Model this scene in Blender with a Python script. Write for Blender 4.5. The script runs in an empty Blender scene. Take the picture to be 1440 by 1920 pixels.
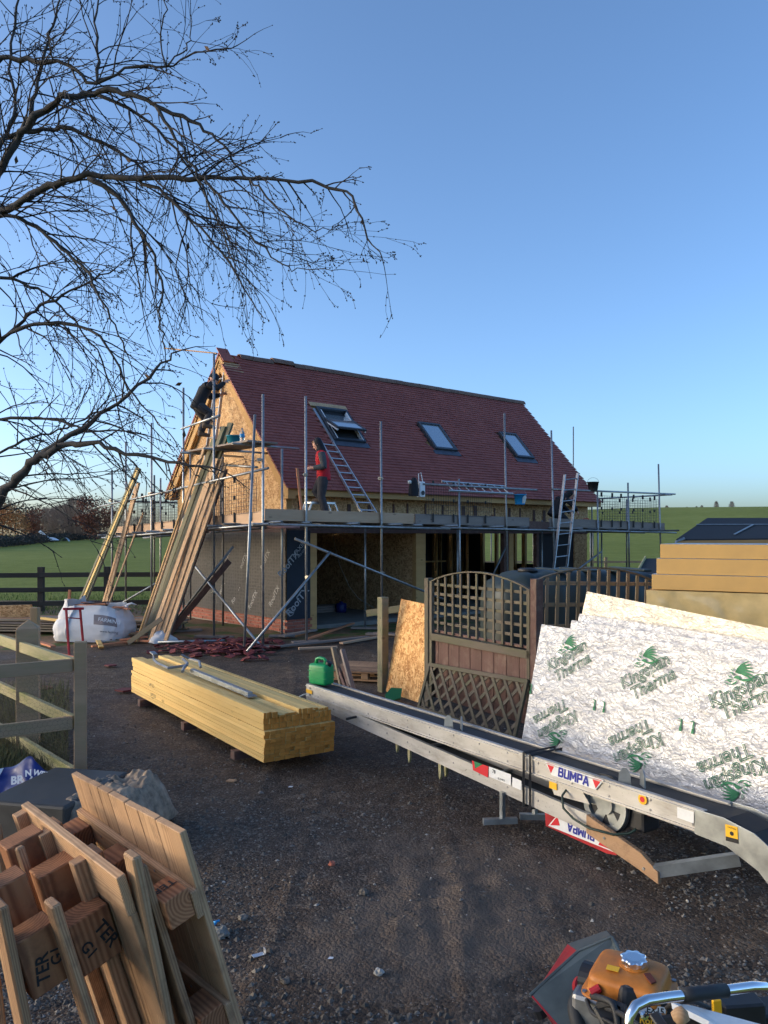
import bpy, math, random
from mathutils import Vector, Matrix, noise
V = Vector
R = math.radians
rnd = random.Random(11)
sc = bpy.context.scene
# ---- camera (photograph is 1440 x 1920; focal length and horizon in its pixels)
F, H, HY = 1500.0, 2.1, 1003.0
cd = bpy.data.cameras.new('camera')
cam = bpy.data.objects.new('camera', cd)
sc.collection.objects.link(cam)
cam.location = (0, 0, H)
cam.rotation_euler = (R(90), 0, 0)
cd.sensor_fit = 'VERTICAL'
cd.sensor_height = 32.0
cd.sensor_width = 24.0
cd.lens = 32.0 * F / 1920.0
cd.shift_y = (HY - 960.0) / 1920.0
cd.clip_start = 0.05
cd.clip_end = 6000
sc.camera = cam
# ---- sky, low soft sun on the left behind the camera, exposure
SUN_EL, SUN_AZ = R(6.0), R(-90.0)          # azimuth clockwise from +Y
wd = bpy.data.worlds.new('World')
sc.world = wd
wd.use_nodes = True
wn = wd.node_tree
sky = wn.nodes.new('ShaderNodeTexSky')
sky.sky_type = 'NISHITA'
sky.sun_disc = False
sky.sun_elevation = SUN_EL
sky.sun_rotation = SUN_AZ
sky.altitude = 60
sky.air_density = 0.6
sky.dust_density = 2.2
sky.ozone_density = 2.25
wn.links.new(sky.outputs[0], wn.nodes['Background'].inputs[0])
wn.nodes['Background'].inputs[1].default_value = 0.15
sd = bpy.data.lights.new('sun', 'SUN')
sun = bpy.data.objects.new('sun', sd)
sc.collection.objects.link(sun)
sd.energy = 0.42
sd.angle = R(70)
sd.color = (1.0, 0.82, 0.62)
tosun = V((math.sin(SUN_AZ) * math.cos(SUN_EL), math.cos(SUN_AZ) * math.cos(SUN_EL), math.sin(SUN_EL)))
sun.rotation_euler = tosun.to_track_quat('Z', 'Y').to_euler()
sc.view_settings.view_transform = 'Standard'
sc.view_settings.look = 'None'
sc.view_settings.exposure = 1.8
sc.view_settings.gamma = 1.0
sc.view_settings.use_curve_mapping = False
sc.cycles.max_bounces = 6
sc.cycles.diffuse_bounces = 3
sc.cycles.glossy_bounces = 3
sc.cycles.transmission_bounces = 4
sc.cycles.transparent_max_bounces = 6
# ------------------------------------------------------------------ helpers
COL = sc.collection
WM = {}                                        # world matrix of every object built here


def S(r, g, b):
    f = lambda c: (c / 255 / 12.92) if c / 255 <= 0.04045 else ((c / 255 + 0.055) / 1.055) ** 2.4
    return (f(r), f(g), f(b), 1.0)


def P(px, py, Y):
    return V(((px - 720) / F * Y, Y, H - (py - HY) / F * Y))


def G(px, py, z=0.0):
    return P(px, py, F * (H - z) / (py - HY))


def onplane(px, py, p0, n):
    d = V(((px - 720) / F, 1.0, -(py - HY) / F))
    o = V((0, 0, H))
    return o + d * ((p0 - o).dot(n) / d.dot(n))


def frame(o, x, zhint=(0, 0, 1)):
    x = V(x).normalized()
    z = V(zhint)
    z = z - x * z.dot(x)
    if z.length < 1e-5:
        z = V((1, 0, 0)) - x * x.x
    z.normalize()
    y = z.cross(x)
    return Matrix(((x.x, y.x, z.x, o[0]), (x.y, y.y, z.y, o[1]), (x.z, y.z, z.z, o[2]), (0, 0, 0, 1)))


def T(x, y=0, z=0):
    return Matrix.Translation((x, y, z))


I4 = Matrix.Identity(4)


def put(o, parent=None, M=I4):
    COL.objects.link(o)
    if parent is not None:
        o.parent = parent
        o.matrix_parent_inverse = WM[parent].inverted()
    o.matrix_basis = M
    WM[o] = M.copy()
    return o


def tag(o, label, cat, group=None, kind=None):
    if label: o['label'] = label
    if cat: o['category'] = cat
    if group: o['group'] = group
    if kind: o['kind'] = kind
    return o


def thing(name, label, cat, M=I4, group=None):
    if isinstance(M, Vector): M = T(*M)
    e = bpy.data.objects.new(name, None)
    e.empty_display_size = 0.1
    put(e, None, M)
    return tag(e, label, cat, group)


def ob(name, me, m, parent=None, M=I4):
    o = bpy.data.objects.new(name, me)
    if m is not None and len(me.materials) == 0: me.materials.append(m)
    elif m is not None and me.materials[0] is not m:
        me2 = me.copy(); me2.materials.clear(); me2.materials.append(m); o.data = me2
    return put(o, parent, M)


class MB:
    def __init__(s):
        s.v = []; s.f = []; s.mi = []; s.cur = 0

    def add(s, vs, fs, M=None):
        b = len(s.v)
        s.v += [tuple(M @ V(p)) for p in vs] if M is not None else [tuple(p) for p in vs]
        s.f += [tuple(i + b for i in f) for f in fs]
        s.mi += [s.cur] * len(fs)
        return s

    def box(s, c, d, M=None):
        x, y, z = c; a, b, h = d[0] / 2, d[1] / 2, d[2] / 2
        vs = [(x + i * a, y + j * b, z + k * h) for i in (-1, 1) for j in (-1, 1) for k in (-1, 1)]
        return s.add(vs, [(0, 1, 3, 2), (4, 6, 7, 5), (0, 4, 5, 1), (2, 3, 7, 6), (0, 2, 6, 4), (1, 5, 7, 3)], M)

    def beam(s, p0, p1, w, t, up=(0, 0, 1)):
        p0, p1 = V(p0), V(p1)
        return s.box((0, 0, 0), ((p1 - p0).length, w, t), frame((p0 + p1) / 2, p1 - p0, up))

    def tube(s, pts, r, n=8, cap=True, close=False):
        pts = [V(p) for p in pts]; m = len(pts)
        rs = r if isinstance(r, (list, tuple)) else [r] * m
        vs = []; prev = None
        for i, p in enumerate(pts):
            if close: d = pts[(i + 1) % m] - pts[i - 1]
            else: d = pts[min(i + 1, m - 1)] - pts[max(i - 1, 0)]
            d.normalize()
            if prev is None:
                a = V((0, 0, 1)) if abs(d.z) < 0.9 else V((1, 0, 0))
                a = (a - d * a.dot(d)).normalized()
            else:
                a = prev - d * prev.dot(d)
                a = a.normalized() if a.length > 1e-6 else d.orthogonal().normalized()
            prev = a; b = d.cross(a)
            vs += [p + (a * math.cos(2 * math.pi * k / n) + b * math.sin(2 * math.pi * k / n)) * rs[i] for k in range(n)]
        fs = []
        for i in range(m if close else m - 1):
            j = (i + 1) % m
            fs += [(i * n + k, i * n + (k + 1) % n, j * n + (k + 1) % n, j * n + k) for k in range(n)]
        if cap and not close: fs += [tuple(range(n - 1, -1, -1)), tuple(range((m - 1) * n, m * n))]
        return s.add(vs, fs)

    def lathe(s, prof, n=16, M=None, cap=True):
        vs = [(r * math.cos(2 * math.pi * k / n), r * math.sin(2 * math.pi * k / n), z) for r, z in prof for k in range(n)]
        fs = [(i * n + k, i * n + (k + 1) % n, (i + 1) * n + (k + 1) % n, (i + 1) * n + k) for i in range(len(prof) - 1) for k in range(n)]
        if cap: fs += [tuple(range(n - 1, -1, -1)), tuple(range((len(prof) - 1) * n, len(prof) * n))]
        return s.add(vs, fs, M)

    def prism(s, poly, h0, h1, M=None):
        n = len(poly)
        vs = [(x, y, h0) for x, y in poly] + [(x, y, h1) for x, y in poly]
        fs = [tuple(range(n - 1, -1, -1)), tuple(range(n, 2 * n))] + [(k, (k + 1) % n, n + (k + 1) % n, n + k) for k in range(n)]
        return s.add(vs, fs, M)

    def grid(s, fn, nu, nv):
        vs = [fn(i / nu, j / nv) for j in range(nv + 1) for i in range(nu + 1)]
        w = nu + 1
        return s.add(vs, [(j * w + i, j * w + i + 1, (j + 1) * w + i + 1, (j + 1) * w + i) for j in range(nv) for i in range(nu)])

    def mesh(s, name, mats, smooth=False):
        me = bpy.data.meshes.new(name)
        me.from_pydata(s.v, [], s.f)
        for m in (mats if isinstance(mats, (list, tuple)) else [mats]): me.materials.append(m)
        if any(s.mi): me.polygons.foreach_set('material_index', s.mi)
        if smooth: me.polygons.foreach_set('use_smooth', [True] * len(s.f))
        me.update()
        return me

    def build(s, name, m, parent=None, M=None, smooth=False, bevel=0, seg=2, world=False):
        """world=True: vertices are world coordinates; they are re-based on the parent's frame."""
        if M is None: M = WM[parent] if (parent is not None and not world) else I4
        o = bpy.data.objects.new(name, s.mesh(name, m, smooth))
        put(o, parent, M)
        if bevel:
            b = o.modifiers.new('bevel', 'BEVEL'); b.width = bevel; b.segments = seg; b.limit_method = 'ANGLE'; b.angle_limit = R(40)
        return o


_cb = {}


def cbox(L, w, t, c=0.003):
    """chamfered box mesh, X along its length, centred"""
    k = (round(L, 3), round(w, 3), round(t, 3), c)
    if k in _cb: return _cb[k].copy()
    c = min(c, w * .3, t * .3)
    a, b, h = L / 2, w / 2, t / 2
    vs = []; idx = {}
    for i in (-1, 1):
        for j in (-1, 1):
            for q in (-1, 1):
                idx[i, j, q] = len(vs)
                vs += [(i * a, j * (b - c), q * (h - c)), (i * (a - c), j * b, q * (h - c)), (i * (a - c), j * (b - c), q * h)]
    fs = []
    for ax in range(3):
        for sg in (-1, 1):
            o = [(-1, -1), (1, -1), (1, 1), (-1, 1)]
            f = []
            for p, q in o:
                key = [0, 0, 0]; key[ax] = sg; key[(ax + 1) % 3] = p; key[(ax + 2) % 3] = q
                f.append(idx[tuple(key)] + ax)
            fs.append(tuple(f) if sg > 0 else tuple(f[::-1]))
    for ax in range(3):
        b1, b2 = (ax + 1) % 3, (ax + 2) % 3
        for p in (-1, 1):
            for q in (-1, 1):
                k0 = [0, 0, 0]; k0[b1] = p; k0[b2] = q; k1 = list(k0); k0[ax] = -1; k1[ax] = 1
                A, B = idx[tuple(k0)], idx[tuple(k1)]
                f = (A + b1, B + b1, B + b2, A + b2)
                fs.append(f if p * q > 0 else f[::-1])
    for (i, j, q), b0 in idx.items():
        f = (b0, b0 + 1, b0 + 2)
        fs.append(f if i * j * q > 0 else f[::-1])
    me = bpy.data.meshes.new('board')
    me.from_pydata(vs, [], fs); me.update()
    _cb[k] = me
    return me.copy()


_shared = {}


def plank(name, p0, p1, w, t, m, parent=None, up=(0, 0, 1), c=0.003):
    p0, p1 = V(p0), V(p1)
    L = (p1 - p0).length
    k = (round(L, 2), round(w, 3), round(t, 3), c, m.name)
    if k not in _shared:
        me = cbox(L, w, t, c); me.materials.append(m); _shared[k] = me
    o = bpy.data.objects.new(name, _shared[k])
    return put(o, parent, frame((p0 + p1) / 2, p1 - p0, up))


_pipes = {}


def pipe(name, p0, p1, m, parent=None, r=0.0245, n=10):
    """hollow-ended steel tube"""
    p0, p1 = V(p0), V(p1)
    L = (p1 - p0).length
    k = (round(L, 2), r, m.name)
    if k not in _pipes:
        b = MB(); ri = r * .8
        prof = [(ri, .06), (ri, 0), (r, 0), (r, L), (ri, L), (ri, L - .06)]
        b.lathe(prof, n, Matrix.Rotation(R(90), 4, 'Y') @ T(0, 0, -L / 2))
        _pipes[k] = b.mesh('pipe', m, False)
        for i, pl in enumerate(_pipes[k].polygons): pl.use_smooth = 2 * n <= i < 3 * n
    o = bpy.data.objects.new(name, _pipes[k])
    return put(o, parent, frame((p0 + p1) / 2, p1 - p0))


# ------------------------------------------------------------------ lettering (made while the scene is still empty)
_txt = {}


def text(s, size=1.0, bold=0.0, outline=0.0, shear=0.0, spacing=1.0):
    k = (s, size, bold, outline, shear, spacing)
    if k in _txt: return _txt[k]
    c = bpy.data.curves.new('t', 'FONT')
    c.body = s; c.size = size; c.align_x = 'CENTER'; c.align_y = 'CENTER'; c.shear = shear; c.space_character = spacing
    c.resolution_u = 3
    if outline:
        c.fill_mode = 'NONE'; c.bevel_depth = outline; c.bevel_resolution = 0
    else:
        c.offset = bold
    o = bpy.data.objects.new('t', c)
    COL.objects.link(o)
    bpy.context.view_layer.update()
    dg = bpy.context.evaluated_depsgraph_get()
    me = bpy.data.meshes.new_from_object(o.evaluated_get(dg))
    bpy.data.objects.remove(o)
    _txt[k] = me
    return me


for a in [('Kingspan', .12, 0, .0021), ('Therma', .12, 0, .0021), ('RoofTX', .26, .004, 0), ('R', .12, 0, 0),
          ('MAXIM', .1, 0, 0), ('PRO COS', .08, 0, 0), ('FARMING', .14, .001, 0), ('www.farming', .075, 0, 0), ('TER', .062, .0012, 0), ('G1', .055, .001, 0), ('WEST', .1, .004, 0), ('BR', .1, .004, 0), ('N', .1, .004, 0),
          ('& SO', .075, .002, 0), ('EX15', .022, .0006, 0), ('Robin', .026, .0006, 0), ('CAUTION', .011, .0002, 0), ('UFP 5L3', .03, 0, 0), ('78', .035, .001, 0), ('BUMPA', .022, 0, 0)]:
    text(*a)


def letter(name, me, o, xd, n, m, parent):
    return ob(name, me, m, parent, frame(o, xd, n))


# ------------------------------------------------------------------ materials
def new(name):
    m = bpy.data.materials.new(name); m.use_nodes = True
    return m, m.node_tree, m.node_tree.nodes['Principled BSDF']


def nd(nt, t, ins={}, **pr):
    n = nt.nodes.new('ShaderNode' + t)
    for k, v in pr.items(): setattr(n, k, v)
    for k, v in ins.items():
        s = n.inputs[k]
        if isinstance(v, bpy.types.NodeSocket): nt.links.new(v, s)
        else: s.default_value = v
    return n


def mth(nt, op, a, b=0.0, c=0.0):
    return nd(nt, 'Math', {0: a, 1: b, 2: c}, operation=op).outputs[0]


def rmp(nt, f, stops, ip='LINEAR'):
    r = nd(nt, 'ValToRGB', {0: f}); r.color_ramp.interpolation = ip
    e = r.color_ramp.elements
    while len(e) < len(stops): e.new(0.5)
    for x, (p, c) in zip(e, stops):
        x.position = p; x.color = c if len(c) == 4 else (*c, 1)
    return r.outputs[0]


def mix(nt, f, a, b, mode='MIX'):
    n = nd(nt, 'Mix', data_type='RGBA', blend_type=mode)
    for i, v in ((0, f), (6, a), (7, b)):
        if isinstance(v, bpy.types.NodeSocket): nt.links.new(v, n.inputs[i])
        else: n.inputs[i].default_value = v
    return n.outputs[2]


def vscale(nt, vec, s):
    return nd(nt, 'Mapping', {0: vec, 3: s}).outputs[0]


def tc(nt):
    return nd(nt, 'TexCoord').outputs['Object']


def ns(nt, vec, scale, detail=3, rough=.5, dist=0.0):
    return nd(nt, 'TexNoise', {'Vector': vec, 'Scale': scale, 'Detail': detail, 'Roughness': rough, 'Distortion': dist}).outputs[0]


def bump(nt, b, h, strength=.3, dist=.01):
    n = nd(nt, 'Bump', {'Strength': strength, 'Distance': dist, 'Height': h})
    nt.links.new(n.outputs[0], b.inputs['Normal'])
    return n


def vary(nt, col, amt=.25):
    """brightness varies from object to object and from loose piece to loose piece"""
    oi = nd(nt, 'ObjectInfo').outputs['Random']
    isl = nd(nt, 'NewGeometry').outputs['Random Per Island']
    w = nd(nt, 'TexWhiteNoise', {'Vector': nd(nt, 'CombineXYZ', {0: oi, 1: isl}).outputs[0]}).outputs[0]
    k = mth(nt, 'MULTIPLY_ADD', w, 2 * amt, 1 - amt)
    return nd(nt, 'VectorMath', {0: col, 1: nd(nt, 'CombineXYZ', {0: k, 1: k, 2: k}).outputs[0]}, operation='MULTIPLY').outputs[0]


def plain(name, c, rough=.6, metal=0.0, nscale=0, namt=.2, bmp=0.0, var=0.0, spec=.5, coat=0.0):
    m, nt, b = new(name)
    b.inputs['Roughness'].default_value = rough
    b.inputs['Metallic'].default_value = metal
    b.inputs['Specular IOR Level'].default_value = spec
    b.inputs['Coat Weight'].default_value = coat
    col = None
    if nscale:
        f = ns(nt, tc(nt), nscale, 5, .6)
        lo = tuple(x * (1 - namt) for x in c[:3]) + (1,); hi = tuple(min(1, x * (1 + namt)) for x in c[:3]) + (1,)
        col = rmp(nt, f, [(.3, lo), (.7, hi)])
        if bmp: bump(nt, b, f, bmp, .005)
        nt.links.new(rmp(nt, f, [(.2, (rough * .8,) * 3), (.8, (min(1, rough * 1.25),) * 3)]), b.inputs['Roughness'])
    if var:
        if col is None: col = nd(nt, 'RGB').outputs[0]; col.default_value = c
        col = vary(nt, col, var)
    if col is None: b.inputs['Base Color'].default_value = c
    else: nt.links.new(col, b.inputs['Base Color'])
    return m


def wood(name, c1, c2, ring=55, grain=1.0, rough=.75, var=.15, green=None, knots=True, dirt=None, end=None):
    """solid timber: growth rings round an offset pith along local X, so ends show rings and sides show grain"""
    m, nt, b = new(name)
    o = tc(nt)
    rv = nd(nt, 'ObjectInfo').outputs['Random']
    off = nd(nt, 'CombineXYZ', {0: mth(nt, 'MULTIPLY', rv, 13.0), 1: mth(nt, 'MULTIPLY_ADD', rv, .11, -.02), 2: mth(nt, 'MULTIPLY_ADD', mth(nt, 'FRACT', mth(nt, 'MULTIPLY', rv, 7.31)), .1, .02)}).outputs[0]
    p = nd(nt, 'VectorMath', {0: o, 1: off}, operation='ADD').outputs[0]
    ps = vscale(nt, p, (.16, 1, 1))
    wv = nd(nt, 'TexWave', {'Vector': ps, 'Scale': ring, 'Distortion': 7.0, 'Detail': 3.0, 'Detail Scale': .35, 'Detail Roughness': .5}, wave_type='RINGS', rings_direction='X').outputs[1]
    fine = ns(nt, vscale(nt, p, (6, 130, 130)), 1.0, 3, .6)
    big = ns(nt, vscale(nt, p, (1.2, 7, 7)), 1.0, 3, .55)
    f = mth(nt, 'ADD', mth(nt, 'MULTIPLY', wv, .42 * grain), mth(nt, 'ADD', mth(nt, 'MULTIPLY', fine, .28), mth(nt, 'MULTIPLY', big, .5)))
    col = rmp(nt, f, [(.25, c1), (.85, c2)])
    if knots:
        vk = nd(nt, 'TexVoronoi', {'Vector': vscale(nt, p, (2.2, 6, 6)), 'Scale': 1.0, 'Randomness': 1.0}).outputs[0]
        k = rmp(nt, vk, [(.0, (1, 1, 1)), (.07, (1, 1, 1)), (.13, (0, 0, 0))])
        col = mix(nt, mth(nt, 'MULTIPLY', k, .6), col, tuple(x * .42 for x in c1[:3]) + (1,))
    if green:
        g = ns(nt, vscale(nt, p, (2, 9, 9)), 1.0, 4, .6)
        col = mix(nt, rmp(nt, g, [(.42, (0, 0, 0)), (.68, (.8, .8, .8))]), col, green)
    if dirt:
        g = ns(nt, p, 9.0, 5, .65)
        col = mix(nt, rmp(nt, g, [(.5, (0, 0, 0)), (.75, (.7, .7, .7))]), col, dirt)
    if end:      # sawn, stained end grain
        nx = mth(nt, 'ABSOLUTE', nd(nt, 'SeparateXYZ', {0: nd(nt, 'TexCoord').outputs['Normal']}).outputs[0])
        col = mix(nt, mth(nt, 'GREATER_THAN', nx, .4), col, mix(nt, f, tuple(x * .7 for x in end[:3]) + (1,), end))
    nt.links.new(vary(nt, col, var), b.inputs['Base Color'])
    b.inputs['Roughness'].default_value = rough
    b.inputs['Specular IOR Level'].default_value = .25
    bump(nt, b, mth(nt, 'ADD', mth(nt, 'MULTIPLY', fine, .7), mth(nt, 'MULTIPLY', wv, .3)), .35, .002)
    return m


def osbmat(name, c1, c2, c3, sc_=1.0):
    m, nt, b = new(name)
    o = tc(nt)
    d = nd(nt, 'VectorMath', {0: o, 1: nd(nt, 'TexNoise', {'Vector': o, 'Scale': 6.0}).outputs[1]}, operation='MULTIPLY_ADD')
    vals = []
    for i, (s, rot) in enumerate([((9, 9, 30), .5), ((30, 9, 9), 1.1), ((14, 26, 14), 2.3)]):
        mp = nd(nt, 'Mapping', {0: o, 2: (rot, rot * 1.7, rot * .6), 3: tuple(x * sc_ for x in s)})
        v = nd(nt, 'TexVoronoi', {'Vector': mp.outputs[0], 'Scale': 1.6, 'Randomness': 1.0})
        vals.append(nd(nt, 'SeparateColor', {0: v.outputs[1]}).outputs[0])
        if i == 2: sel = nd(nt, 'SeparateColor', {0: v.outputs[1]}).outputs[1]
    a = nd(nt, 'Mix', {0: mth(nt, 'GREATER_THAN', sel, .5), 2: vals[0], 3: vals[1]}).outputs[0]
    f = mth(nt, 'ADD', mth(nt, 'MULTIPLY', a, .7), mth(nt, 'MULTIPLY', vals[2], .3))
    f = mth(nt, 'ADD', f, mth(nt, 'MULTIPLY', ns(nt, o, 1.3, 3), .35))
    col = rmp(nt, f, [(.2, c1), (.6, c2), (1.0, c3)])
    nt.links.new(vary(nt, col, .06), b.inputs['Base Color'])
    b.inputs['Roughness'].default_value = .8
    b.inputs['Specular IOR Level'].default_value = .2
    bump(nt, b, f, .35, .003)
    return m


M = {}
M['pine'] = wood('fresh_pine', S(176, 138, 102), S(208, 174, 136), 45, .6, dirt=S(140, 112, 88))
M['batten'] = wood('treated_yellow_batten', S(200, 158, 90), S(234, 204, 138), 40, .7, var=.15, end=S(216, 142, 64))
M['oldwood'] = wood('weathered_grey_timber', S(108, 94, 80), S(154, 138, 116), 60, .8, green=S(122, 112, 86))
M['fencewood'] = wood('weathered_fence_post', S(146, 116, 92), S(186, 156, 124), 50, .9, green=S(150, 132, 98))
M['paleold'] = wood('pale_weathered_rail', S(150, 140, 104), S(190, 180, 140), 60, .6, green=S(128, 132, 78), knots=False)
M['greenpine'] = wood('green_treated_timber', S(104, 98, 80), S(142, 132, 106), 50, .6, green=S(104, 108, 80))
M['darkwood'] = wood('dark_fence_timber', S(46, 44, 42), S(72, 68, 64), 60, .6)
M['trellis'] = wood('grey_trellis_timber', S(74, 66, 58), S(112, 102, 88), 60, .8, green=S(90, 88, 66))
M['brownwood'] = wood('brown_stained_timber', S(84, 62, 56), S(116, 88, 80), 60, .7, dirt=S(130, 112, 98))
M['redwood'] = wood('reddish_pallet_block', S(120, 74, 50), S(170, 118, 82), 26, 1.1, var=.25, dirt=S(88, 60, 46))
M['pallet'] = wood('pallet_board', S(150, 114, 84), S(196, 160, 124), 50, .8, var=.14, dirt=S(112, 88, 70))
M['roughpallet'] = wood('rough_sawn_pallet_slat', S(126, 92, 68), S(186, 148, 112), 60, .8, var=.25, dirt=S(80, 62, 54))
M['greyboard'] = wood('grey_scaffold_board', S(116, 104, 98), S(158, 144, 134), 50, .6)
M['scaffboard'] = wood('scaffold_toe_board', S(174, 140, 112), S(206, 174, 144), 50, .5, var=.1)
M['pinkbat'] = wood('pink_batten', S(190, 120, 84), S(220, 152, 112), 60, .4, knots=False)
M['frame'] = wood('framing_timber', S(168, 128, 80), S(206, 166, 112), 50, .7, var=.12)
M['osb'] = osbmat('osb', S(146, 106, 70), S(192, 150, 106), S(222, 186, 140))
M['osbnear'] = osbmat('osb_near', S(150, 98, 54), S(204, 150, 94), S(236, 192, 132), 1.2)
M['tube'] = plain('galvanised_tube', (.33, .34, .35, 1), .42, .75, 14, .25, .05, var=.2)
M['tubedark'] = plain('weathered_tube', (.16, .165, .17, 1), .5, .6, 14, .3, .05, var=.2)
M['tubepaint'] = plain('pink_painted_tube', S(150, 110, 104), .6, .1, 9, .3)
M['coupler'] = plain('coupler_steel', (.36, .34, .30, 1), .5, .8, 30, .35)
M['alu'] = plain('aluminium', (.62, .63, .65, 1), .38, .85, 12, .12, .03)


def railmat():
    m, nt, b = new('mill_finish_rail')
    o = tc(nt)
    st = ns(nt, vscale(nt, o, (2.0, 30, 9)), 1.0, 5, .65)
    sp = ns(nt, o, 45, 4, .7)
    gr = ns(nt, vscale(nt, o, (1.5, 4, 6)), 1.0, 5, .7)
    col = rmp(nt, st, [(.3, (.42, .40, .37)), (.7, (.58, .56, .53))])
    col = mix(nt, rmp(nt, sp, [(.62, (0, 0, 0)), (.72, (.8, .8, .8))]), col, S(92, 82, 70))
    col = mix(nt, rmp(nt, gr, [(.52, (0, 0, 0)), (.75, (.7, .7, .7))]), col, S(128, 116, 100))
    nt.links.new(col, b.inputs['Base Color'])
    nt.links.new(rmp(nt, gr, [(.3, (.38, .38, .38)), (.7, (.75, .75, .75))]), b.inputs['Roughness'])
    b.inputs['Metallic'].default_value = .5
    bump(nt, b, mth(nt, 'ADD', st, sp), .15, .004)
    return m


M['alurail'] = railmat()
M['galv'] = plain('galvanised_sheet', (.36, .38, .38, 1), .4, .7, 9, .25, .03)
M['steel'] = plain('dull_steel', (.30, .30, .31, 1), .45, .8, 16, .25, .05)
M['chrome'] = plain('polished_chrome', (.8, .8, .82, 1), .14, 1.0)
M['black'] = plain('black_plastic', (.018, .018, .02, 1), .5, 0, 20, .3)
M['rubber'] = plain('black_rubber_belt', (.022, .022, .024, 1), .62, 0, 12, .35, .08)
M['felt'] = plain('black_roof_felt', (.028, .03, .034, 1), .85, 0, 40, .3, .2)
M['red'] = plain('red_paint', S(168, 26, 34), .5, 0, 12, .2)
M['redfab'] = plain('red_fabric', S(190, 24, 40), .85, 0, 20, .2, .2)
M['greyfab'] = plain('charcoal_fabric', S(72, 74, 78), .9, 0, 20, .25, .3)
M['trousers'] = plain('dark_work_trousers', S(56, 54, 58), .9, 0, 14, .35, .4)
M['blackfab'] = plain('black_fabric', S(28, 29, 36), .9, 0, 18, .3, .3)
M['skin'] = plain('skin', S(205, 150, 126), .55, 0, 30, .08)
M['hair'] = plain('fair_hair', S(150, 108, 72), .7, 0, 60, .3)
M['boot'] = plain('brown_boot_leather', S(104, 82, 62), .7, 0, 20, .3)
M['green'] = plain('green_jerrycan_plastic', S(20, 150, 84), .42, 0, 6, .10, .02)
M['tank'] = plain('dark_green_tank_plastic', S(32, 44, 44), .5, 0, 5, .2, .02)
M['blueb'] = plain('blue_bucket_plastic', S(20, 140, 200), .5, 0, 8, .1)
M['teal'] = plain('teal_bucket_plastic', S(16, 120, 140), .5, 0, 8, .1)
M['whiteb'] = plain('white_plastic', S(224, 226, 228), .5, 0, 10, .06)
M['dirtywhite'] = plain('dried_plaster', S(206, 206, 200), .9, 0, 20, .2)
M['bag'] = plain('white_woven_bag', S(214, 212, 212), .75, 0, 5, .08, .25)
M['bagband'] = plain('grey_printed_band', S(132, 122, 122), .75)
M['ink'] = plain('black_print', (.012, .012, .014, 1), .7)
M['whiteink'] = plain('white_print', (.75, .75, .76, 1), .7)
M['greyink'] = plain('pale_grey_print', (.36, .37, .39, 1), .8)
M['dimink'] = plain('dim_grey_print', (.30, .29, .28, 1), .8)
M['greenink'] = plain('green_print', S(28, 118, 74), .6)
M['blueink'] = plain('blue_print', S(28, 38, 140), .5)
M['redink'] = plain('red_print', S(206, 30, 44), .5)
M['yellowink'] = plain('yellow_sticker', S(240, 180, 30), .5)
M['paper'] = plain('white_sticker', S(222, 222, 220), .5, 0, 40, .06)
M['pir'] = plain('yellow_insulation_foam', S(206, 164, 100), .85, 0, 3, .08, .1, var=.03)
M['wrapped'] = plain('film_wrapped_foam', S(206, 178, 122), .35, 0, 6, .14, .35, coat=.6)
M['mortar'] = plain('mortar', S(150, 140, 128), .95, 0, 30, .2, .3)
M['brick'] = plain('red_brick', S(160, 92, 72), .9, 0, 26, .25, .3, var=.22)
M['concrete'] = plain('concrete_slab', S(120, 118, 112), .9, 0, 4, .2, .2)
M['interior'] = plain('dark_membrane_and_painted_shade', (.02, .022, .028, 1), .8, 0, 5, .3)  # membrane; also paints the shade of the ceiling and the open roof window
M['ridge'] = plain('ridge_tile', S(118, 92, 80), .85, 0, 20, .25, .2, var=.15)
M['winframe'] = plain('grey_window_frame', S(66, 72, 80), .4, .3)
M['sash'] = plain('white_sash', S(226, 226, 228), .45)
M['lead'] = plain('lead_flashing', S(84, 88, 100), .6, .3, 12, .2)
M['tank_orange'] = plain('orange_fuel_tank', S(186, 112, 40), .5, 0, 14, .28, .12)
M['rust'] = plain('rust_stain', S(96, 44, 30), .8)
M['skip'] = plain('grey_worn_skip_steel', S(84, 92, 92), .55, .4, 7, .35, .1)
M['mudred'] = plain('broken_red_tile', S(112, 48, 48), .9, 0, 18, .25, .2, var=.3)
M['bluesheet'] = plain('blue_plastic_sheet', S(20, 42, 110), .45, 0, 5, .15)
M['darkslab'] = plain('dark_wet_slab', S(60, 57, 54), .55, 0, 7, .35, .2)
M['wire'] = plain('rusty_wire', S(70, 66, 62), .6, .6)
M['guard'] = plain('dark_mesh_guard', (.03, .032, .035, 1), .55, .3)
M['cable'] = plain('grey_cable', S(120, 120, 110), .6)
M['dkgreencable'] = plain('dark_green_hose', S(24, 48, 40), .5)
M['greenglass'] = plain('green_plastic_scrap', S(34, 110, 66), .4)
M['stone'] = plain('stone', (.125, .108, .09, 1), .9, 0, 30, .4, .3, var=.6)
M['chip'] = plain('pale_chip', (.30, .28, .25, 1), .9, var=.4)


def glassmat(name, c, rough=.05):
    m, nt, b = new(name)
    b.inputs['Base Color'].default_value = c
    b.inputs['Roughness'].default_value = rough
    b.inputs['Specular IOR Level'].default_value = .9
    b.inputs['Coat Weight'].default_value = 1.0
    return m


M['glass'] = glassmat('window_glass', (.42, .46, .50, 1))
M['glass'].node_tree.nodes['Principled BSDF'].inputs['Metallic'].default_value = .55
m_, nt_, b_ = new('clear_plastic'); b_.inputs['Transmission Weight'].default_value = .85; b_.inputs['Roughness'].default_value = .1; b_.inputs['Base Color'].default_value = (.85, .9, .92, 1)
M['clear'] = m_


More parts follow.
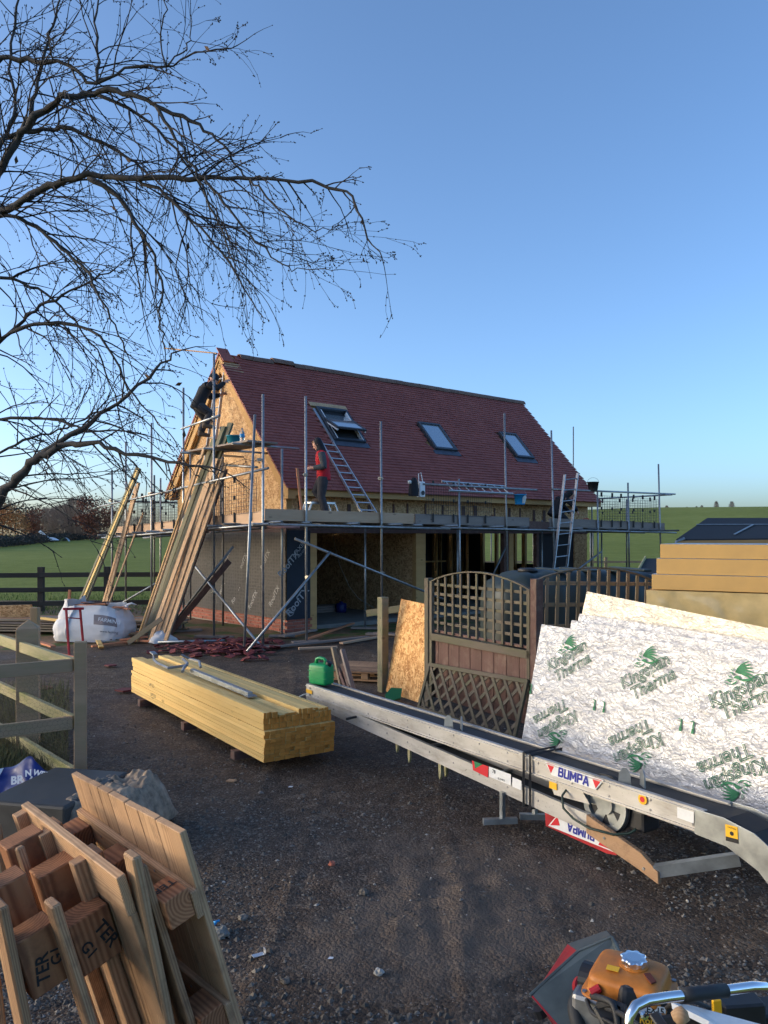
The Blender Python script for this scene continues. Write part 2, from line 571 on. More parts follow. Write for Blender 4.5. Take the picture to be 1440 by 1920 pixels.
def tilemat():
    m, nt, b = new('clay_roof_tile')
    o = tc(nt)
    f = ns(nt, o, 26, 4, .65)
    g = ns(nt, o, 1.1, 3, .6)
    col = rmp(nt, mth(nt, 'ADD', mth(nt, 'MULTIPLY', f, .5), mth(nt, 'MULTIPLY', g, .5)), [(.32, S(134, 70, 62)), (.55, S(150, 82, 72)), (.75, S(164, 98, 86))])
    nt.links.new(vary(nt, col, .09), b.inputs['Base Color'])
    b.inputs['Roughness'].default_value = .65
    b.inputs['Specular IOR Level'].default_value = .35
    bump(nt, b, f, .3, .003)
    return m


M['tile'] = tilemat()


def foilmat(name, tint, strength):
    m, nt, b = new(name)
    o = tc(nt)
    w = nd(nt, 'VectorMath', {0: o, 1: nd(nt, 'VectorMath', {0: nd(nt, 'TexNoise', {'Vector': o, 'Scale': 7.0, 'Detail': 3.0}).outputs[1], 1: (.12, .12, .12)}, operation='MULTIPLY').outputs[0]}, operation='ADD').outputs[0]
    ws = vscale(nt, w, (1.0, 2.3, 1.6))
    v1 = nd(nt, 'TexVoronoi', {'Vector': ws, 'Scale': 6.0, 'Randomness': 1.0}, feature='DISTANCE_TO_EDGE').outputs[0]
    v2 = nd(nt, 'TexVoronoi', {'Vector': ws, 'Scale': 24.0, 'Randomness': 1.0}, feature='DISTANCE_TO_EDGE').outputs[0]
    n1 = ns(nt, ws, 16, 5, .62, 1.0)
    h = mth(nt, 'ADD', mth(nt, 'MULTIPLY', rmp(nt, v1, [(0, (0, 0, 0)), (.03, (1, 1, 1))]), .13), mth(nt, 'ADD', mth(nt, 'MULTIPLY', rmp(nt, v2, [(0, (0, 0, 0)), (.05, (1, 1, 1))]), .08), mth(nt, 'MULTIPLY', n1, .9)))
    n4 = ns(nt, vscale(nt, w, (1.0, 3.0, 1.0)), 5.0, 4, .6, .8)
    h = mth(nt, 'ADD', h, mth(nt, 'MULTIPLY', n4, 1.3))
    b.inputs['Base Color'].default_value = tint
    b.inputs['Metallic'].default_value = .85
    b.inputs['Roughness'].default_value = .36
    bump(nt, b, h, strength, .012)
    return m


M['foil'] = foilmat('wrinkled_foil', (.41, .41, .425, 1), .75)
M['warmlitfoil'] = foilmat('foil_painted_warm_reflection', (.47, .425, .355, 1), .6)  # warm reflected light put into the foil colour


def membrane(name, c, mesh):
    m, nt, b = new(name)
    o = tc(nt)
    f = ns(nt, o, 5, 4, .6)
    col = rmp(nt, f, [(.3, tuple(x * .75 for x in c[:3])), (.7, tuple(x * 1.25 for x in c[:3]))])
    h = f
    if mesh:
        s1 = nd(nt, 'TexVoronoi', {'Vector': vscale(nt, o, (.01, 9, 13)), 'Scale': 1.0, 'Randomness': .3}).outputs[0]
        col = mix(nt, rmp(nt, s1, [(.22, (0, 0, 0)), (.5, (.9, .9, .9))]), col, tuple(x * 2.4 for x in c[:3]) + (1,))
        h = mth(nt, 'ADD', f, s1)
    nt.links.new(col, b.inputs['Base Color'])
    b.inputs['Roughness'].default_value = .7
    bump(nt, b, h, .5, .01)
    return m


M['meshwrap'] = membrane('mesh_over_membrane', S(40, 37, 36), True)
M['membrane'] = membrane('navy_membrane', S(26, 34, 48), False)


def yardmat():
    m, nt, b = new('dark_gravel_yard')
    o = tc(nt)
    n1 = ns(nt, o, .55, 5, .6)
    n2 = ns(nt, o, 5.0, 6, .65)
    v = nd(nt, 'TexVoronoi', {'Vector': o, 'Scale': 55.0, 'Randomness': 1.0})
    v2 = nd(nt, 'TexVoronoi', {'Vector': o, 'Scale': 130.0, 'Randomness': 1.0})
    cell = nd(nt, 'SeparateColor', {0: v.outputs[1]}).outputs[0]
    cell2 = nd(nt, 'SeparateColor', {0: v2.outputs[1]}).outputs[1]
    base = rmp(nt, mth(nt, 'ADD', mth(nt, 'MULTIPLY', n1, .6), mth(nt, 'MULTIPLY', n2, .4)), [(.34, S(60, 48, 39)), (.52, S(82, 66, 53)), (.66, S(114, 95, 77))])
    pale = mth(nt, 'MULTIPLY', rmp(nt, cell, [(.62, (0, 0, 0)), (.95, (1, 1, 1))]), rmp(nt, n2, [(.36, (.05, .05, .05)), (.6, (.8, .8, .8))]))
    col = mix(nt, pale, base, S(120, 106, 92))
    col = mix(nt, rmp(nt, cell, [(.0, (.7, .7, .7)), (.3, (0, 0, 0))]), col, S(34, 29, 26))
    pale2 = rmp(nt, cell2, [(.965, (0, 0, 0)), (.995, (.7, .7, .7))])
    col = mix(nt, pale2, col, S(150, 146, 140))
    sx = nd(nt, 'SeparateXYZ', {0: o})
    md = nd(nt, 'VectorMath', {0: nd(nt, 'VectorMath', {0: o, 1: (1, 1, 0)}, operation='MULTIPLY').outputs[0], 1: (.55, 4.6, 0)}, operation='DISTANCE').outputs['Value']
    mf = mth(nt, 'ADD', mth(nt, 'MULTIPLY', md, -.55), mth(nt, 'MULTIPLY', ns(nt, o, 1.7, 5, .65), 1.6))
    col = mix(nt, rmp(nt, mf, [(.18, (0, 0, 0)), (.5, (.85, .85, .85))]), col, mix(nt, n2, S(84, 72, 62), S(118, 102, 88)))
    far = mth(nt, 'ADD', mth(nt, 'MULTIPLY_ADD', sx.outputs[1], .2, -3.25), mth(nt, 'MULTIPLY', sx.outputs[0], -.06))
    straw = mix(nt, ns(nt, o, 9, 5, .7), S(80, 62, 46), S(150, 122, 92))
    straw = mix(nt, rmp(nt, ns(nt, o, 1.2, 4), [(.5, (0, 0, 0)), (.58, (1, 1, 1))]), straw, S(78, 92, 44))
    col = mix(nt, rmp(nt, mth(nt, 'ADD', far, mth(nt, 'MULTIPLY', n1, .5)), [(.3, (0, 0, 0)), (.5, (1, 1, 1))]), col, straw)
    nt.links.new(col, b.inputs['Base Color'])
    nt.links.new(rmp(nt, n1, [(.35, (.6, .6, .6)), (.6, (.95, .95, .95))]), b.inputs['Roughness'])
    b.inputs['Specular IOR Level'].default_value = .3
    n3 = ns(nt, o, 22.0, 4, .7)
    h = mth(nt, 'ADD', mth(nt, 'ADD', mth(nt, 'MULTIPLY', n3, .9), mth(nt, 'MULTIPLY', v.outputs[0], -.5)), mth(nt, 'ADD', mth(nt, 'MULTIPLY', v2.outputs[0], -.2), mth(nt, 'MULTIPLY', n2, .8)))
    bump(nt, b, h, .75, .025)
    return m


M['yard'] = yardmat()


def fieldmat():
    m, nt, b = new('winter_grass_field')
    o = tc(nt)
    n0 = ns(nt, o, .035, 4, .6)
    n1 = ns(nt, o, .6, 5, .65)
    n2 = ns(nt, vscale(nt, o, (9, 4, 4)), 1.0, 5, .7)
    f = mth(nt, 'ADD', mth(nt, 'MULTIPLY', n0, .3), mth(nt, 'ADD', mth(nt, 'MULTIPLY', n1, .3), mth(nt, 'MULTIPLY', n2, .4)))
    col = rmp(nt, f, [(.34, S(96, 104, 46)), (.5, S(118, 126, 58)), (.64, S(142, 148, 80))])
    nt.links.new(col, b.inputs['Base Color'])
    b.inputs['Roughness'].default_value = .95
    b.inputs['Specular IOR Level'].default_value = .1
    bump(nt, b, n2, .8, .08)
    return m


M['field'] = fieldmat()
M['bark'] = plain('dark_bark', S(58, 55, 54), .9, 0, 40, .55, .8)
M['twig'] = plain('dark_twigs', S(40, 34, 34), .85)
M['hedge'] = plain('dark_hedge_leaves', S(60, 56, 50), .9, 0, .8, .35, var=.3)
M['brownleaf'] = plain('brown_leaves', S(122, 74, 52), .9, var=.35)
M['orangeleaf'] = plain('orange_leaves', S(160, 112, 66), .9, var=.3)
M['greytwig'] = plain('grey_bare_twigs', S(128, 112, 104), .9, var=.3)
M['dryleaf'] = plain('dry_leaf', S(84, 62, 44), .8)
# ------------------------------------------------------------------ the ground
def yard_z(x, y):
    a = noise.noise(V((x * .35, y * .35, 0))) * .03 + noise.noise(V((x * 1.3, y * 1.3, 5))) * .012
    b = noise.noise(V((x * 5, y * 5, 9))) * .006 + noise.noise(V((x * 13, y * 13, 3))) * .004
    d = math.hypot(x - 0.45, y - 4.7)                       # churned mud in the middle of the yard
    m = max(0, 1 - d / 1.3)
    c = m * (abs(noise.noise(V((x * 3.2, y * 3.2, 1)))) * .055 + noise.noise(V((x * 9, y * 9, 7))) * .02)
    ru = 0
    for k in (-.75, .75):
        q = abs(x - (-.55 + k + .16 * y - .012 * y * y + .05 * noise.noise(V((y * .6, k, 4)))))
        if q < .2: ru -= .022 * (1 - (q / .2) ** 2) * (.5 + noise.noise(V((x, y * .5, 8))))
        elif q < .32: ru += .008 * (1 - abs(q - .26) / .06)
    return a * min(1, y / 6) + b + c + ru - .025


b = MB()
NR, NC = 430, 330
ys = [1.0 * (26.0 / 1.0) ** (j / NR) for j in range(NR + 1)]
vs = []
for y in ys:
    for i in range(NC + 1):
        t = (i / NC - .5) * 2
        x = t * (.62 + .5 * abs(t) ** 3) * (y + .8)
        vs.append((x, y, yard_z(x, y)))
w_ = NC + 1
b.add(vs, [(j * w_ + i, j * w_ + i + 1, (j + 1) * w_ + i + 1, (j + 1) * w_ + i) for j in range(NR) for i in range(NC)])
o = b.build('yard_ground', M['yard'], smooth=True)
tag(o, 'dark muddy gravel yard in front of the unfinished house', None, kind='structure')


def sstep(a, b_, x):
    t = max(0, min(1, (x - a) / (b_ - a)))
    return t * t * (3 - 2 * t)


def field_z(x, y):
    r = math.hypot(x, y)
    px = 720 + F * x / max(y, .3) if y > .3 else (3000 if x > 0 else -3000)
    k = sstep(250, 1250, px)
    crest = (H + 46 / F * 300) * k + 1.6 * (1 - k)
    z = crest * sstep(35, 300, r) * (1 if r < 300 else 1 + 0 * r) + noise.noise(V((x * .02, y * .02, 2))) * .25 * sstep(25, 80, r)
    z -= max(0, r - 310) * .006 * k
    return z - .08


b = MB()
NR, NA = 150, 240
vs = []
for j in range(NR + 1):
    r = 16.0 * (3000 / 16.0) ** (j / NR)
    for i in range(NA + 1):
        a = R(-75 + 150 * i / NA)
        x, y = r * math.sin(a), r * math.cos(a)
        vs.append((x, y, field_z(x, y)))
w_ = NA + 1
b.add(vs, [(j * w_ + i, j * w_ + i + 1, (j + 1) * w_ + i + 1, (j + 1) * w_ + i) for j in range(NR) for i in range(NA)])
b.add([(-60, -30, -.2), (60, -30, -.2), (60, 30, -.2), (-60, 30, -.2)], [(0, 1, 2, 3)])
o = b.build('field', M['field'], smooth=True)
tag(o, 'green winter field rising to a low hill on the right', None, kind='structure')

# ------------------------------------------------------------------ the house
C0 = V((-2.10, 17.3, 0)); D1 = V((.765, .644, 0)); D2 = V((-.644, .765, 0))
HM = Matrix(((D1.x, D2.x, 0, C0.x), (D1.y, D2.y, 0, C0.y), (0, 0, 1, 0), (0, 0, 0, 1)))


def hw(u, v, z=0.0):
    return HM @ V((u, v, z))


house = thing('timber_house', 'unfinished timber framed house with red tiled roof inside scaffolding', 'house', HM)
EV, EZ, RV, RZ, LV, LZ = -.4, 3.1, 2.7, 6.48, 5.7, 3.15
U0, U1, WU1, WV1 = -.2, 11.0, 10.85, 5.3
SL = math.hypot(RV - EV, RZ - EZ)
sdir = V((0, RV - EV, RZ - EZ)) / SL
snor = V((0, -(RZ - EZ), RV - EV)) / SL


def roof_uv(px, py):
    n = (HM.to_3x3() @ snor)
    q = HM.inverted() @ onplane(px, py, hw(0, EV, EZ), n)
    return q.x, (q - V((0, EV, EZ))).dot(sdir)


def rp(u, s, h=0.0):
    return V((u, EV, EZ)) + sdir * s + snor * h


# roof deck (both slopes) under the tiles
def slab(pts, off, t):
    """pts: quad in local coordinates, extruded by t along -off"""
    return [V(p) for p in pts] + [V(p) - V(off) * t for p in pts]


QF = [(0, 1, 2, 3), (7, 6, 5, 4), (0, 4, 5, 1), (1, 5, 6, 2), (2, 6, 7, 3), (3, 7, 4, 0)]
rb = MB()
rb.add(slab([rp(U0 + .06, .0, -.02), rp(U1 - .05, .0, -.02), rp(U1 - .05, SL - .03, -.02), rp(U0 + .06, SL - .03, -.02)], snor, .10), QF)
roof = rb.build('roof', M['frame'], house)
ln = math.hypot(LV - RV, RZ - LZ); ldir = V((0, LV - RV, LZ - RZ)) / ln; lnor = V((0, RZ - LZ, LV - RV)) / ln
rr = MB()
rr.add(slab([V((U0, RV, RZ)), V((U1, RV, RZ)), V((U1, RV, RZ)) + ldir * ln, V((U0, RV, RZ)) + ldir * ln], lnor, .05), [tuple(reversed(f)) for f in QF])
rr.build('rear_roof_slope', M['tile'], house)
rr = MB()
rr.add(slab([V((U0 + .02, RV, RZ - .07)), V((U1 - .02, RV, RZ - .07)), V((U1 - .02, RV, RZ - .07)) + ldir * ln, V((U0 + .02, RV, RZ - .07)) + ldir * ln], lnor, .06), [tuple(reversed(f)) for f in QF])
rr.build('rear_roof_boarding', M['frame'], house)
# rafters showing under the gable overhang, one pair at the verge and one inside
for uu in (U0 + .07, -.06):
    for (pv, pz, dd, nn_, L_) in ((RV, RZ, -sdir, snor, SL), (RV, RZ, ldir, lnor, ln)):
        p0 = V((uu, pv, pz)) - nn_ * .22 + dd * .12; p1 = p0 + dd * (L_ - .2)
        plank('rafter', HM @ p0, HM @ p1, .045, .16, M['frame'], house, HM.to_3x3() @ nn_)
# windows of the roof
wins = [[(589, 766), (649, 774), (682, 833), (626, 828)], [(778, 795), (820, 799), (856, 849), (817, 845)], [(931, 813), (963, 817), (1002, 864), (968, 859)]]
WR = []
for q in wins:
    a = [roof_uv(*p) for p in q]
    WR.append((min(a[0][0], a[3][0]) * .5 + max(a[0][0], a[3][0]) * .5, (a[1][0] + a[2][0]) / 2, (a[2][1] + a[3][1]) / 2, (a[0][1] + a[1][1]) / 2))
# tiles: every course laid, the ones nearest the gable as single pieces
tw, tl, gauge = .165, .19, .1
tm = cbox(tw - .003, tl, .022, .003); tm.materials.append(M['tile'])
rest = MB(); cand = []
ncourse = int(SL / gauge)
for k in range(ncourse):
    s0 = k * gauge - .045
    off = (tw / 2) * (k % 2)
    n = int((U1 - U0) / tw) + 1
    for i in range(-1 if k % 2 else 0, n):
        uc = U0 + off + i * tw + rnd.uniform(-.0025, .0025)
        if uc > U1 - tw * .4: continue
        if any(w[0] - .10 < uc < w[1] + .10 and w[2] - .14 < s0 + .1 < w[3] + .12 for w in WR): continue
        if k >= ncourse - 4 and uc < U0 + .34: continue
        half = i < 0
        if half: uc = U0 - tw / 4 + .001
        mtx = Matrix.Translation(rp(uc, s0 + tl / 2, .010 + rnd.uniform(-.003, .003))) @ Matrix(((1, 0, 0, 0), (0, sdir.y, snor.y, 0), (0, sdir.z, snor.z, 0), (0, 0, 0, 1))) @ Matrix.Rotation(R(-9 + rnd.uniform(-.8, .8)), 4, 'X') @ Matrix.Rotation(R(rnd.uniform(-.9, .9)), 4, 'Z')
        wpt = HM @ mtx.translation
        cand.append((wpt.y + (50 if half else 0), mtx, half))
cand.sort(key=lambda t: t[0])
for d, mtx, half in cand[:295]:
    put(bpy.data.objects.new('tile', tm), roof, HM @ mtx)
for d, mtx, half in cand[295:]:
    a, c_, h_ = (tw - .003) / (4 if half else 2), tl / 2, .011
    rest.box((0, 0, 0), (a * 2, c_ * 2, h_ * 2), mtx)
o = rest.build('tiling', M['tile'], roof, HM); o['kind'] = 'stuff'
# ridge tiles
nrt = 34
for i in range(nrt):
    L_ = (U1 - U0 - .55) / nrt
    u = U0 + .55 + (i + .5) * L_
    mb = MB(); prof = []
    for k in range(9):
        a = R(-86 + 172 * k / 8)
        prof.append((.145 * math.sin(a), .145 * math.cos(a)))
    prof2 = [(x * .86, z * .86 - .004) for x, z in prof]
    poly = prof + prof2[::-1]
    mb.prism([(x, z) for x, z in poly], -L_ / 2 + .004, L_ / 2 - .004, Matrix(((0, 0, 1, 0), (1, 0, 0, 0), (0, 1, 0, 0), (0, 0, 0, 1))))
    up = .045 if i in (3, 4) else 0
    mb.build('ridge_tile', M['ridge'], roof, HM @ T(u, RV, RZ - .095 + up + rnd.uniform(-.004, .004)) @ Matrix.Rotation(R(rnd.uniform(-.3, .3)), 4, 'Y'))
# loose dark board capping the unfinished gable peak, and the batten ends below it
mb = MB(); mb.box((0, 0, 0), (.30, .50, .02))
mb.build('capping_board', M['tile'], house, HM @ Matrix.Translation(rp(U0 + .13, SL - .12, .05)) @ Matrix(((1, 0, 0, 0), (0, sdir.y, snor.y, 0), (0, sdir.z, snor.z, 0), (0, 0, 0, 1))))
for k in range(4):
    plank('batten', HM @ rp(U0 - .02, SL - .42 - k * .09, .02), HM @ rp(U0 + .42, SL - .42 - k * .09, .02), .04, .022, M['pine'], roof, HM.to_3x3() @ snor)
# long batten sticking out to the left of the peak
plank('batten', HM @ V((-.15, RV + .15, RZ + .02)), P(308, 653, 20.6), .05, .03, M['pine'], roof)
# verge edge of the tiles
plank('verge_board', HM @ rp(U0 + .03, .0, -.07), HM @ rp(U0 + .03, SL - .1, -.07), .02, .09, M['frame'], house, HM.to_3x3() @ snor)

# roof windows
for wi, (ua, ub, sa, sb) in enumerate(WR):
    uc, s_ = (ua + ub) / 2, (sa + sb) / 2
    w, h = ub - ua, sb - sa
    WMx = HM @ Matrix.Translation(rp(uc, s_, .0)) @ Matrix(((1, 0, 0, 0), (0, sdir.y, snor.y, 0), (0, sdir.z, snor.z, 0), (0, 0, 0, 1)))
    fr = MB()
    t = .07
    for c, d in (((-w / 2 + t / 2, 0, .045), (t, h, .11)), ((w / 2 - t / 2, 0, .045), (t, h, .11)), ((0, h / 2 - t / 2, .047), (w - 2 * t, t, .11)), ((0, -h / 2 + t / 2, .043), (w - 2 * t, t, .11))):
        fr.box(c, d)
    win = fr.build('roof_window', M['winframe'], house, WMx, bevel=.006)
    if wi == 0: win['label'] = 'roof window tilted open with white sash edges'
    fl = MB(); fl.box((0, -h / 2 - .075, .026), (w + .16, .17, .012)); fl.build('flashing', M['lead'], win, WMx)
    if wi > 0:
        g = MB(); g.box((0, 0, .06), (w - 2 * t, h - 2 * t, .02)); g.build('pane', M['glass'], win, WMx)
    else:
        g = MB(); g.box((0, 0, -.01), (w - 2 * t, h - 2 * t, .02)); g.build('opening_shade_sheet', M['interior'], win, WMx)  # black sheet standing in for the shade inside the open window
        for sx_ in (-1, 1):
            g = MB(); g.box((sx_ * (w / 2 - t - .012), -.05, .06), (.02, h * .86, .09)); g.build('inner_lining', M['sash'], win, WMx)
        SM = WMx @ T(0, h * .12, .09) @ Matrix.Rotation(R(-20), 4, 'X') @ T(0, -h * .05, 0)
        s = MB(); ws, hs, q = w - .05, h * .92, .065
        for c, d in (((-ws / 2 + q / 2, 0, 0), (q, hs, .05)), ((ws / 2 - q / 2, 0, 0), (q, hs, .05)), ((0, hs / 2 - q / 2, 0), (ws - 2 * q, q, .052)), ((0, -hs / 2 + q / 2, 0), (ws - 2 * q, q, .048))):
            s.box(c, d)
        sa_ = s.build('sash', M['winframe'], win, SM, bevel=.005)
        g = MB(); g.box((0, 0, .006), (ws - 2 * q, hs - 2 * q, .018)); g.build('pane', M['glass'], win, SM)
        g = MB()
        for sx_ in (-1, 1): g.box((sx_ * (ws / 2 - .03), 0, -.045), (.035, hs, .04))
        g.build('sash_lining', M['sash'], win, SM)
        g = MB(); g.box((.0, h / 2 + .14, .03), (w + .2, .14, .02)); g.build('timber_packer', M['pine'], win, WMx)
        g = MB(); g.box((-w / 2 - .06, -.05, .035), (.07, h * 1.0, .03)); g.build('flashing', M['alu'], win, WMx)


# gable wall of OSB sheets
def clip(poly, a, b_, c):
    out = []
    for i in range(len(poly)):
        p, q = poly[i - 1], poly[i]
        fp, fq = a * p[0] + b_ * p[1] - c, a * q[0] + b_ * q[1] - c
        if (fp < 0) != (fq < 0):
            t = fp / (fp - fq); out.append((p[0] + t * (q[0] - p[0]), p[1] + t * (q[1] - p[1])))
        if fq <= 0: out.append(q)
    return out


GW = [(0, 2.32), (WV1, 2.32), (WV1, 3.42), (2.7, 6.3), (0, 3.38)]
YZ = Matrix(((0, 0, 1, 0), (1, 0, 0, 0), (0, 1, 0, 0), (0, 0, 0, 1)))      # (v, z, u) -> house axes


def sheet(name, poly, u, t, m, parent=None, g=.003):
    mb = MB(); mb.prism(poly, u - t, u, YZ)
    return mb.build(name, m, parent or house, HM)


gw = MB(); gw.prism([(0, 2.30), (WV1, 2.30), (WV1, 3.40), (2.7, 6.28), (0, 3.36)], .0, .12, YZ)
gwall = gw.build('gable_wall', M['frame'], house, HM)
for zr in ((2.32, 4.72), (4.726, 6.4)):
    for k in range(5):
        v0 = .25 + (k - 1) * 1.2; v1 = v0 + 1.195
        p = clip(clip(clip(clip(GW, -1, 0, -max(v0, 0)), 1, 0, min(v1, WV1)), 0, -1, -zr[0]), 0, 1, zr[1])
        if len(p) >= 3: sheet('osb_panel', p, -.002 - .002 * ((k + int(zr[0])) % 2), .014, M['osb'], gwall)
plank('batten', hw(-.03, 1.3, 4.28), hw(-.03, 2.3, 4.30), .10, .04, M['pine'], gwall, (1, 0, 0))
# verge ladder strips fixed along the slope
for (a, c) in (((.02, 3.28), (2.62, 6.13)),):
    plank('verge_batten', hw(-.05, *a), hw(-.05, *c), .07, .03, M['frame'], gwall, D2)
# lower gable wall: mesh over membrane on a brick plinth
PZ = .28
lw = MB(); lw.box((.06, WV1 / 2, (PZ + 2.3) / 2), (.12, WV1, 2.3 - PZ)); lwall = lw.build('lower_gable_wall', M['frame'], house, HM)


def wrinkle(u0, nrm, w, z0, z1, amp, seed):
    mb = MB()
    def fn(s, t):
        d = amp * (noise.noise(V((s * w * 1.6, t * 3, seed))) + .6 * noise.noise(V((s * w * 4, t * 8, seed + 3)))) + .01 + amp * 1.4
        return (-d, s * w, z0 + t * (z1 - z0)) if nrm == 'u' else (u0 + s * w, -d, z0 + t * (z1 - z0))
    mb.grid(fn, 60 if nrm == 'u' else 16, 30)
    mb.f = [f[::-1] for f in mb.f] if nrm == 'u' else mb.f
    return mb


mw = wrinkle(0, 'u', WV1, PZ - .02, 2.16, .018, 1).build('mesh_wrapping', M['meshwrap'], lwall, HM, smooth=True)
plank('head_board', hw(-.02, -.02, 2.23), hw(-.02, WV1, 2.23), .15, .03, M['brownwood'], lwall, -D1)
# printed membrane texts, running up the wall
dn = -D1
xd = (-D2 * .62 + V((0, 0, .78)))
for (px, py, s) in ((424, 1050, .8), (455, 1055, .8), (497, 1050, .85), (442, 1115, .85), (474, 1125, .85), (514, 1118, .9), (415, 1105, .75)):
    p = onplane(px, py, hw(-.04, 0, 0), -D1)
    o = letter('lettering', text('RoofTX', .26, .004, 0), p, xd, dn, M['dimink'], lwall)
    o.matrix_basis = o.matrix_basis @ Matrix.Scale(s * .75, 4)
# front pier with navy membrane
fp = MB(); fp.box((.31, .062, (PZ + 2.3) / 2), (.60, .12, 2.3 - PZ)); pier = fp.build('front_pier', M['frame'], house, HM)
wrinkle(-.02, 'v', .62, PZ - .02, 2.2, .008, 4).build('navy_membrane', M['membrane'], pier, HM, smooth=True)
xd = (D1 * .68 + V((0, 0, .73)))
for (px, py, tx, sz, k) in ((558, 1128, 'RoofTX', .26, 1.0), (541, 1058, 'RoofTX', .26, .9), (561, 1029, 'MAXIM', .1, 1.6), (566, 1037, 'PRO COS', .08, .9), (545, 1147, 'R', .12, 1.0)):
    p = onplane(px, py, hw(0, -.035, 0), -D2)
    me = text(tx, sz, .004 if tx == 'RoofTX' else 0, 0)
    o = letter('lettering', me, p, xd if tx != 'R' else xd, -D2, M['greyink'], pier)
    o.matrix_basis = o.matrix_basis @ Matrix.Scale(k * .9, 4)
rg = MB(); rg.tube([(.085 * math.cos(a), .085 * math.sin(a), 0) for a in [2 * math.pi * k / 24 for k in range(24)]], .006, 4, close=True)
rg.build('logo_ring', M['greyink'], pier, frame(onplane(545, 1147, hw(0, -.035, 0), -D2), xd, -D2))
# brick plinth, laid brick by brick
pl = MB(); pl.box((.055, WV1 / 2 + .0, PZ / 2 - .05), (.10, WV1 - .02, PZ + .08)); pl.box((.31, .055, PZ / 2 - .05), (.58, .1, PZ + .078))
plinth = pl.build('plinth', M['mortar'], house, HM)
bm_ = cbox(.213, .1, .064, .003); bm_.materials.append(M['brick'])
hb = cbox(.1, .1, .064, .003); hb.materials.append(M['brick'])
for r in range(4):
    z = .032 + r * .0745 - .012
    for i in range(25):
        v = (i + .5) * .2245 - (.112 if r % 2 else 0)
        if v < .05 or v > WV1: continue
        put(bpy.data.objects.new('brick', bm_), plinth, HM @ T(.045 + rnd.uniform(-.003, .003), v + .05, z) @ Matrix.Rotation(R(90), 4, 'Z'))
    for i in range(3):
        u = .11 + i * .2245 + (.0 if r % 2 else -.06)
        if u > .56: continue
        put(bpy.data.objects.new('brick', bm_), plinth, HM @ T(u + .0, .045 + rnd.uniform(-.003, .003), z))
# front wall above the openings: OSB band with dark slots, head beam, fascia
hbm = MB(); hbm.box((WU1 / 2, .07, 2.22), (WU1, .14, .16)); hbm.build('head_beam', M['brownwood'], house, HM)
bd = MB(); bd.box((WU1 / 2, .08, 2.72), (WU1, .1, .80)); band = bd.build('eaves_wall', M['frame'], house, HM)
XZ = Matrix(((1, 0, 0, 0), (0, 0, -1, 0), (0, 1, 0, 0), (0, 0, 0, 1)))
for k in range(5):
    u0 = k * 2.2; u1 = min(u0 + 2.195, WU1)
    p = MB(); p.box(((u0 + u1) / 2, .022 - .002 * (k % 2), 2.70), (u1 - u0, .012, .78)); p.build('osb_panel', M['osb'], band, HM)
u = .35
while u < WU1 - .2:
    w = rnd.choice((.05, .09, .12))
    p = MB(); p.box((u, .006, 2.66 + rnd.uniform(-.03, .05)), (w, .02, .34)); p.build('notch_board', M['brownwood'], band, HM)
    u += rnd.choice((.45, .6, .6, .75))
fa = plank('fascia', hw(U0 + .05, EV + .06, 3.02), hw(U1, EV + .06, 3.02), .022, .16, M['frame'], house)
so = MB(); so.box(((U0 + U1) / 2, (EV + .06) / 2 + .02, 2.955), (U1 - U0 - .1, .36, .012)); so.build('soffit', M['frame'], house, HM)
plank('eaves_corner', hw(-.1, EV + .05, 2.98), hw(-.1, .02, 2.98), .2, .22, M['frame'], house)
# posts of the openings
for (ua, ub, m, d) in ((.62, .80, 'frame', .16), (3.80, 4.12, 'frame', .14), (7.05, 7.25, 'brownwood', .14), (7.26, 7.44, 'frame', .15), (8.45, 8.56, 'brownwood', .12)):
    mb = MB(); mb.box(((ua + ub) / 2, .09, 1.07), (ub - ua, d, 2.14)); mb.build('post', M[m], house, HM, bevel=.004)
mb = MB(); mb.box((10.87 - .35, .08, 1.07), (.62, .10, 2.14)); mb.build('corner_panel', M['osb'], house, HM)
mb = MB(); mb.box((9.40, .10, 1.07), (1.68, .06, 2.14)); mb.build('membrane_panel', M['interior'], house, HM)
# inside: floor slab, OSB partition, dark rear wall with studs and open bays
mb = MB(); mb.box((WU1 / 2, WV1 / 2 + .05, -.02), (WU1 - .3, WV1 - .3, .16)); mb.build('floor_slab', M['concrete'], house, HM)
mb = MB(); mb.box((3.95, WV1 / 2 + .1, 1.18), (.1, WV1 - .3, 2.2)); part = mb.build('partition', M['osb'], house, HM)
mb = MB(); mb.box((WU1 / 2, WV1 / 2, 2.36), (WU1 - .02, WV1 - .02, .06)); mb.build('ceiling', M['interior'], house, HM)  # near-black colour paints the ceiling as unlit
mb = MB(); mb.box((2.0, WV1 - .08, 1.15), (3.8, .1, 2.3)); mb.build('rear_wall', M['osb'], house, HM)


def u_at(px, v):
    t = (px - 720) / F; c = C0 + D2 * v
    return (t * c.y - c.x) / (D1.x - t * D1.y)


def v_at(px, u):
    t = (px - 720) / F; c = C0 + D1 * u
    return (t * c.y - c.x) / (D2.x - t * D2.y)


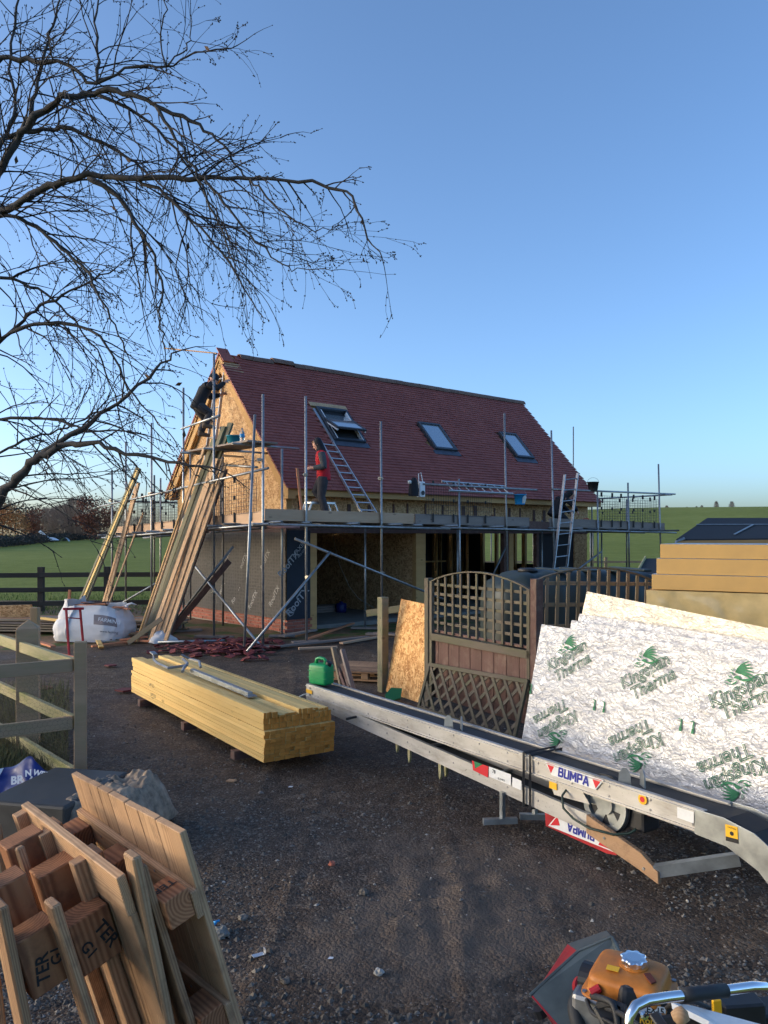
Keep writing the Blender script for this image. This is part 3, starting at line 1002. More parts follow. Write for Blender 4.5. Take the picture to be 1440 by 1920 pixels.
mb = MB(); mb.box(((4.1 + WU1) / 2, WV1 - .02, 1.15), (WU1 - 4.1, .04, 2.3)); mb.build('rear_membrane', M['interior'], house, HM)
ve = WU1 - .08
va, vb = v_at(1006, ve), v_at(906, ve)
MB().box((WU1 - .02, va / 2 + .06, 1.15), (.04, va - .12, 2.3)).build('end_membrane', M['interior'], house, HM)
MB().box((WU1 - .02, (vb + WV1) / 2, 1.15), (.04, WV1 - vb, 2.3)).build('end_membrane', M['interior'], house, HM)
MB().box((WU1 - .02, (va + vb) / 2, .58), (.04, vb - va, 1.16)).build('end_dwarf_wall', M['interior'], house, HM)
for px, w in ((905, .12), (931, .10), (944, .12), (966, .07), (983, .14), (1004, .12), (1012, .08)):
    MB().box((ve, v_at(px, ve), 1.15), (.1, w, 2.3)).build('stud', M['frame'], house, HM)
for px, w in ((812, .05), (825, .05), (840, .06), (852, .05), (866, .1)):
    u = u_at(px, WV1 - .1)
    MB().box((u, WV1 - .12, 1.15), (w, .1, 2.3)).build('stud', M['frame'], house, HM)
for px in (818, 846, 876):
    u = u_at(px, 3.0)
    mb = MB(); mb.box((u, 3.0, 1.15), (.045, .09, 2.3)); mb.build('stud', M['frame'], house, HM)
mb = MB(); mb.box((5.9, 2.95, 1.30), (3.6, .05, .045)); mb.build('noggin', M['frame'], house, HM)
# things stored inside
pp = thing('plank_pile', 'low pile of dark planks on the concrete floor inside the garage bay', 'planks', HM @ T(2.2, 2.4, .06))
for k in range(9):
    L_ = rnd.uniform(2.2, 2.9)
    a = hw(.9 + rnd.uniform(0, .3), 2.6 + (k % 3) * .17, .09 + (k // 3) * .06); c = hw(.9 + L_, 2.5 + (k % 3) * .17, .09 + (k // 3) * .06)
    plank('plank', a, c, .15, .05, M['greyboard'], pp)
for (u, v, s, nm) in ((2.6, 3.3, .2, 'left'), (3.2, 2.3, .24, 'right')):
    mb = MB(); mb.lathe([(s * .55, 0), (s * .6, s * .3), (s * .62, s * .9), (s * .45, s), (s * .2, s * 1.05), (s * .2, s * 1.2), (s * .12, s * 1.2)], 14)
    o = mb.build('plastic_drum', M['bluesheet'], None, HM @ T(u, v, .06 if nm == 'right' else .27), smooth=True)
    tag(o, 'small blue plastic container ' + ('on the planks in the dark garage' if nm == 'left' else 'beside the post on the garage floor'), 'container')
pts = [P(624, 1003, 20.5), P(629, 1030, 20), P(637, 1060, 20), P(655, 1100, 20), P(672, 1122, 20), P(695, 1136, 20), P(702, 1140, 20)]
mb = MB(); mb.tube(pts, .006, 5); o = mb.build('hanging_cable', M['cable'], smooth=True)
tag(o, 'thin pale cable drooping from the garage ceiling', 'cable')
# ------------------------------------------------------------------ scaffolding
scaf = thing('scaffold', 'steel tube scaffold with timber boards wrapped round the house', 'scaffold', HM @ T(-1.6, -1.6, 0))


def topF(u): return 2.60 - .008 * (u + 1.5)
def topG(v): return 2.56 - .035 * (v + 1.5)
def onU(px, py, u): return onplane(px, py, hw(u, 0, 0), D1)
def onV(px, py, v): return onplane(px, py, hw(0, v, 0), D2)


def standard(u, v, ztop, lean=(0, 0), m='tube', zb=0.0):
    return pipe('standard', hw(u + lean[0], v + lean[1], zb), hw(u, v, ztop), M[m], scaf)


_cp = MB()
_cp.box((0, 0, 0), (.075, .075, .055)); _cp.tube([(.0, .045, 0), (.0, .075, 0)], .012, 6); _cp.tube([(.045, 0, 0), (.07, 0, .0)], .010, 6)
_cpm = _cp.mesh('coupler', M['coupler'])


def coupler(p):
    return put(bpy.data.objects.new('coupler', _cpm), scaf, Matrix.Translation(p) @ HM.to_3x3().to_4x4() @ Matrix.Rotation(rnd.uniform(0, 6.28), 4, 'Z'))


def zt(px, py, u, v): return H + (HY - py) / F * hw(u, v).y


# front, outer and inner rows
for (u, px, py, lean) in ((-1.58, 488, 739, (0, 0)), (-.61, 573, 743, (.02, 0)), (1.31, 714, 790, (.03, 0)), (3.65, 857, 898, (.06, 0)), (5.22, 944, 775, (.14, 0)), (7.03, 1034, 807, (.16, 0)), (9.03, 1118, 920, (.05, 0)), (10.5, 1180, 905, (.1, 0)), (12.1, 1234, 870, (.2, 0))):
    standard(u, -1.6, zt(px, py, u, -1.6), lean)
    coupler(hw(u + .0, -1.63, topF(u) - .30))
for u, z in ((-.46, 3.9), (1.75, 2.5), (4.7, 2.5), (8.0, 2.5), (12.1, 3.2)):
    standard(u, -.52, z, m='tube')
# gable side
for (v, py, px) in ((.28, 664, 400), (1.67, 727, 344), (3.33, 793, 284), (4.85, 828, 236), (5.75, 881, 211)):
    standard(-1.6, v, zt(px, py, -1.6, v)); coupler(hw(-1.63, v, topG(v) - .27)); coupler(hw(-1.63, v, topG(v) + .68))
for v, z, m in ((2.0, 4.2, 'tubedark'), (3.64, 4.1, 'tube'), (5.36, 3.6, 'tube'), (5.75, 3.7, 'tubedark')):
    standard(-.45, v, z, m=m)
# right-hand end and rear
for v, z in ((.9, 3.3), (3.0, 3.2), (5.9, 3.2)):
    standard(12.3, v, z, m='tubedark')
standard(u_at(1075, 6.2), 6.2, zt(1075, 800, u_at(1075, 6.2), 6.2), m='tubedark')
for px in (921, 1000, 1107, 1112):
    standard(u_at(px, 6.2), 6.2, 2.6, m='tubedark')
standard(u_at(1128, -.52), -.52, 2.5)
# ledgers under the deck
for (a, c) in ((-1.85, 3.3), (3.0, 8.4), (8.1, 13.0)):
    pipe('ledger', hw(a, -1.66, topF(a) - .30), hw(c, -1.66, topF(c) - .32), M['tube'], scaf)
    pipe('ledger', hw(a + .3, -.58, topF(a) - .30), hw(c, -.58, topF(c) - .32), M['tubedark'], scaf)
for (a, c) in ((-1.95, 2.4), (2.1, 6.3)):
    pipe('ledger', hw(-1.66, a, topG(a) - .27), hw(-1.66, c, topG(c) - .27), M['tube'], scaf)
    pipe('ledger', hw(-.52, a + .5, topG(a) - .27), hw(-.52, c, topG(c) - .27), M['tubedark'], scaf)
# transoms
u = -1.4
while u < 12.8:
    pipe('transom', hw(u, -1.9 + rnd.uniform(-.12, .1), topF(u) - .255), hw(u + .02, -.3, topF(u) - .255), M['tubedark'] if rnd.random() < .5 else M['tube'], scaf)
    u += rnd.choice((.75, .95, 1.1))
v = -.7
while v < 6:
    pipe('transom', hw(-1.9 + rnd.uniform(-.12, .1), v, topG(v) - .222), hw(-.3, v, topG(v) - .222), M['tubedark'] if rnd.random() < .5 else M['tube'], scaf)
    v += rnd.choice((.75, .95, 1.1))
for (p, q) in ((12.0, 13.6), (12.3, 13.3)):
    pipe('transom', hw(p, .9, topF(p) - .3), hw(q + .5, .9, topF(p) - .30), M['tubedark'], scaf)
pipe('transom', hw(-1.5, -1.62, topF(-1) - .35), hw(-1.05, -2.05, topF(-1) - .35), M['tubepaint'], scaf)
# deck boards
for k in range(4):
    vv = -1.42 + k * .235
    for (a, c) in ((-1.5, 2.3), (2.32, 6.2), (6.22, 10.1), (10.12, 12.6)):
        plank('deck_board', hw(a, vv, topF(a) - .205), hw(c, vv, topF(c) - .205), .225, .038, M['greyboard'], scaf)
    uu = -1.42 + k * .235
    for (a, c) in ((-.5, 2.6), (2.62, 6.0)):
        plank('deck_board', hw(uu, a, topG(a) - .180), hw(uu, c, topG(c) - .180), .225, .038, M['greyboard'], scaf)
    for (a, c) in ((-.48, 2.6), (2.62, 6.0)):
        plank('deck_board', hw(11.65 + k * .235, a, topF(12) - .20), hw(11.65 + k * .235, c, topF(12) - .20), .225, .038, M['greyboard'], scaf)
# toe boards
for (a, c, m, dz) in ((-1.52, 2.28, 'scaffboard', 0), (2.33, 6.2, 'greyboard', .0), (6.2, 7.0, 'brownwood', -.09), (7.0, 9.1, 'greyboard', 0), (9.12, 10.9, 'greyboard', -.01), (10.9, 12.5, 'greyboard', -.03)):
    plank('toe_board', hw(a, -1.55, topF(a) - .115 + dz), hw(c, -1.55, topF(c) - .115 + dz), .038, .225, M[m], scaf)
for (a, c, m) in ((-1.50, .9, 'scaffboard'), (.92, 3.4, 'scaffboard'), (3.42, 5.9, 'scaffboard')):
    plank('toe_board', hw(-1.53, a, topG(a) - .115), hw(-1.53, c, topG(c) - .115), .038, .225, M[m], scaf)
# guard rails
pipe('guard_rail', hw(2.45, -1.68, 3.22), hw(6.35, -1.68, 3.23), M['tube'], scaf)
pipe('guard_rail', hw(6.95, -1.68, 3.27), hw(12.9, -1.68, 3.34), M['tube'], scaf)
pipe('guard_rail', hw(12.36, -1.9, 3.30), hw(12.36, 5.9, 3.2), M['tube'], scaf)
pipe('guard_rail', hw(-1.68, -1.95, 3.33), hw(-1.68, 1.9, 3.10), M['tube'], scaf)
pipe('guard_rail', hw(-1.68, 1.2, 3.14), hw(-1.68, 6.5, 2.84), M['tube'], scaf)
pipe('guard_rail', hw(-1.5, 5.85, 2.98), hw(.6, 5.85, 2.98), M['tubedark'], scaf)
pipe('guard_rail', onU(340, 804, -1.7), onU(412, 779, -1.7), M['tube'], scaf)
pipe('guard_rail', onU(420, 872, -1.2), onU(482, 876, -1.2), M['tube'], scaf)
# braces
for a, c, m in (((onV(553, 1010, -1.75)), onV(830, 1123, -1.75), 'tube'), (onV(619, 1035, -1.8), onV(463, 1222, -2.4), 'tube'), (onU(363, 1058, -1.72), onU(497, 1222, -1.72), 'tube'),
                (onU(437, 1025, -1.5), onU(322, 1172, -2.2), 'tubedark'), (onU(309, 1084, -1.4), onU(218, 1137, -1.9), 'tube'), (onU(478, 778, -1.75), onU(458, 1212, -2.6), 'tube'),
                (onV(1128, 1034, -1.3), onV(1060, 1085, -1.3), 'tube'), (onV(950, 1022, -1.2), onV(915, 1098, -1.2), 'tubedark')):
    pipe('brace', a, c, M[m], scaf)
for p in (onV(575, 1018, -1.70), onV(577, 1082, -1.78), onV(716, 1074, -1.70), onU(402, 1110, -1.68), onU(402, 783, -1.66), onU(486, 862, -1.66), onV(573, 890, -1.63), onV(713, 897, -1.63)):
    coupler(p)
# upper gable platform
for k in range(3):
    plank('deck_board', hw(-1.45 + k * .235, -1.0, 3.93), hw(-1.45 + k * .235, 1.75, 3.93), .225, .038, M['greyboard'], scaf)
for v in (-.75, .45, 1.5):
    pipe('transom', hw(-1.75, v, 3.885), hw(-.2, v, 3.885), M['tube'], scaf)
q = onU(414, 800, -.8); pipe('standard', V((q.x, q.y, 2.4)), q, M['tube'], scaf)
# sole boards under standards
for (u, v) in ((-1.6, .28), (-.61, -1.6), (-.46, -.52), (1.75, -.52), (-1.6, 1.67), (-1.58, -1.6), (1.31, -1.6)):
    a = rnd.uniform(-.5, .5); d = V((math.cos(a), math.sin(a), 0)) * rnd.uniform(.25, .4)
    plank('sole_board', hw(u, v, .005) - d, hw(u, v, .005) + d, .2, .04, M['greyboard'], scaf)


# mesh brick guards
def brick_guard(p0, p1, h, nx=11, nz=9):
    p0, p1 = V(p0), V(p1)
    mb = MB(); up = V((0, 0, 1)); d = (p1 - p0)
    for i in range(nx + 1):
        q = p0 + d * (i / nx); mb.tube([q, q + up * h], .0045, 3, False)
    for k in range(nz + 1):
        q = up * (h * k / nz); mb.tube([p0 + q, p1 + q], .0045, 3, False)
    g = mb.build('brick_guard', M['guard'], scaf, I4)
    for s in (.2, .8):
        q = p0 + d * s
        for (dx, dy, dz), zz_ in (((.05, .03, .12), h + .03), ((.04, .025, .2), -.06), ((.045, .03, .07), h * .5)):
            plank('clip', q + up * (zz_ - dz / 2), q + up * (zz_ + dz / 2), dx, dy, M['black'], g, (0, 1, 0))


for (a, c) in ((-1.35, -.3), (-.25, .8), (2.0, 3.05), (3.1, 4.15), (4.2, 5.2)):
    brick_guard(hw(-1.57, a, topG(a) - .02), hw(-1.57, c, topG(c) - .02), .66)
for (a, c) in ((-.9, -.1), (-.3, .7)):
    brick_guard(hw(a, 5.8, 2.35), hw(c, 5.8, 2.35), .66)
brick_guard(hw(-1.0, 5.2, 2.35), hw(-.4, 5.75, 2.35), .6)
for (a, c) in ((2.62, 3.7), (3.75, 4.75)):
    brick_guard(hw(a, -1.6, topF(a) - .02), hw(c, -1.6, topF(c) - .02), .68, 14, 6)
for (a, c) in ((9.05, 9.9), (9.95, 11.0), (11.05, 12.1)):
    brick_guard(hw(a, -1.6, topF(a) - .03), hw(c, -1.6, topF(c) - .03), .70)
for (a, c) in ((-1.4, -.4), (-.35, .7), (.9, 1.9), (2.0, 3.0)):
    brick_guard(hw(12.3, a, 2.45), hw(12.3, c, 2.45), .70)


# ------------------------------------------------------------------ ladders
def ladder(name, label, L0, L1, R0, R1, nr, m, sw=.06, st=.025, mr=None, parent=None, off=.5):
    t = thing(name, label, 'ladder', V((L0 + R0) / 2))
    nrm = (L1 - L0).cross(R0 - L0).normalized()
    plank('stile', L0, L1, st, sw, m, t, nrm); plank('stile', R0, R1, st, sw, m, t, nrm)
    for i in range(nr):
        s = (i + off) / nr
        a, c = L0.lerp(L1, s), R0.lerp(R1, s)
        k = (round((c - a).length, 2), 'rung', m.name)
        if k not in _shared:
            mb = MB(); hl = (c - a).length / 2
            mb.tube([(-hl, 0, 0), (hl, 0, 0)], .015, 8); _shared[k] = mb.mesh('rung', m, False)
        put(bpy.data.objects.new('rung', _shared[k]), t, frame((a + c) / 2, c - a))
    return t


rn = HM.to_3x3() @ snor
rpl = HM @ rp(0, 0, .08)
zdeck = topF(2) - .19
lb = [onV(px, 965, -1.15) for px in (687, 716)]
for p in lb: p.z = zdeck
ltop = [onplane(601, 826, rpl, rn), onplane(624, 829, rpl, rn)]
ladder('aluminium_ladder', 'silver aluminium ladder leaning on the tiles beneath the open roof window', lb[0], ltop[0], lb[1], ltop[1], 11, M['alu'])
ladder('aluminium_ladder', 'short silver ladder lying level along the scaffold guard rail', onV(828, 903, -1.45), onV(946, 912, -1.45), onV(842, 920, -1.8), onV(962, 926, -1.8), 8, M['alu'], .045, .03)
la, lc = onV(1026, 1150, -2.3), onV(1051, 1147, -2.3)
la.z = lc.z = 0
ladder('access_ladder', 'tall grey ladder rising from the ground to the right scaffold deck', la, onV(1059, 890, -1.8), lc, onV(1083, 887, -1.8), 13, M['tube'], .07, .03)
ga, gc = hw(-1.15, 1.95, topG(2) - .16), hw(-1.15, 1.55, topG(1.5) - .16)
ladder('gable_ladder', 'grey ladder leaning up the gable under the worker in black', ga, onU(407, 704, -.12), gc, onU(421, 699, -.12), 15, M['tube'], .07, .028)


# ------------------------------------------------------------------ small things on the scaffold
def bucket(name, label, base, r, h, m, splash=None):
    t = thing(name, label, 'bucket', V(base))
    mb = MB(); mb.lathe([(r * .78, 0), (r, h), (r * 1.06, h), (r * 1.06, h - .02), (r * 1.0, h - .02)], 20, cap=False)
    mb.lathe([(.001, 0.004), (r * .78, .004)], 20, cap=False); mb.lathe([(r * .97, h), (r * .76, .01)], 20, cap=False)
    mb.build('body', m, t, T(*base), smooth=True)
    hd = MB(); hd.tube([(r * 1.04 * math.cos(a), 0, h - .02 + r * .9 * math.sin(a)) for a in [math.pi * k / 12 for k in range(13)]], .004, 5); hd.build('handle', M['steel'], t, T(*base))
    if splash:
        sp = MB()
        def fn(a, b_):
            ang = R(-75 + 60 * a) ; rr_ = r * (.80 + .2 * b_) + .006
            k = (a - .5) ** 2 * 4
            zz = h * (.12 + .75 * b_) * (1 - .25 * k)
            return (rr_ * math.cos(ang), rr_ * math.sin(ang), zz)
        sp.grid(fn, 8, 5); sp.build('plaster_splash', M['dirtywhite'], t, T(*base))
    return t


bp = onV(975, 946, -1.78)
bucket('bucket', 'bright blue bucket with white splash hung on the guard rail', bp, .15, .25, M['blueb'], True)
bp = onV(1112, 921, -1.7)
bucket('bucket', 'black bucket perched upside on the right guard rail', bp, .15, .25, M['black'])
bp = onU(439, 838, -1.1); bp.z = 3.95
bucket('bucket', 'teal bucket on the upper gable platform', bp, .16, .24, M['teal'])
bp = onU(454, 836, -1.2); bp.z = 3.95
t = thing('water_bottle', 'clear plastic bottle with blue label beside the teal bucket', 'bottle', bp)
mb = MB(); mb.lathe([(.045, 0), (.05, .02), (.05, .1), (.046, .12), (.05, .14), (.05, .24), (.018, .31), (.018, .34)], 14); mb.build('body', M['clear'], t, T(*bp), smooth=True)
mb = MB(); mb.lathe([(.0515, .15), (.0515, .22)], 14, cap=False); mb.build('label_band', M['blueb'], t, T(*bp), smooth=True)
# site radio with a black garment hung beside it
rp_ = onV(789, 933, -1.62)
t = thing('site_radio', 'white box with round speaker hung on the end of the guard rail', 'radio', rp_)
RM = Matrix.Translation(rp_) @ HM.to_3x3().to_4x4()
mb = MB(); mb.box((0, 0, .18), (.16, .12, .34)); mb.build('case', M['whiteb'], t, RM, bevel=.015)
mb = MB(); mb.lathe([(.05, -.065), (.05, -.072), (.03, -.068)], 16, Matrix.Rotation(R(90), 4, 'X') @ Matrix.Scale(-1, 4, (0, 0, 1))); o = mb.build('speaker', M['black'], t, RM @ T(0, -.005, .1))
mb = MB(); mb.tube([(-.06, 0, .35), (-.07, 0, .52), (.0, 0, .55), (.06, 0, .35)], .01, 6); mb.build('handle', M['whiteb'], t, RM)
gp = onV(776, 930, -1.66)
mb = MB()
def fn(a, b_):
    an = a * 2 * math.pi; w = .10 + .03 * math.sin(3 * b_ + 1); k = 1 - .5 * max(0, b_ - .8) / .2
    return (w * k * math.cos(an) * (1 + .2 * math.sin(5 * an + b_ * 4)), .07 * k * math.sin(an), b_ * .40)
mb.grid(fn, 20, 8)
o = mb.build('hung_garment', M['blackfab'], None, Matrix.Translation(gp) @ HM.to_3x3().to_4x4(), smooth=True)
tag(o, 'black garment hanging from the guard rail next to the white box', 'garment')
mb = MB(); mb.lathe([(.03, -.04), (.045, 0), (.03, .04)], 10, Matrix.Rotation(R(90), 4, 'Y'))
o = mb.build('work_glove', M['dirtywhite'], None, Matrix.Translation(onV(768, 904, -1.68)), smooth=True); tag(o, 'pale glove stuck on the end of the guard rail', 'glove')
# pink stick leaning against the eaves
o = plank('pink_stick', onV(566, 962, -1.3), onV(557, 878, -.95), .05, .03, M['pinkbat']); tag(o, 'pinkish timber stick leaning on the eaves by the red jacket worker', 'stick')
# aluminium hop-up step under the man
hp = onV(606, 960, -1.0); hp.z = topF(0) - .18
t = thing('hop_up_step', 'low silver folding step standing on the scaffold deck', 'step', hp)
HPM = Matrix.Translation(hp) @ HM.to_3x3().to_4x4()
mb = MB(); mb.box((0, 0.12, .36), (.62, .26, .045)); mb.build('platform', M['alu'], t, HPM, bevel=.006)
for sx_ in (-1, 1):
    for sy_ in (0, 1):
        mb = MB(); mb.beam((sx_ * .3, sy_ * .24, .34), (sx_ * .46, sy_ * .28 - .02, 0), .04, .025); mb.build('leg', M['alu'], t, HPM)
# stacks of tiles waiting on the deck
for (px, n, lab) in ((850, 6, 'small stack of dark red tiles on the deck behind the mesh guard'), (1108, 4, 'low stack of dark red tiles on the deck near the right end')):
    p = onV(px, 968, -.9); p.z = topF(4) - .185
    t = thing('tile_stack', lab, 'tiles', p)
    for k in range(n):
        put(bpy.data.objects.new('tile', tm), t, Matrix.Translation(p + V((rnd.uniform(-.02, .02), rnd.uniform(-.02, .02), .008 + k * .0325))) @ Matrix.Rotation(R(40 + rnd.uniform(-8, 8)), 4, 'Z') @ Matrix.Scale(2.4, 4, (0, 0, 1)))
p = onV(922, 964, -1.0); p.z = topF(4) - .17
mb = MB(); mb.box((0, 0, .06), (.28, .16, .1)); mb.tube([(-.1, 0, .1), (0, 0, .22), (.1, 0, .1)], .015, 6); mb.lathe([(.09, -.02), (.09, .02)], 14, T(.16, 0, .08) @ Matrix.Rotation(R(90), 4, 'X'))
o = mb.build('hand_saw_tool', M['brownwood'], None, T(*p), bevel=.01); tag(o, 'brown power tool resting on the deck behind the toe board', 'tool')
p = onV(1098, 972, -1.1); p.z = topF(8) - .17
mb = MB(); mb.box((0, 0, .06), (.26, .18, .12)); mb.tube([(-.1, 0, .1), (-.05, 0, .2), (.08, 0, .2), (.12, 0, .1)], .015, 6); mb.box((.22, 0, .05), (.2, .03, .08))
o = mb.build('chop_saw', M['red'], None, T(*p), bevel=.01); tag(o, 'red petrol saw lying on the right end of the deck', 'saw')
# ------------------------------------------------------------------ planks leaning on the scaffold
def loose(name, label, cat, p0, p1, w, t, m, up=(0, 0, 1), group=None):
    o = plank(name, p0, p1, w, t, M[m], None, up)
    return tag(o, label, cat, group)


vup = V((.3, -1, .3))
# main bundle: bottoms spread along the ground, tops together on the guard rail
for i, (bx, by, tx, ty, YT, w, t, m, lab, g) in enumerate([
    (309, 1206, 423, 868, 16.6, .15, .03, 'pine', 'rightmost pale plank in the thick bundle leaning on the gable scaffold', 1),
    (300, 1206, 414, 866, 16.62, .15, .03, 'pine', 'second from right pale plank in the thick bundle leaning on the gable scaffold', 1),
    (290, 1205, 405, 870, 16.65, .15, .03, 'pine', 'third from right pale plank in the thick bundle leaning on the gable scaffold', 1),
    (281, 1204, 397, 878, 16.68, .15, .03, 'pine', 'leftmost pale plank in the thick bundle leaning on the gable scaffold', 1),
    (314, 1202, 424, 885, 16.75, .12, .03, 'brownwood', 'darker plank on the right edge of the leaning bundle', 0),
    (283, 1199, 433, 803, 17.0, .15, .045, 'greenpine', 'long greenish plank leaning past the platform beside the teal bucket', 0),
    (276, 1198, 420, 800, 17.05, .16, .045, 'greenpine', 'long greenish plank with split top leaning on the gable scaffold', 0),
    (270, 1198, 402, 828, 17.05, .15, .04, 'greenpine', 'shorter greenish plank behind the pale leaning bundle', 0),
    (262, 1203, 385, 845, 16.95, .07, .04, 'pine', 'narrow pale batten leaning just left of the plank bundle', 0),
    (256, 1204, 372, 862, 17.0, .05, .03, 'frame', 'thin outermost batten leaning left of the plank bundle', 0)]):
    b0 = G(bx, by - 2 * (i % 3), .01); p1 = P(tx, ty - 5 * (i % 3), YT + .03 * (i % 2))
    loose('leaning_plank', lab, 'plank', b0, p1, w * (.8 + .12 * (i % 3)), t + .006 * (i % 2), m, V((-.66 + .05 * (i % 3), -.72, .25)), 'planks of the leaning bundle' if g else None)
loose('leaning_plank', 'brown plank slanting low across the mesh wrapped wall', 'plank', G(318, 1188, .03), P(430, 1052, 16.3), .12, .04, 'brownwood', vup)
loose('bent_plank', 'short grey plank propped against the foot of the leaning bundle', 'plank', G(240, 1206, .02), G(303, 1160, .5), .09, .03, 'oldwood', vup)
for (bx, by, tx, ty, YT, w, t, m, lab) in [
    (132, 1170, 257, 877, 20.0, .09, .05, 'greenpine', 'olive batten, left of the three in the tall group over the white bag'),
    (137, 1171, 260, 878, 19.95, .09, .05, 'batten', 'yellowish batten, middle of the tall group over the white bag'),
    (143, 1171, 262, 879, 19.9, .1, .05, 'greenpine', 'olive batten, right of the tall group over the white bag'),
    (184, 1166, 255, 912, 19.6, .08, .04, 'pine', 'pale batten, left of the pair leaning behind the white bag'),
    (190, 1167, 260, 905, 19.5, .12, .04, 'pine', 'wider pale batten, right of the pair leaning behind the white bag'),
    (190, 1170, 269, 960, 19.4, .05, .03, 'pine', 'short thin batten leaning nearest the scaffold behind the white bag')]:
    loose('leaning_batten', lab, 'batten', G(bx, by, .01), P(tx, ty, YT), w, t, m, V((-.7, -.7, .2)))

# ------------------------------------------------------------------ long pile of boards on the ground behind the bag
pp = thing('board_pile', 'long pile of weathered boards on the ground behind the white bag', 'boards', G(180, 1185))
for k in range(30):
    lay = k // 6; j = k % 6
    y0 = 17.0 + j * .19 + rnd.uniform(-.03, .03)
    x0 = -9.6 + rnd.uniform(-.5, .9); x1 = -4.75 + rnd.uniform(-.6, .5)
    z = .04 + lay * .055 - j * .002
    plank('board', (x0, y0 + .4, z), (x1, y0 - .05, z + rnd.uniform(-.005, .01)), .16, .035, M[rnd.choice(['oldwood', 'oldwood', 'greyboard', 'roughpallet', 'greenpine'])], pp)
loose('yellow_batten', 'yellow batten lying across the board pile beside the white bag', 'batten', P(70, 1158, 17.0), P(118, 1164, 16.6), .07, .05, 'batten')
loose('osb_sheet', 'OSB sheet lying at the left edge behind the fence', 'sheet', P(-10, 1152, 17.8), P(63, 1150, 17.8), .02, .42, 'osb', (0, -.35, 1))
for k, (x0, y0, x1, y1, m, w, lab) in enumerate([
    (170, 1196, 295, 1203, 'pinkbat', .07, 'reddish batten pointing at the steel tube on the ground'),
    (172, 1212, 268, 1200, 'pinkbat', .06, 'reddish batten lying under the scraps right of the white bag'),
    (178, 1188, 190, 1214, 'batten', .09, 'short pale offcut lying across the reddish battens'),
    (500, 1214, 690, 1194, 'greyboard', .12, 'long grey board lying on the gravel before the garage'),
    (640, 1206, 722, 1192, 'scaffboard', .1, 'pale board on the gravel ending behind the green post'),
    (575, 1199, 676, 1164, 'pinkbat', .06, 'thin pink batten on the gravel in front of the garage opening'),
    (528, 1193, 590, 1181, 'greyboard', .16, 'short wide board at the foot of the brick plinth'),
    (560, 1216, 632, 1213, 'scaffboard', .08, 'pale stick on the ground before the garage'),
    (705, 1186, 745, 1190, 'greyboard', .18, 'short grey board lying behind the green post'),
    (110, 1226, 140, 1233, 'pinkbat', .05, 'reddish stick by the foot of the red frame'),
    (60, 1200, 100, 1212, 'pinkbat', .1, 'reddish offcut half under the white bag at its left')]):
    loose('ground_timber', lab, 'timber', G(x0, y0, .03), G(x1, y1, .03), w, .035, m)
o = pipe('steel_tube', G(296, 1204, .05), G(422, 1201, .05), M['tube']); tag(o, 'galvanised scaffold tube lying on the ground before the plank bundle', 'tube')
# crumpled plastic by the planks
mb = MB()
def fn(a, b_):
    an = a * 2 * math.pi; ph = b_ * math.pi / 2
    r = .2 * (1 + .45 * noise.noise(V((math.cos(an) * 2, math.sin(an) * 2, b_ * 3))))
    return (1.3 * r * math.cos(an) * math.cos(ph), r * math.sin(an) * math.cos(ph), .2 * math.sin(ph) * (1 + .4 * noise.noise(V((an, b_ * 4, 2)))))
mb.grid(fn, 24, 8)
o = mb.build('plastic_bag', M['bag'], None, Matrix.Translation(G(304, 1204)), smooth=True); tag(o, 'crumpled pale plastic bag at the foot of the plank bundle', 'bag')
# wood scraps round the bulk bag
scr = thing('scrap_heap', 'heap of timber offcuts beside the white bulk bag', 'offcuts', G(245, 1195))
for k in range(22):
    p = G(rnd.uniform(222, 262), rnd.uniform(1178, 1204), .02) + V((0, 0, rnd.uniform(0, .12)))
    a = rnd.uniform(-.5, .5); d = V((math.cos(a), math.sin(a), rnd.uniform(-.12, .12))) * rnd.uniform(.12, .38)
    plank('offcut', p - d, p + d, rnd.choice((.07, .1, .14)), .025, M[rnd.choice(['brownwood', 'oldwood', 'pinkbat', 'roughpallet'])], scr, (rnd.uniform(-.3, .3), -.2, 1))

# ------------------------------------------------------------------ white bulk bag
bc = G(166, 1204); bc.y += .45
bag = thing('bulk_bag', 'sagging white bulk bag of scraps with grey printed band', 'bag', bc)
BM = Matrix.Translation(bc) @ Matrix.Rotation(R(-8), 4, 'Z')
def bagpt(a, t, off=0.0):
    an = a * 2 * math.pi
    c, s_ = math.cos(an), math.sin(an)
    p = .55
    cx = math.copysign(abs(c) ** p, c); cy = math.copysign(abs(s_) ** p, s_)
    bul = 1 + .16 * math.sin(min(1, t * 1.15) * math.pi) - .12 * t
    hz = .72 + .10 * noise.noise(V((c * 1.5, s_ * 1.5, 1))) - .10 * c * c + (.16 if c < -.6 else 0) * (t ** 3)
    wr = .035 * noise.noise(V((c * 4, s_ * 4, t * 5))) + .03 * (abs(noise.noise(V((c * 9, s_ * 9, t * 4)))) - .2) - .03 * (abs(noise.noise(V((c * 5 + t * 6, s_ * 5, t * 9)))) - .2) - .05 * math.exp(-((t - .62) / .05) ** 2) * (c < -.2)
    r = bul + wr
    return V(((.66 * cx) * r + (.10 * (1 - t) * (-1 if cx < 0 else 0)), (.46 * cy) * r, t * hz)) + V((cx * .66, cy * .46, 0)).normalized() * off
mb = MB(); mb.grid(lambda a, t: bagpt(a, t), 96, 26)
o = mb.build('bag_body', M['bag'], bag, BM, smooth=True)
mb = MB(); mb.grid(lambda a, t: bagpt(a, 1 - .35 * t, -.03), 60, 4); mb.build('bag_lining', M['bag'], bag, BM, smooth=True)
mb = MB(); mb.grid(lambda a, t: bagpt(.765 + .125 * a, .50 + .26 * t - .05 * a, .008), 24, 8); band_ = mb.build('printed_band', M['bagband'], bag, BM, smooth=True)
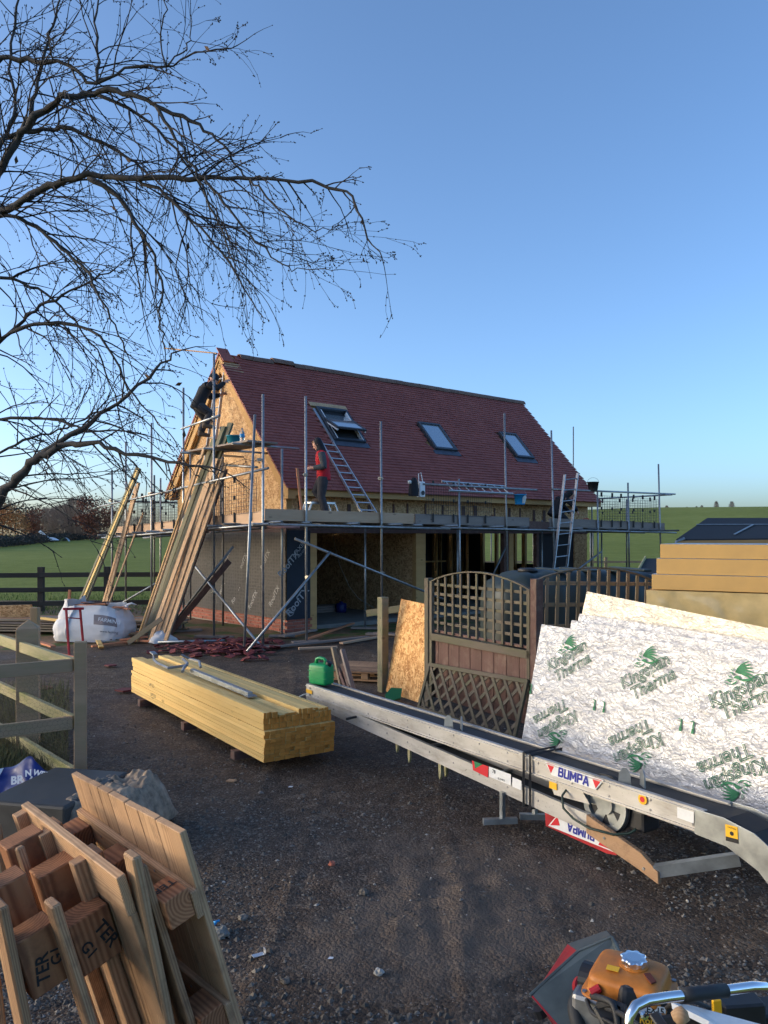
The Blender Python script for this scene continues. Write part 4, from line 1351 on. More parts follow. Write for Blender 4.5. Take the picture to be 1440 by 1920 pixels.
for (a, t, tx, sz, bo, m, k) in ((.835, .60, 'FARMING', .14, .001, 'whiteink', .72), (.83, .30, 'www.farming', .075, 0, 'ink', .85)):
    p = BM @ bagpt(a, t, .03); q0 = BM @ bagpt(a - .04, t + .015, .03); q1 = BM @ bagpt(a + .04, t - .015, .03)
    o = letter('lettering', text(tx, sz, bo, 0), p, q1 - q0, (q1 - q0).cross(V((0, .25, 1))), M[m], bag)
    o.matrix_basis = o.matrix_basis @ Matrix.Scale(k, 4)
mb = MB(); mb.tube([BM @ bagpt(.72, t, .02) for t in (.1, .3, .5, .7, .9, 1.0)], .022, 6); mb.build('lifting_strap', M['bag'], bag, I4, smooth=True)
mb = MB(); q = BM @ bagpt(.02, .98); mb.tube([q, q + V((.02, 0, .1)), q + V((.1, 0, .13)), q + V((.2, 0, .10))], [.03, .03, .02, .008], 6); mb.build('lifting_strap', M['bag'], bag, I4, smooth=True)
cont = thing('bagged_offcuts', 'reddish offcuts piled in the mouth of the white bulk bag', 'offcuts', BM @ V((0, 0, .6)))
for k in range(16):
    p = BM @ V((rnd.uniform(-.3, .5), rnd.uniform(-.3, .2), .62 + rnd.uniform(0, .12)))
    a = rnd.uniform(-.9, .9); d = V((math.cos(a), math.sin(a), rnd.uniform(-.2, .3))) * rnd.uniform(.1, .28)
    plank('offcut', p - d, p + d, rnd.choice((.06, .09)), .025, M[rnd.choice(['pinkbat', 'pinkbat', 'brownwood', 'roughpallet'])], cont)
loose('upright_stick', 'short reddish stick poking up at the left end of the white bag', 'stick', P(127, 1150, 16.2), P(131, 1106, 16.3), .05, .04, 'pinkbat', (0, -1, 0))
# ------------------------------------------------------------------ red trolley frame
tp = G(129, 1233)
t = thing('red_trolley_frame', 'upright red metal trolley frame in front of the white bag', 'trolley', tp)
YF = tp.y
A0, A1, B0, B1 = P(130, 1232, YF), P(124, 1142, YF + .15), P(157, 1218, YF + .25), P(150, 1141, YF + .3)
for a, c in ((A0, A1), (B0, B1)): plank('upright', a, c, .035, .035, M['red'], t, (1, 0, 0))
plank('top_bar', P(118, 1142, YF + .14), P(157, 1141, YF + .31), .045, .04, M['red'], t)
plank('cross_bar', P(126, 1158, YF + .13), P(151, 1160, YF + .28), .03, .02, M['red'], t)
plank('foot_bar', P(130, 1231, YF + .0), P(196, 1256, YF - .35), .03, .03, M['red'], t)

# ------------------------------------------------------------------ stack of yellow battens
N0 = V((-1.06, 7.06, 0)); AX = V((-.562, .827, 0)).normalized(); WX = V((.827, .562, 0)).normalized()
stack = thing('batten_stack', 'neat stack of long yellow treated battens on timber bearers', 'battens', N0 + AX * 1.95 + WX * .35)
LST = 3.9


def batten(w0, z0, w, h, j=.012, l0=0.0, l1=0.0):
    p = N0 + WX * (w0 + w / 2) + V((0, 0, z0 + h / 2))
    a = rnd.uniform(-j, j) + l0; c = LST + rnd.uniform(-.02, .02) + l1
    if rnd.random() < .04 and j > .005: a += .02
    p0, p1 = p + AX * a, p + AX * c
    L_ = round((p1 - p0).length, 2)
    return plank('batten', p0, p0 + AX * L_, w - .0012, h - .0012, M['batten'], stack, (0, 0, 1), .0022)


for r in range(8):
    n = 14; cw = .0515
    for i in range(n): batten(i * cw + (.004 if r >= 4 else 0) , .085 + r * .0345, cw, .0345, (.007 if r % 4 else .010), -.012 if r >= 4 else 0)
z1 = .085 + 8 * .0345
for i in range(27): batten(.018 + i * .0257, z1, .0257, .052, .008, .04)
for i in range(27): batten(.016 + i * .0257, z1 + .0525, .0257, .052, .01, .035)
z2 = z1 + .1052
for i in range(5): batten(.012 + i * .0262, z2, .0262, .055, .01, .02)
for i in range(3): batten(.16 + i * .062, z2, .06, .022, .03, .03)
for i in range(5): batten(.36 + i * .0262, z2, .0262, .053, .01, .0)
for i in range(4): batten(.5 + i * .045, z2, .044, .022 + .006 * (i % 2), .03, .05)
for i, (w0, s) in enumerate(((-.06, .55), (-.05, 1.9), (-.07, 3.35))):
    p = N0 + AX * s + V((0, 0, .042)); plank('bearer', p + WX * w0, p + WX * .76, .09, .082, M['brownwood'], stack)
for (px, py) in ((284, 1285), (287, 1304)):
    p = onplane(px, py, N0 - WX * .003, WX)
    o = letter('stamp', text('UFP 5L3', .03, 0, 0), p, -AX, -WX, M['ink'], stack); o.matrix_basis = o.matrix_basis @ Matrix.Scale(1.9, 4)
# galvanised bracket tool on top of the stack
zt_ = z2 + .075
def stk(s, w, z=0): return N0 + AX * s + WX * w + V((0, 0, z))
br = thing('steel_prop', 'grey steel prop with forked hook lying on top of the yellow battens', 'prop', stk(1.8, .2, zt_))
zz = z2 + .045
plank('shaft', stk(.85, .26, zz + .01), stk(2.35, .23, zz + .04), .055, .05, M['galv'], br)
mb = MB(); mb.tube([stk(2.3, .1, zz + .05), stk(2.42, .16, zz + .07), stk(2.5, .23, zz + .10), stk(2.62, .22, zz + .14)], .018, 6); mb.build('fork', M['steel'], br, I4)
mb = MB(); mb.tube([stk(2.45, .22, zz + .09), stk(2.55, .02, zz + .06), stk(2.95, -.02 + .05, zz + .06), stk(3.15, .05, zz + .08), stk(3.2, .07, zz + .15)], .016, 6); mb.build('hook', M['steel'], br, I4)
mb = MB(); mb.tube([stk(2.4, .35, zz + .06), stk(2.7, .45, zz + .08), stk(2.95, .42, zz + .08), stk(3.0, .34, zz + .13)], .016, 6); mb.build('hook', M['steel'], br, I4)
plank('tooth', stk(3.12, .06, zz + .14), stk(3.25, .06, zz + .16), .06, .02, M['steel'], br)
mb = MB(); mb.box((0, 0, 0), (.1, .1, .012)); mb.build('foot_plate', M['steel'], br, frame(stk(.84, .26, zz + .0), AX))

# ------------------------------------------------------------------ broken tiles
heap = thing('broken_tile_heap', 'spread of broken dark red tiles on the ground behind the yellow battens', 'tiles', G(430, 1222))
shards = []
for k in range(7):
    mb = MB(); n = rnd.choice((4, 5, 5)); a0 = rnd.random() * 6
    poly = [(rnd.uniform(.06, .13) * math.cos(a0 + 2 * math.pi * i / n), rnd.uniform(.05, .1) * math.sin(a0 + 2 * math.pi * i / n)) for i in range(n)]
    mb.prism(poly, -.007, .007); shards.append(mb.mesh('tile_shard', M['mudred']))
for k in range(210):
    x = rnd.gauss(425, 55); y = 1216 + rnd.gauss(0, 8) + (x - 425) * -.02
    if not 250 < x < 530: continue
    c = max(0, 1 - abs(x - 430) / 110) * max(0, 1 - abs(y - 1214) / 18)
    p = G(x, min(max(y, 1200), 1252), 0) + V((0, 0, rnd.uniform(.0, .04 + .10 * c)))
    put(bpy.data.objects.new('tile_shard', rnd.choice(shards)), heap, Matrix.Translation(p) @ Matrix.Rotation(rnd.uniform(0, 6.3), 4, 'Z') @ Matrix.Rotation(R(rnd.gauss(0, 14)), 4, 'X') @ Matrix.Scale(rnd.uniform(.7, 1.3), 4))
for (x, y, s, lab) in ((237, 1293, 1.5, 'flat red tile piece left of the yellow battens'), (205, 1247, 1.2, 'red tile piece between the fence post and the tile heap'), (80, 1290, 1.8, 'reddish slab seen through the wire fence')):
    o = ob('tile_piece', shards[int(x) % 7], None, None, Matrix.Translation(G(x, y, .01)) @ Matrix.Scale(s, 4)); tag(o, lab, 'tile')


# ------------------------------------------------------------------ foreground fence on the left
fnc = thing('paddock_fence', 'weathered post and rail fence corner with chicken wire on the left', 'fence', V((-2.5, 6.6, 0)))
AP = V((-2.504, 6.6, 0))
mb = MB(); mb.box((0, 0, .60), (.096, .096, 1.24)); mb.build('post', M['fencewood'], fnc, Matrix.Translation(AP) @ Matrix.Rotation(R(16), 4, 'Z') @ T(0, 0, 0), bevel=.006)
BP = V((-3.45, 7.76, 0))
mb = MB(); q = .1
mb.add([(-q, -q, -.05), (q, -q, -.05), (q, q, -.05), (-q, q, -.05), (-q, -q, 1.20), (q, -q, 1.20), (q, q, 1.20), (-q, q, 1.20), (0, 0, 1.28)], [(0, 3, 2, 1), (0, 1, 5, 4), (1, 2, 6, 5), (2, 3, 7, 6), (3, 0, 4, 7), (4, 5, 8), (5, 6, 8), (6, 7, 8), (7, 4, 8)])
mb.build('gate_post', M['fencewood'], fnc, Matrix.Translation(BP) @ Matrix.Rotation(R(18), 4, 'Z'), bevel=.005)
plank('stub_post', V((-3.75, 8.6, 0)), V((-3.75, 8.6, 1.32)), .08, .08, M['fencewood'], fnc, (0, -1, 0))
ld = V((-1.49, 1.72, 0)).normalized(); sdn = V((ld.y, -ld.x, 0))
for z, dz in ((1.03, 0), (.56, -.02), (.13, -.02)):
    p = AP + V((-.05, -.0, z)); plank('rail', p, p + ld * 3.2 + V((0, 0, dz)), .045, .10, M['paleold'], fnc)
hd = V((-.82, -.54, 0)).normalized()
for z in (1.03, .56):
    p = AP + V((-.055, -.03, z)); plank('rail', p, p + hd * 1.6, .04, .105, M['fencewood'], fnc)
# chicken wire: hexagons of thin wire
def hexwire(o, ux, uz, W_, H_, s, r=.0007):
    mb = MB()
    rows = int(H_ / (s * 1.5)); cols = int(W_ / (s * math.sqrt(3)))
    for j in range(rows):
        for i in range(cols):
            cx = (i + .5 * (j % 2)) * s * math.sqrt(3); cz = j * s * 1.5
            pts = [(cx, cz + s), (cx - s * .866, cz + s * .5), (cx - s * .866, cz - s * .5)]
            pts = [o + ux * (a + rnd.uniform(-.002, .002)) + uz * (c + rnd.uniform(-.002, .002)) for a, c in pts]
            mb.tube(pts + [], r, 3, False)
            mb.tube([pts[0], o + ux * (cx + s * .866) + uz * (cz + s * .5)], r, 3, False)
    return mb
hexwire(AP + sdn * -.035 + V((-.05, -.06, .0)), ld, V((0, 0, 1)), 2.2, 1.0, .022).build('chicken_wire', M['wire'], fnc, I4)
hexwire(AP + V((-.06, -.07, .05)), hd, V((0, 0, 1)), 1.3, .95, .022).build('chicken_wire', M['wire'], fnc, I4)

# ------------------------------------------------------------------ dark field fence
ff = thing('field_fence', 'dark post and three rail fence along the edge of the green field', 'fence', V((-9, 21.5, 0)))
fa0, fa1 = V((-19, 20.6, 0)), V((1.5, 23.6, 0))
def fpt(px):
    t = (px - 720) / F; d = fa1 - fa0
    s = (t * fa0.y - fa0.x) / (d.x - t * d.y); return fa0 + d * s
prev = None
for px in (-160, -45, 77, 201, 316, 430, 540):
    p = fpt(px); plank('post', p, p + V((0, 0, 1.22)), .16, .12, M['darkwood'], ff, (0, -1, 0))
    if prev is not None:
        for z in (1.0, .6, .22): plank('rail', prev + V((0, -.09, z)), p + V((0, -.09, z + rnd.uniform(-.01, .01))), .04, .13, M['darkwood'], ff)
    prev = p
ff2 = thing('field_fence', 'thin grey rail fence crossing the field behind the house on the right', 'fence', V((9, 34, 0)))
prev = None
for k in range(9):
    p = V((-1 + k * 2.6, 33.5 + k * .1, field_z(-1 + k * 2.6, 33.5 + k * .1))); plank('post', p, p + V((0, 0, 1.25)), .12, .1, M['oldwood'], ff2, (0, -1, 0))
    if prev is not None:
        for z in (1.05, .65, .3): plank('rail', prev + V((0, -.07, z)), p + V((0, -.07, z)), .03, .09, M['oldwood'], ff2)
    prev = p
# ------------------------------------------------------------------ green post, leaning OSB board
pb = G(718, 1294)
o = MB().box((0, 0, .60), (.11, .11, 1.32)).build('timber_post', M['greenpine'], None, Matrix.Translation(pb) @ Matrix.Rotation(R(38), 4, 'Z'), bevel=.006)
tag(o, 'square greenish timber post standing beside the leaning OSB board', 'post')
o = plank('green_rail', P(688, 1150, 12.2), P(752, 1141, 12.0), .05, .10, M['greenpine']); tag(o, 'short green treated rail behind the post and OSB board', 'rail')
c = [G(723, 1296), G(789, 1319)]
tl_, tr_ = P(752, 1123, 10.95), P(814, 1136, 10.05)
mb = MB(); nrm = (c[1] - c[0]).cross(tl_ - c[0]).normalized() * .018
mb.add([*c, tr_, tl_] + [p - nrm for p in (*c, tr_, tl_)], QF)
OM = frame(c[0], c[1] - c[0], nrm)
mb.v = [tuple(OM.inverted() @ V(p)) for p in mb.v]
o = mb.build('leaning_osb_board', M['osbnear'], None, OM); tag(o, 'orange OSB board leaning against the trellis fence', 'board')


# ------------------------------------------------------------------ trellis fence panels
_sw = .034


def trellis(name, label, o0, d, L_, zb, zrail, zend, rise, nv, nh, roll=0.0, boarded=True, sag=0.0, zl=.92):
    d = d.normalized(); n = V((d.y, -d.x, 0))
    TM = frame(o0, d, (0, 0, 1)) @ Matrix.Rotation(roll, 4, 'Y')
    t = thing(name, label, 'fence panel', TM)
    def W_(x, y, z): return TM @ V((x, y, z))
    nw = TM.to_3x3() @ V((0, -1, 0))
    ztop = lambda s: zend + rise * math.sin(math.pi * min(1, max(0, s))) ** .8
    if boarded:
        nb_ = 17
        for i in range(nb_):
            x = (i + .5) * L_ / nb_
            plank('fence_board', W_(x, .012 + .006 * (i % 2), zb), W_(x + rnd.uniform(-.004, .004), .012 + .006 * (i % 2), zrail), L_ / nb_ + .006, .012, M['brownwood'], t, nw)
        plank('rail', W_(0, -.025, zrail - .02), W_(L_, -.025, zrail - .02), .03, .085, M['trellis'], t, (0, 0, 1))
        plank('capping', W_(0, .01, zrail + .05), W_(L_, .01, zrail + .05), .03, .03, M['brownwood'], t)
    for x in (.02, L_ - .02):
        plank('side_frame', W_(x, -.02, zb), W_(x, -.02, ztop(0) + .02), .05, .04, M['trellis'], t, nw)
    for i in range(nv):
        x = (i + 1) * L_ / (nv + 1)
        plank('slat', W_(x, -.018, zl), W_(x, -.018, ztop(x / L_) - .01), _sw, .016, M['trellis'] if boarded else M['oldwood'], t, nw)
    for k in range(nh):
        z = zl + .12 + k * (zend - .02 - zl - .12) / (nh - 1)
        plank('slat', W_(0, .0, z), W_(L_, .0, z), _sw, .016, M['trellis'] if boarded else M['oldwood'], t, nw)
    mb = MB(); pts = [W_(L_ * k / 16, -.01, ztop(k / 16) + .005) for k in range(17)]
    for a, c_ in zip(pts, pts[1:]): mb.beam(a, c_, .045, .016, (0, 0, 1))
    mb.build('arched_cap', M['trellis'], t, I4)
    return t


TO, TD = V((.59, 9.8, 0)), V((.522, -.852, 0))
trellis('trellis_panel', 'brown fence panel with arched trellis top behind the leaning boards', TO, TD, 1.80, .12, .88, 1.52, .155, 11, 5)
tpst = TO + TD * 1.87
o = MB().box((0, 0, .82), (.095, .095, 1.66)).build('fence_post', M['brownwood'], None, Matrix.Translation(tpst) @ Matrix.Rotation(R(30), 4, 'Z'), bevel=.006); tag(o, 'brown timber post at the right end of the trellis panel', 'post')
o = MB().box((0, 0, .78), (.085, .085, 1.58)).build('fence_post', M['trellis'], None, Matrix.Translation(TO - TD * .07) @ Matrix.Rotation(R(30), 4, 'Z'), bevel=.006); tag(o, 'grey timber post at the left end of the trellis panel', 'post')
_sw = .046
trellis('trellis_panel', 'grey arched trellis panel tilted in front of the dark oil tank', V((1.66, 9.0, 0)), V((1.62, .8, 0)), 1.80, .55, .9, 1.58, .16, 11, 4, R(2.0), False, zl=.7)
# diamond lattice leaning on the fence panel
LT = thing('diamond_lattice', 'small diamond lattice panel leaning at the foot of the fence panel', 'lattice', V((.55, 9.5, 0)))
n_ = V((-.852, -.522, 0))
bl = TO + TD * .0 + n_ * .20 + V((0, 0, .0)); br_ = TO + TD * 1.78 + n_ * .20 + V((0, 0, .0)); tlp = TO + TD * .03 + n_ * .05 + V((0, 0, .53)); trp = TO + TD * 1.81 + n_ * .05 + V((0, 0, .60))
lz = (br_ - bl).cross(tlp - bl).normalized()
def lat(s, t): return bl.lerp(br_, s).lerp(tlp.lerp(trp, s), t)
for a, c in ((lat(0, .02), lat(1, .02)), (lat(0, .98), lat(1, .98)), (lat(.008, 0), lat(.008, 1)), (lat(.992, 0), lat(.992, 1))):
    plank('frame_bar', a + lz * .012, c + lz * .012, .045, .03, M['trellis'], LT, lz)
asp = 1.8 / .56
for sgn, off in ((1, 0), (-1, .012)):
    k = -3
    for i in range(-4, 12):
        s0 = i / 9.0
        pts = []
        a, c = (s0, 0.0), (s0 + sgn * 1 / asp, 1.0)
        # clip to the frame
        if sgn < 0: a = (s0 + 1 / asp, 0.0); c = (s0, 1.0)
        lo, hi = 0.0, 1.0
        dx = c[0] - a[0]
        for lim, sg in ((0.0, 1), (1.0, -1)):
            va, vb = sg * (a[0] - lim), sg * (c[0] - lim)
            if va < 0 and vb < 0: lo, hi = 1, 0; break
            if va < 0: lo = max(lo, -va / (vb - va))
            elif vb < 0: hi = min(hi, va / (va - vb))
        if hi - lo < .08: continue
        plank('lattice_slat', lat(a[0] + dx * lo, lo) + lz * off, lat(a[0] + dx * hi, hi) + lz * off, .042, .009, M['trellis'], LT, lz)

# ------------------------------------------------------------------ pallet and small trestle beside the post
p0 = G(620, 1276)
PM = Matrix.Translation(p0) @ Matrix.Rotation(R(-14), 4, 'Z')
plt = thing('ground_pallet', 'low pallet with boarded top lying behind the green jerrycan', 'pallet', PM)
for i in range(6):
    MB().box((.5, .07 + i * .155, .135), (1.05, .148, .02)).build('deck_board', M['roughpallet'], plt, PM)
for x in (.05, .5, .95):
    for y in (.08, .46, .84): MB().box((x, y, .075), (.1, .12, .09)).build('block', M['pallet'], plt, PM, bevel=.004)
for y in (.08, .46, .84): MB().box((.5, y, .018), (1.05, .1, .02)).build('bottom_board', M['pallet'], plt, PM)
ts = thing('timber_trestle', 'pair of grey brown timber struts standing by the jerrycan', 'trestle', G(645, 1292))
for (x0, y0, x1, y1, Yd, m, w) in ((642, 1290, 625, 1214, 10.6, 'oldwood', .07), (662, 1294, 642, 1218, 10.4, 'greyboard', .07), (650, 1292, 634, 1250, 10.45, 'brownwood', .05), (656, 1292, 645, 1252, 10.4, 'brownwood', .05)):
    plank('strut', P(x0, y0, Yd), P(x1, y1, Yd + .35), w, .04, M[m], ts, (.6, -.8, 0))
mb = MB(); mb.prism([(-.12, -.05), (.05, -.09), (.14, .02), (.02, .1), (-.1, .05)], 0, .03)
o = mb.build('plastic_scrap', M['greenglass'], None, Matrix.Translation(G(738, 1304, .04)) @ Matrix.Rotation(R(50), 4, 'X') @ Matrix.Rotation(R(30), 4, 'Z')); tag(o, 'green plastic scrap at the foot of the leaning OSB board', 'scrap')

# ------------------------------------------------------------------ oil tank
TC = V((2.75, 11.6, 0))
OT = thing('oil_tank', 'large dark green plastic oil tank behind the trellis', 'tank', TC)
TMx = Matrix.Translation(TC) @ Matrix.Rotation(R(12), 4, 'Z')
def tankpt(a, t):
    an = a * 2 * math.pi; x = (t * 2 - 1)
    c_, s_ = math.cos(an), math.sin(an); p = .45
    ry = math.copysign(abs(c_) ** p, c_) * .62; rz = math.copysign(abs(s_) ** p, s_) * .72
    e = (1 - abs(x) ** 5) ** .35 if abs(x) < 1 else 0
    rib = 1 + .035 * (1 if (t * 7) % 1 < .42 else 0)
    return (x * 1.35, ry * e * rib, .86 + rz * (.25 + .75 * e) * (1 if rz < 0 else rib))
mb = MB(); mb.grid(lambda t, a: tankpt(a, t), 56, 40); mb.build('tank_body', M['tank'], OT, TMx, smooth=True)
mb = MB(); mb.lathe([(.14, 0), (.14, .035), (.11, .05), (.0, .055)], 20); mb.build('lid', M['black'], OT, TMx @ T(-.75, -.1, 1.58), smooth=True)
for x in (-.35, .05, .45, .85):
    MB().box((x, -.05, 1.60), (.13, 1.05, .035)).build('rib', M['tank'], OT, TMx, bevel=.012)
for y in (-.4, .4): MB().box((0, y, .06), (2.4, .2, .16)).build('support_block', M['concrete'], OT, TMx)

# ------------------------------------------------------------------ sheds with felt roofs
def shed(name, label, x0, x1, Y0, zw, pts_roof, depth, m='oldwood'):
    t = thing(name, label, 'shed', V(((x0 + x1) / 2, Y0, 0)))
    MB().box(((x0 + x1) / 2, Y0 + depth / 2, zw / 2), (x1 - x0, depth, zw)).build('wall', M[m], t, I4)
    return t
YS = 21.0
e0 = P(1268, 1011, YS); r0 = P(1326, 971, YS + 2.2); r1 = P(1560, 971, YS + 2.2); e1 = P(1560, 1008, YS)
t = thing('felt_roof_shed', 'low shed with black felt roof behind the yellow insulation', 'shed', V(((e0.x + e1.x) / 2, YS, 0)))
bk0 = P(1322, 1003, YS + 4.4); bk0.z = e0.z; bk1 = P(1560, 1003, YS + 4.4); bk1.z = e0.z
MB().prism([(e0.x + .2, e0.y + .15), (e1.x - .2, e1.y + .15), (bk1.x - .2, bk1.y - .15), (bk0.x + .2, bk0.y - .15)], 0, e0.z - .05).build('wall', M['frame'], t, I4)
MB().add([e0, e1, r1, r0] + [p - V((0, 0, .05)) for p in (e0, e1, r1, r0)], QF).build('roof', M['felt'], t, I4)
MB().add([r0, r1, bk1, bk0] + [p - V((0, 0, .05)) for p in (r0, r1, bk1, bk0)], QF).build('roof', M['felt'], t, I4)
plank('fascia', e0 + V((.05, -.03, -.09)), e1 + V((0, -.03, -.09)), .03, .1, M['frame'], t)
mb = MB(); mb.tube([e0 + V((-.02, -.05, -.6)), e0 + V((-.02, -.05, -.06)), e0 + V((.2, -.05, .02))], .04, 8); mb.build('downpipe', M['steel'], t, I4, smooth=True)
mb = MB()
rl = lambda a, s: e0.lerp(r0, s).lerp(e1.lerp(r1, s), a) + V((0, -.01, .025))
mb.beam(rl(.0, .63), rl(.6, .62), .04, .008, (0, -.4, 1)); mb.beam(rl(.35, .15), rl(.42, .62), .05, .008, (0, -.4, 1)); mb.build('felt_seam', M['galv'], t, I4)
p = P(1193, 1078, 14.5); q = P(1212, 1047, 15.6); q2 = P(1300, 1047, 15.6); p2 = P(1300, 1080, 14.5)
t = shed('kennel_roof', 'small black felt roof with pale edge board behind the oil tank', p.x + .1, p2.x, 14.6, p.z - .04, None, 1.2, 'oldwood')
MB().add([p, p2, q2, q] + [a - V((0, 0, .03)) for a in (p, p2, q2, q)], QF).build('roof', M['felt'], t, I4)
plank('edge_board', p + V((-.02, -.03, .01)), q + V((-.02, 0, .02)), .03, .06, M['paleold'], t)

# ------------------------------------------------------------------ insulation: leaning foil sheets
SD = V((.477, -.879, 0)).normalized(); SN = V((SD.y, -SD.x, 0)).normalized()      # SN faces the camera side
def sheet_frame(tl, roll=0.0, lean=.26):
    dnv = (SN * lean + V((0, 0, -1.18))).normalized()
    upv = -dnv
    nrm = SD.cross(upv).normalized()
    M_ = Matrix(((SD.x, upv.x, nrm.x, tl.x), (SD.y, upv.y, nrm.y, tl.y), (SD.z, upv.z, nrm.z, tl.z), (0, 0, 0, 1)))
    return M_ @ Matrix.Rotation(roll, 4, 'Z')
def foil_sheet(label, tl, L_, h, th, m, roll=0.0, seed=0, wav=.0035):
    FM = sheet_frame(tl, roll)
    t = thing('foil_insulation_sheet', label, 'insulation', FM)
    MB().box((L_ / 2, -h / 2, -th / 2 - .004), (L_, h, th)).build('foam_core', M['pir'], t, FM, bevel=.002)
    mb = MB()
    def fn(s, q):
        e = min(1, min(s, 1 - s) * 30, min(q, 1 - q) * 20)
        x, y = s * L_, -q * h
        d = wav * (noise.noise(V((x * 5, y * 9, seed))) + .8 * noise.noise(V((x * 13, y * 26, seed + 4)))) * e
        return (x, y, .002 + d)
    mb.grid(lambda s, q: fn(s, 1 - q), 150, 80)
    f = mb.build('foil_face', M[m], t, FM, smooth=True)
    MB().box((L_ / 2, .001, -th / 2), (L_ - .004, .004, th)).build('foil_edge', M[m], t, FM)
    return t, FM
TL = V((1.38, 7.0, 1.316))
t1, FM1 = foil_sheet('front foil faced insulation sheet printed with green lettering', TL, 2.4, 1.2, .05, 'foil')
def lion(o, s, parent, mtx):
    mb = MB()
    def blade(x0, y0, x1, y1, w, bend):
        n = 7; up_ = []; dn_ = []
        dx, dy = x1 - x0, y1 - y0; L_ = math.hypot(dx, dy); nx_, ny_ = -dy / L_, dx / L_
        for i in range(n):
            t = i / (n - 1); b_ = bend * math.sin(math.pi * t); wd_ = w * math.sin(math.pi * (.08 + .84 * t)) ** .8
            px_, py_ = x0 + dx * t + nx_ * b_, y0 + dy * t + ny_ * b_
            up_.append((px_ + nx_ * wd_, py_ + ny_ * wd_, 0)); dn_.append((px_ - nx_ * wd_, py_ - ny_ * wd_, 0))
        mb.add(up_ + dn_, [(n + i, n + i + 1, i + 1, i) for i in range(n - 1)])
    for k in range(6):      # mane stripes sweeping back
        a = .1 + k * .30
        blade(.02, .10 - k * .004, .10 + .50 * math.cos(.95 - k * .21), .10 + .42 * math.sin(.95 - k * .27), .022 + .006 * (k > 0), .05)
    blade(-.02, .12, -.08, .24, .012, .02); blade(-.05, .10, -.13, .17, .012, .01)
    blade(-.16, .06, -.02, -.02, .020, .03); blade(-.20, -.02, -.06, -.07, .014, -.02)      # brow and muzzle
    blade(.0, -.06, .22, -.10, .05, .04); blade(.15, -.09, .62, .04, .035, -.05)               # shoulder and body
    blade(-.30, -.22, .02, -.12, .014, .03); blade(-.30, -.24, -.02, -.27, .012, -.01); blade(-.04, -.26, .12, -.12, .022, -.02); blade(-.20, -.17, -.05, -.20, .02, 0)
    blade(.5, -.03, .82, .16, .012, .03)
    return mb.build('lion_emblem', M['greenink'], parent, mtx @ T(o[0], o[1], .010) @ Matrix.Scale(s, 4))
fi = FM1.inverted()
def fpix(px, py):
    q = fi @ onplane(px, py, FM1 @ V((0, 0, .008)), FM1.to_3x3() @ V((0, 0, 1)))
    return q.x, q.y
def word(tx, px, py, rot):
    x, y = fpix(px, py)
    ob('lettering', text(tx, .12, 0, .0021), M['greenink'], t1, FM1 @ T(x, y, .009) @ Matrix.Rotation(R(rot), 4, 'Z') @ Matrix.Scale(1.12, 4))
for (px, py, kx, ky, tx_, ty_) in ((1058, 1211, 1062, 1229, 1073, 1251), (1204, 1235, 1208, 1259, 1224, 1282), (1377, 1266, 1386, 1292, 1403, 1317)):
    x, y = fpix(px, py); lion((x, y), .24, t1, FM1)
    word('Kingspan', kx, ky, 32); word('Therma', tx_, ty_, 32)
for (px, py, kx, ky, tx_, ty_) in ((1051, 1383, 1044, 1360, 1031, 1336), (1206, 1427, 1195, 1404, 1180, 1376), (1389, 1481, 1377, 1454, 1357, 1424)):
    x, y = fpix(px, py)
    lion((x, y), .24, t1, FM1 @ T(x, y, 0) @ Matrix.Rotation(R(180), 4, 'Z') @ T(-x, -y, 0))
    word('Kingspan', kx, ky, 212); word('Therma', tx_, ty_, 212)
for (px, py) in ((1115, 1320), (1133, 1324), (1277, 1357), (1300, 1362), (996, 1290)):
    x, y = fpix(px, py)
    mb = MB(); mb.box((0, .0, 0), (.012, .06, .001)); mb.box((0, -.035, 0), (.022, .03, .001)); mb.box((-.012, .03, 0), (.03, .006, .001)); mb.build('arrow_mark', M['greenink'], t1, FM1 @ T(x, y, .009))
bkd = -SN
foil_sheet('second foil sheet just behind the printed one', TL + SD * .30 + bkd * .075 + V((0, 0, .06)), 2.3, 1.2, .05, 'foil', R(-.6), 5)
foil_sheet('third foil sheet with dented top edge behind the printed one', TL + SD * .30 + bkd * .16 + V((0, 0, .11)), 2.3, 1.2, .06, 'foil', R(-1.0), 9)
foil_sheet('foil sheet with a painted warm reflection tipped above the other leaning sheets', TL + SD * .22 + bkd * .32 + V((0, 0, .29)), 2.3, 1.2, .05, 'warmlitfoil', R(-4.5), 13)
foil_sheet('rearmost foil sheet leaning against the yellow stack', TL + SD * .8 + bkd * .42 + V((0, 0, .21)), 2.2, 1.2, .06, 'warmlitfoil', R(-4.0), 17)
# yellow foam boards stacked flat
YD = V((.872, -.49, 0)).normalized(); YN = V((-YD.y, YD.x, 0))
y0 = 8.5
zs = [2.004, 1.852, 1.684, 1.520]
for i, (px, lab) in enumerate(((1238, 'top yellow foam board of the tall insulation stack'), (1231, 'second yellow foam board down in the insulation stack'), (1222, 'third yellow foam board down in the insulation stack'))):
    o_ = P(px, 1003, y0); o_.z = 0
    YM = frame(o_ + V((0, 0, (zs[i] + zs[i + 1]) / 2)), YD)
    t = thing('foam_board', lab, 'insulation', YM)
    MB().box((1.2, .6, 0), (2.4, 1.2, zs[i] - zs[i + 1] - .006)).build('foam_core', M['pir'], t, YM, bevel=.004)
    MB().box((1.2, .6, (zs[i] - zs[i + 1]) / 2 - .001), (2.4, 1.2, .003)).build('foil_top', M['foil'], t, YM)
o_ = P(1214, 1003, y0); o_.z = 0
YM = frame(o_, YD)
t = thing('wrapped_foam_pack', 'film wrapped pack of pale foam boards under the yellow boards', 'insulation', YM)
zz = 1.512; k = 0
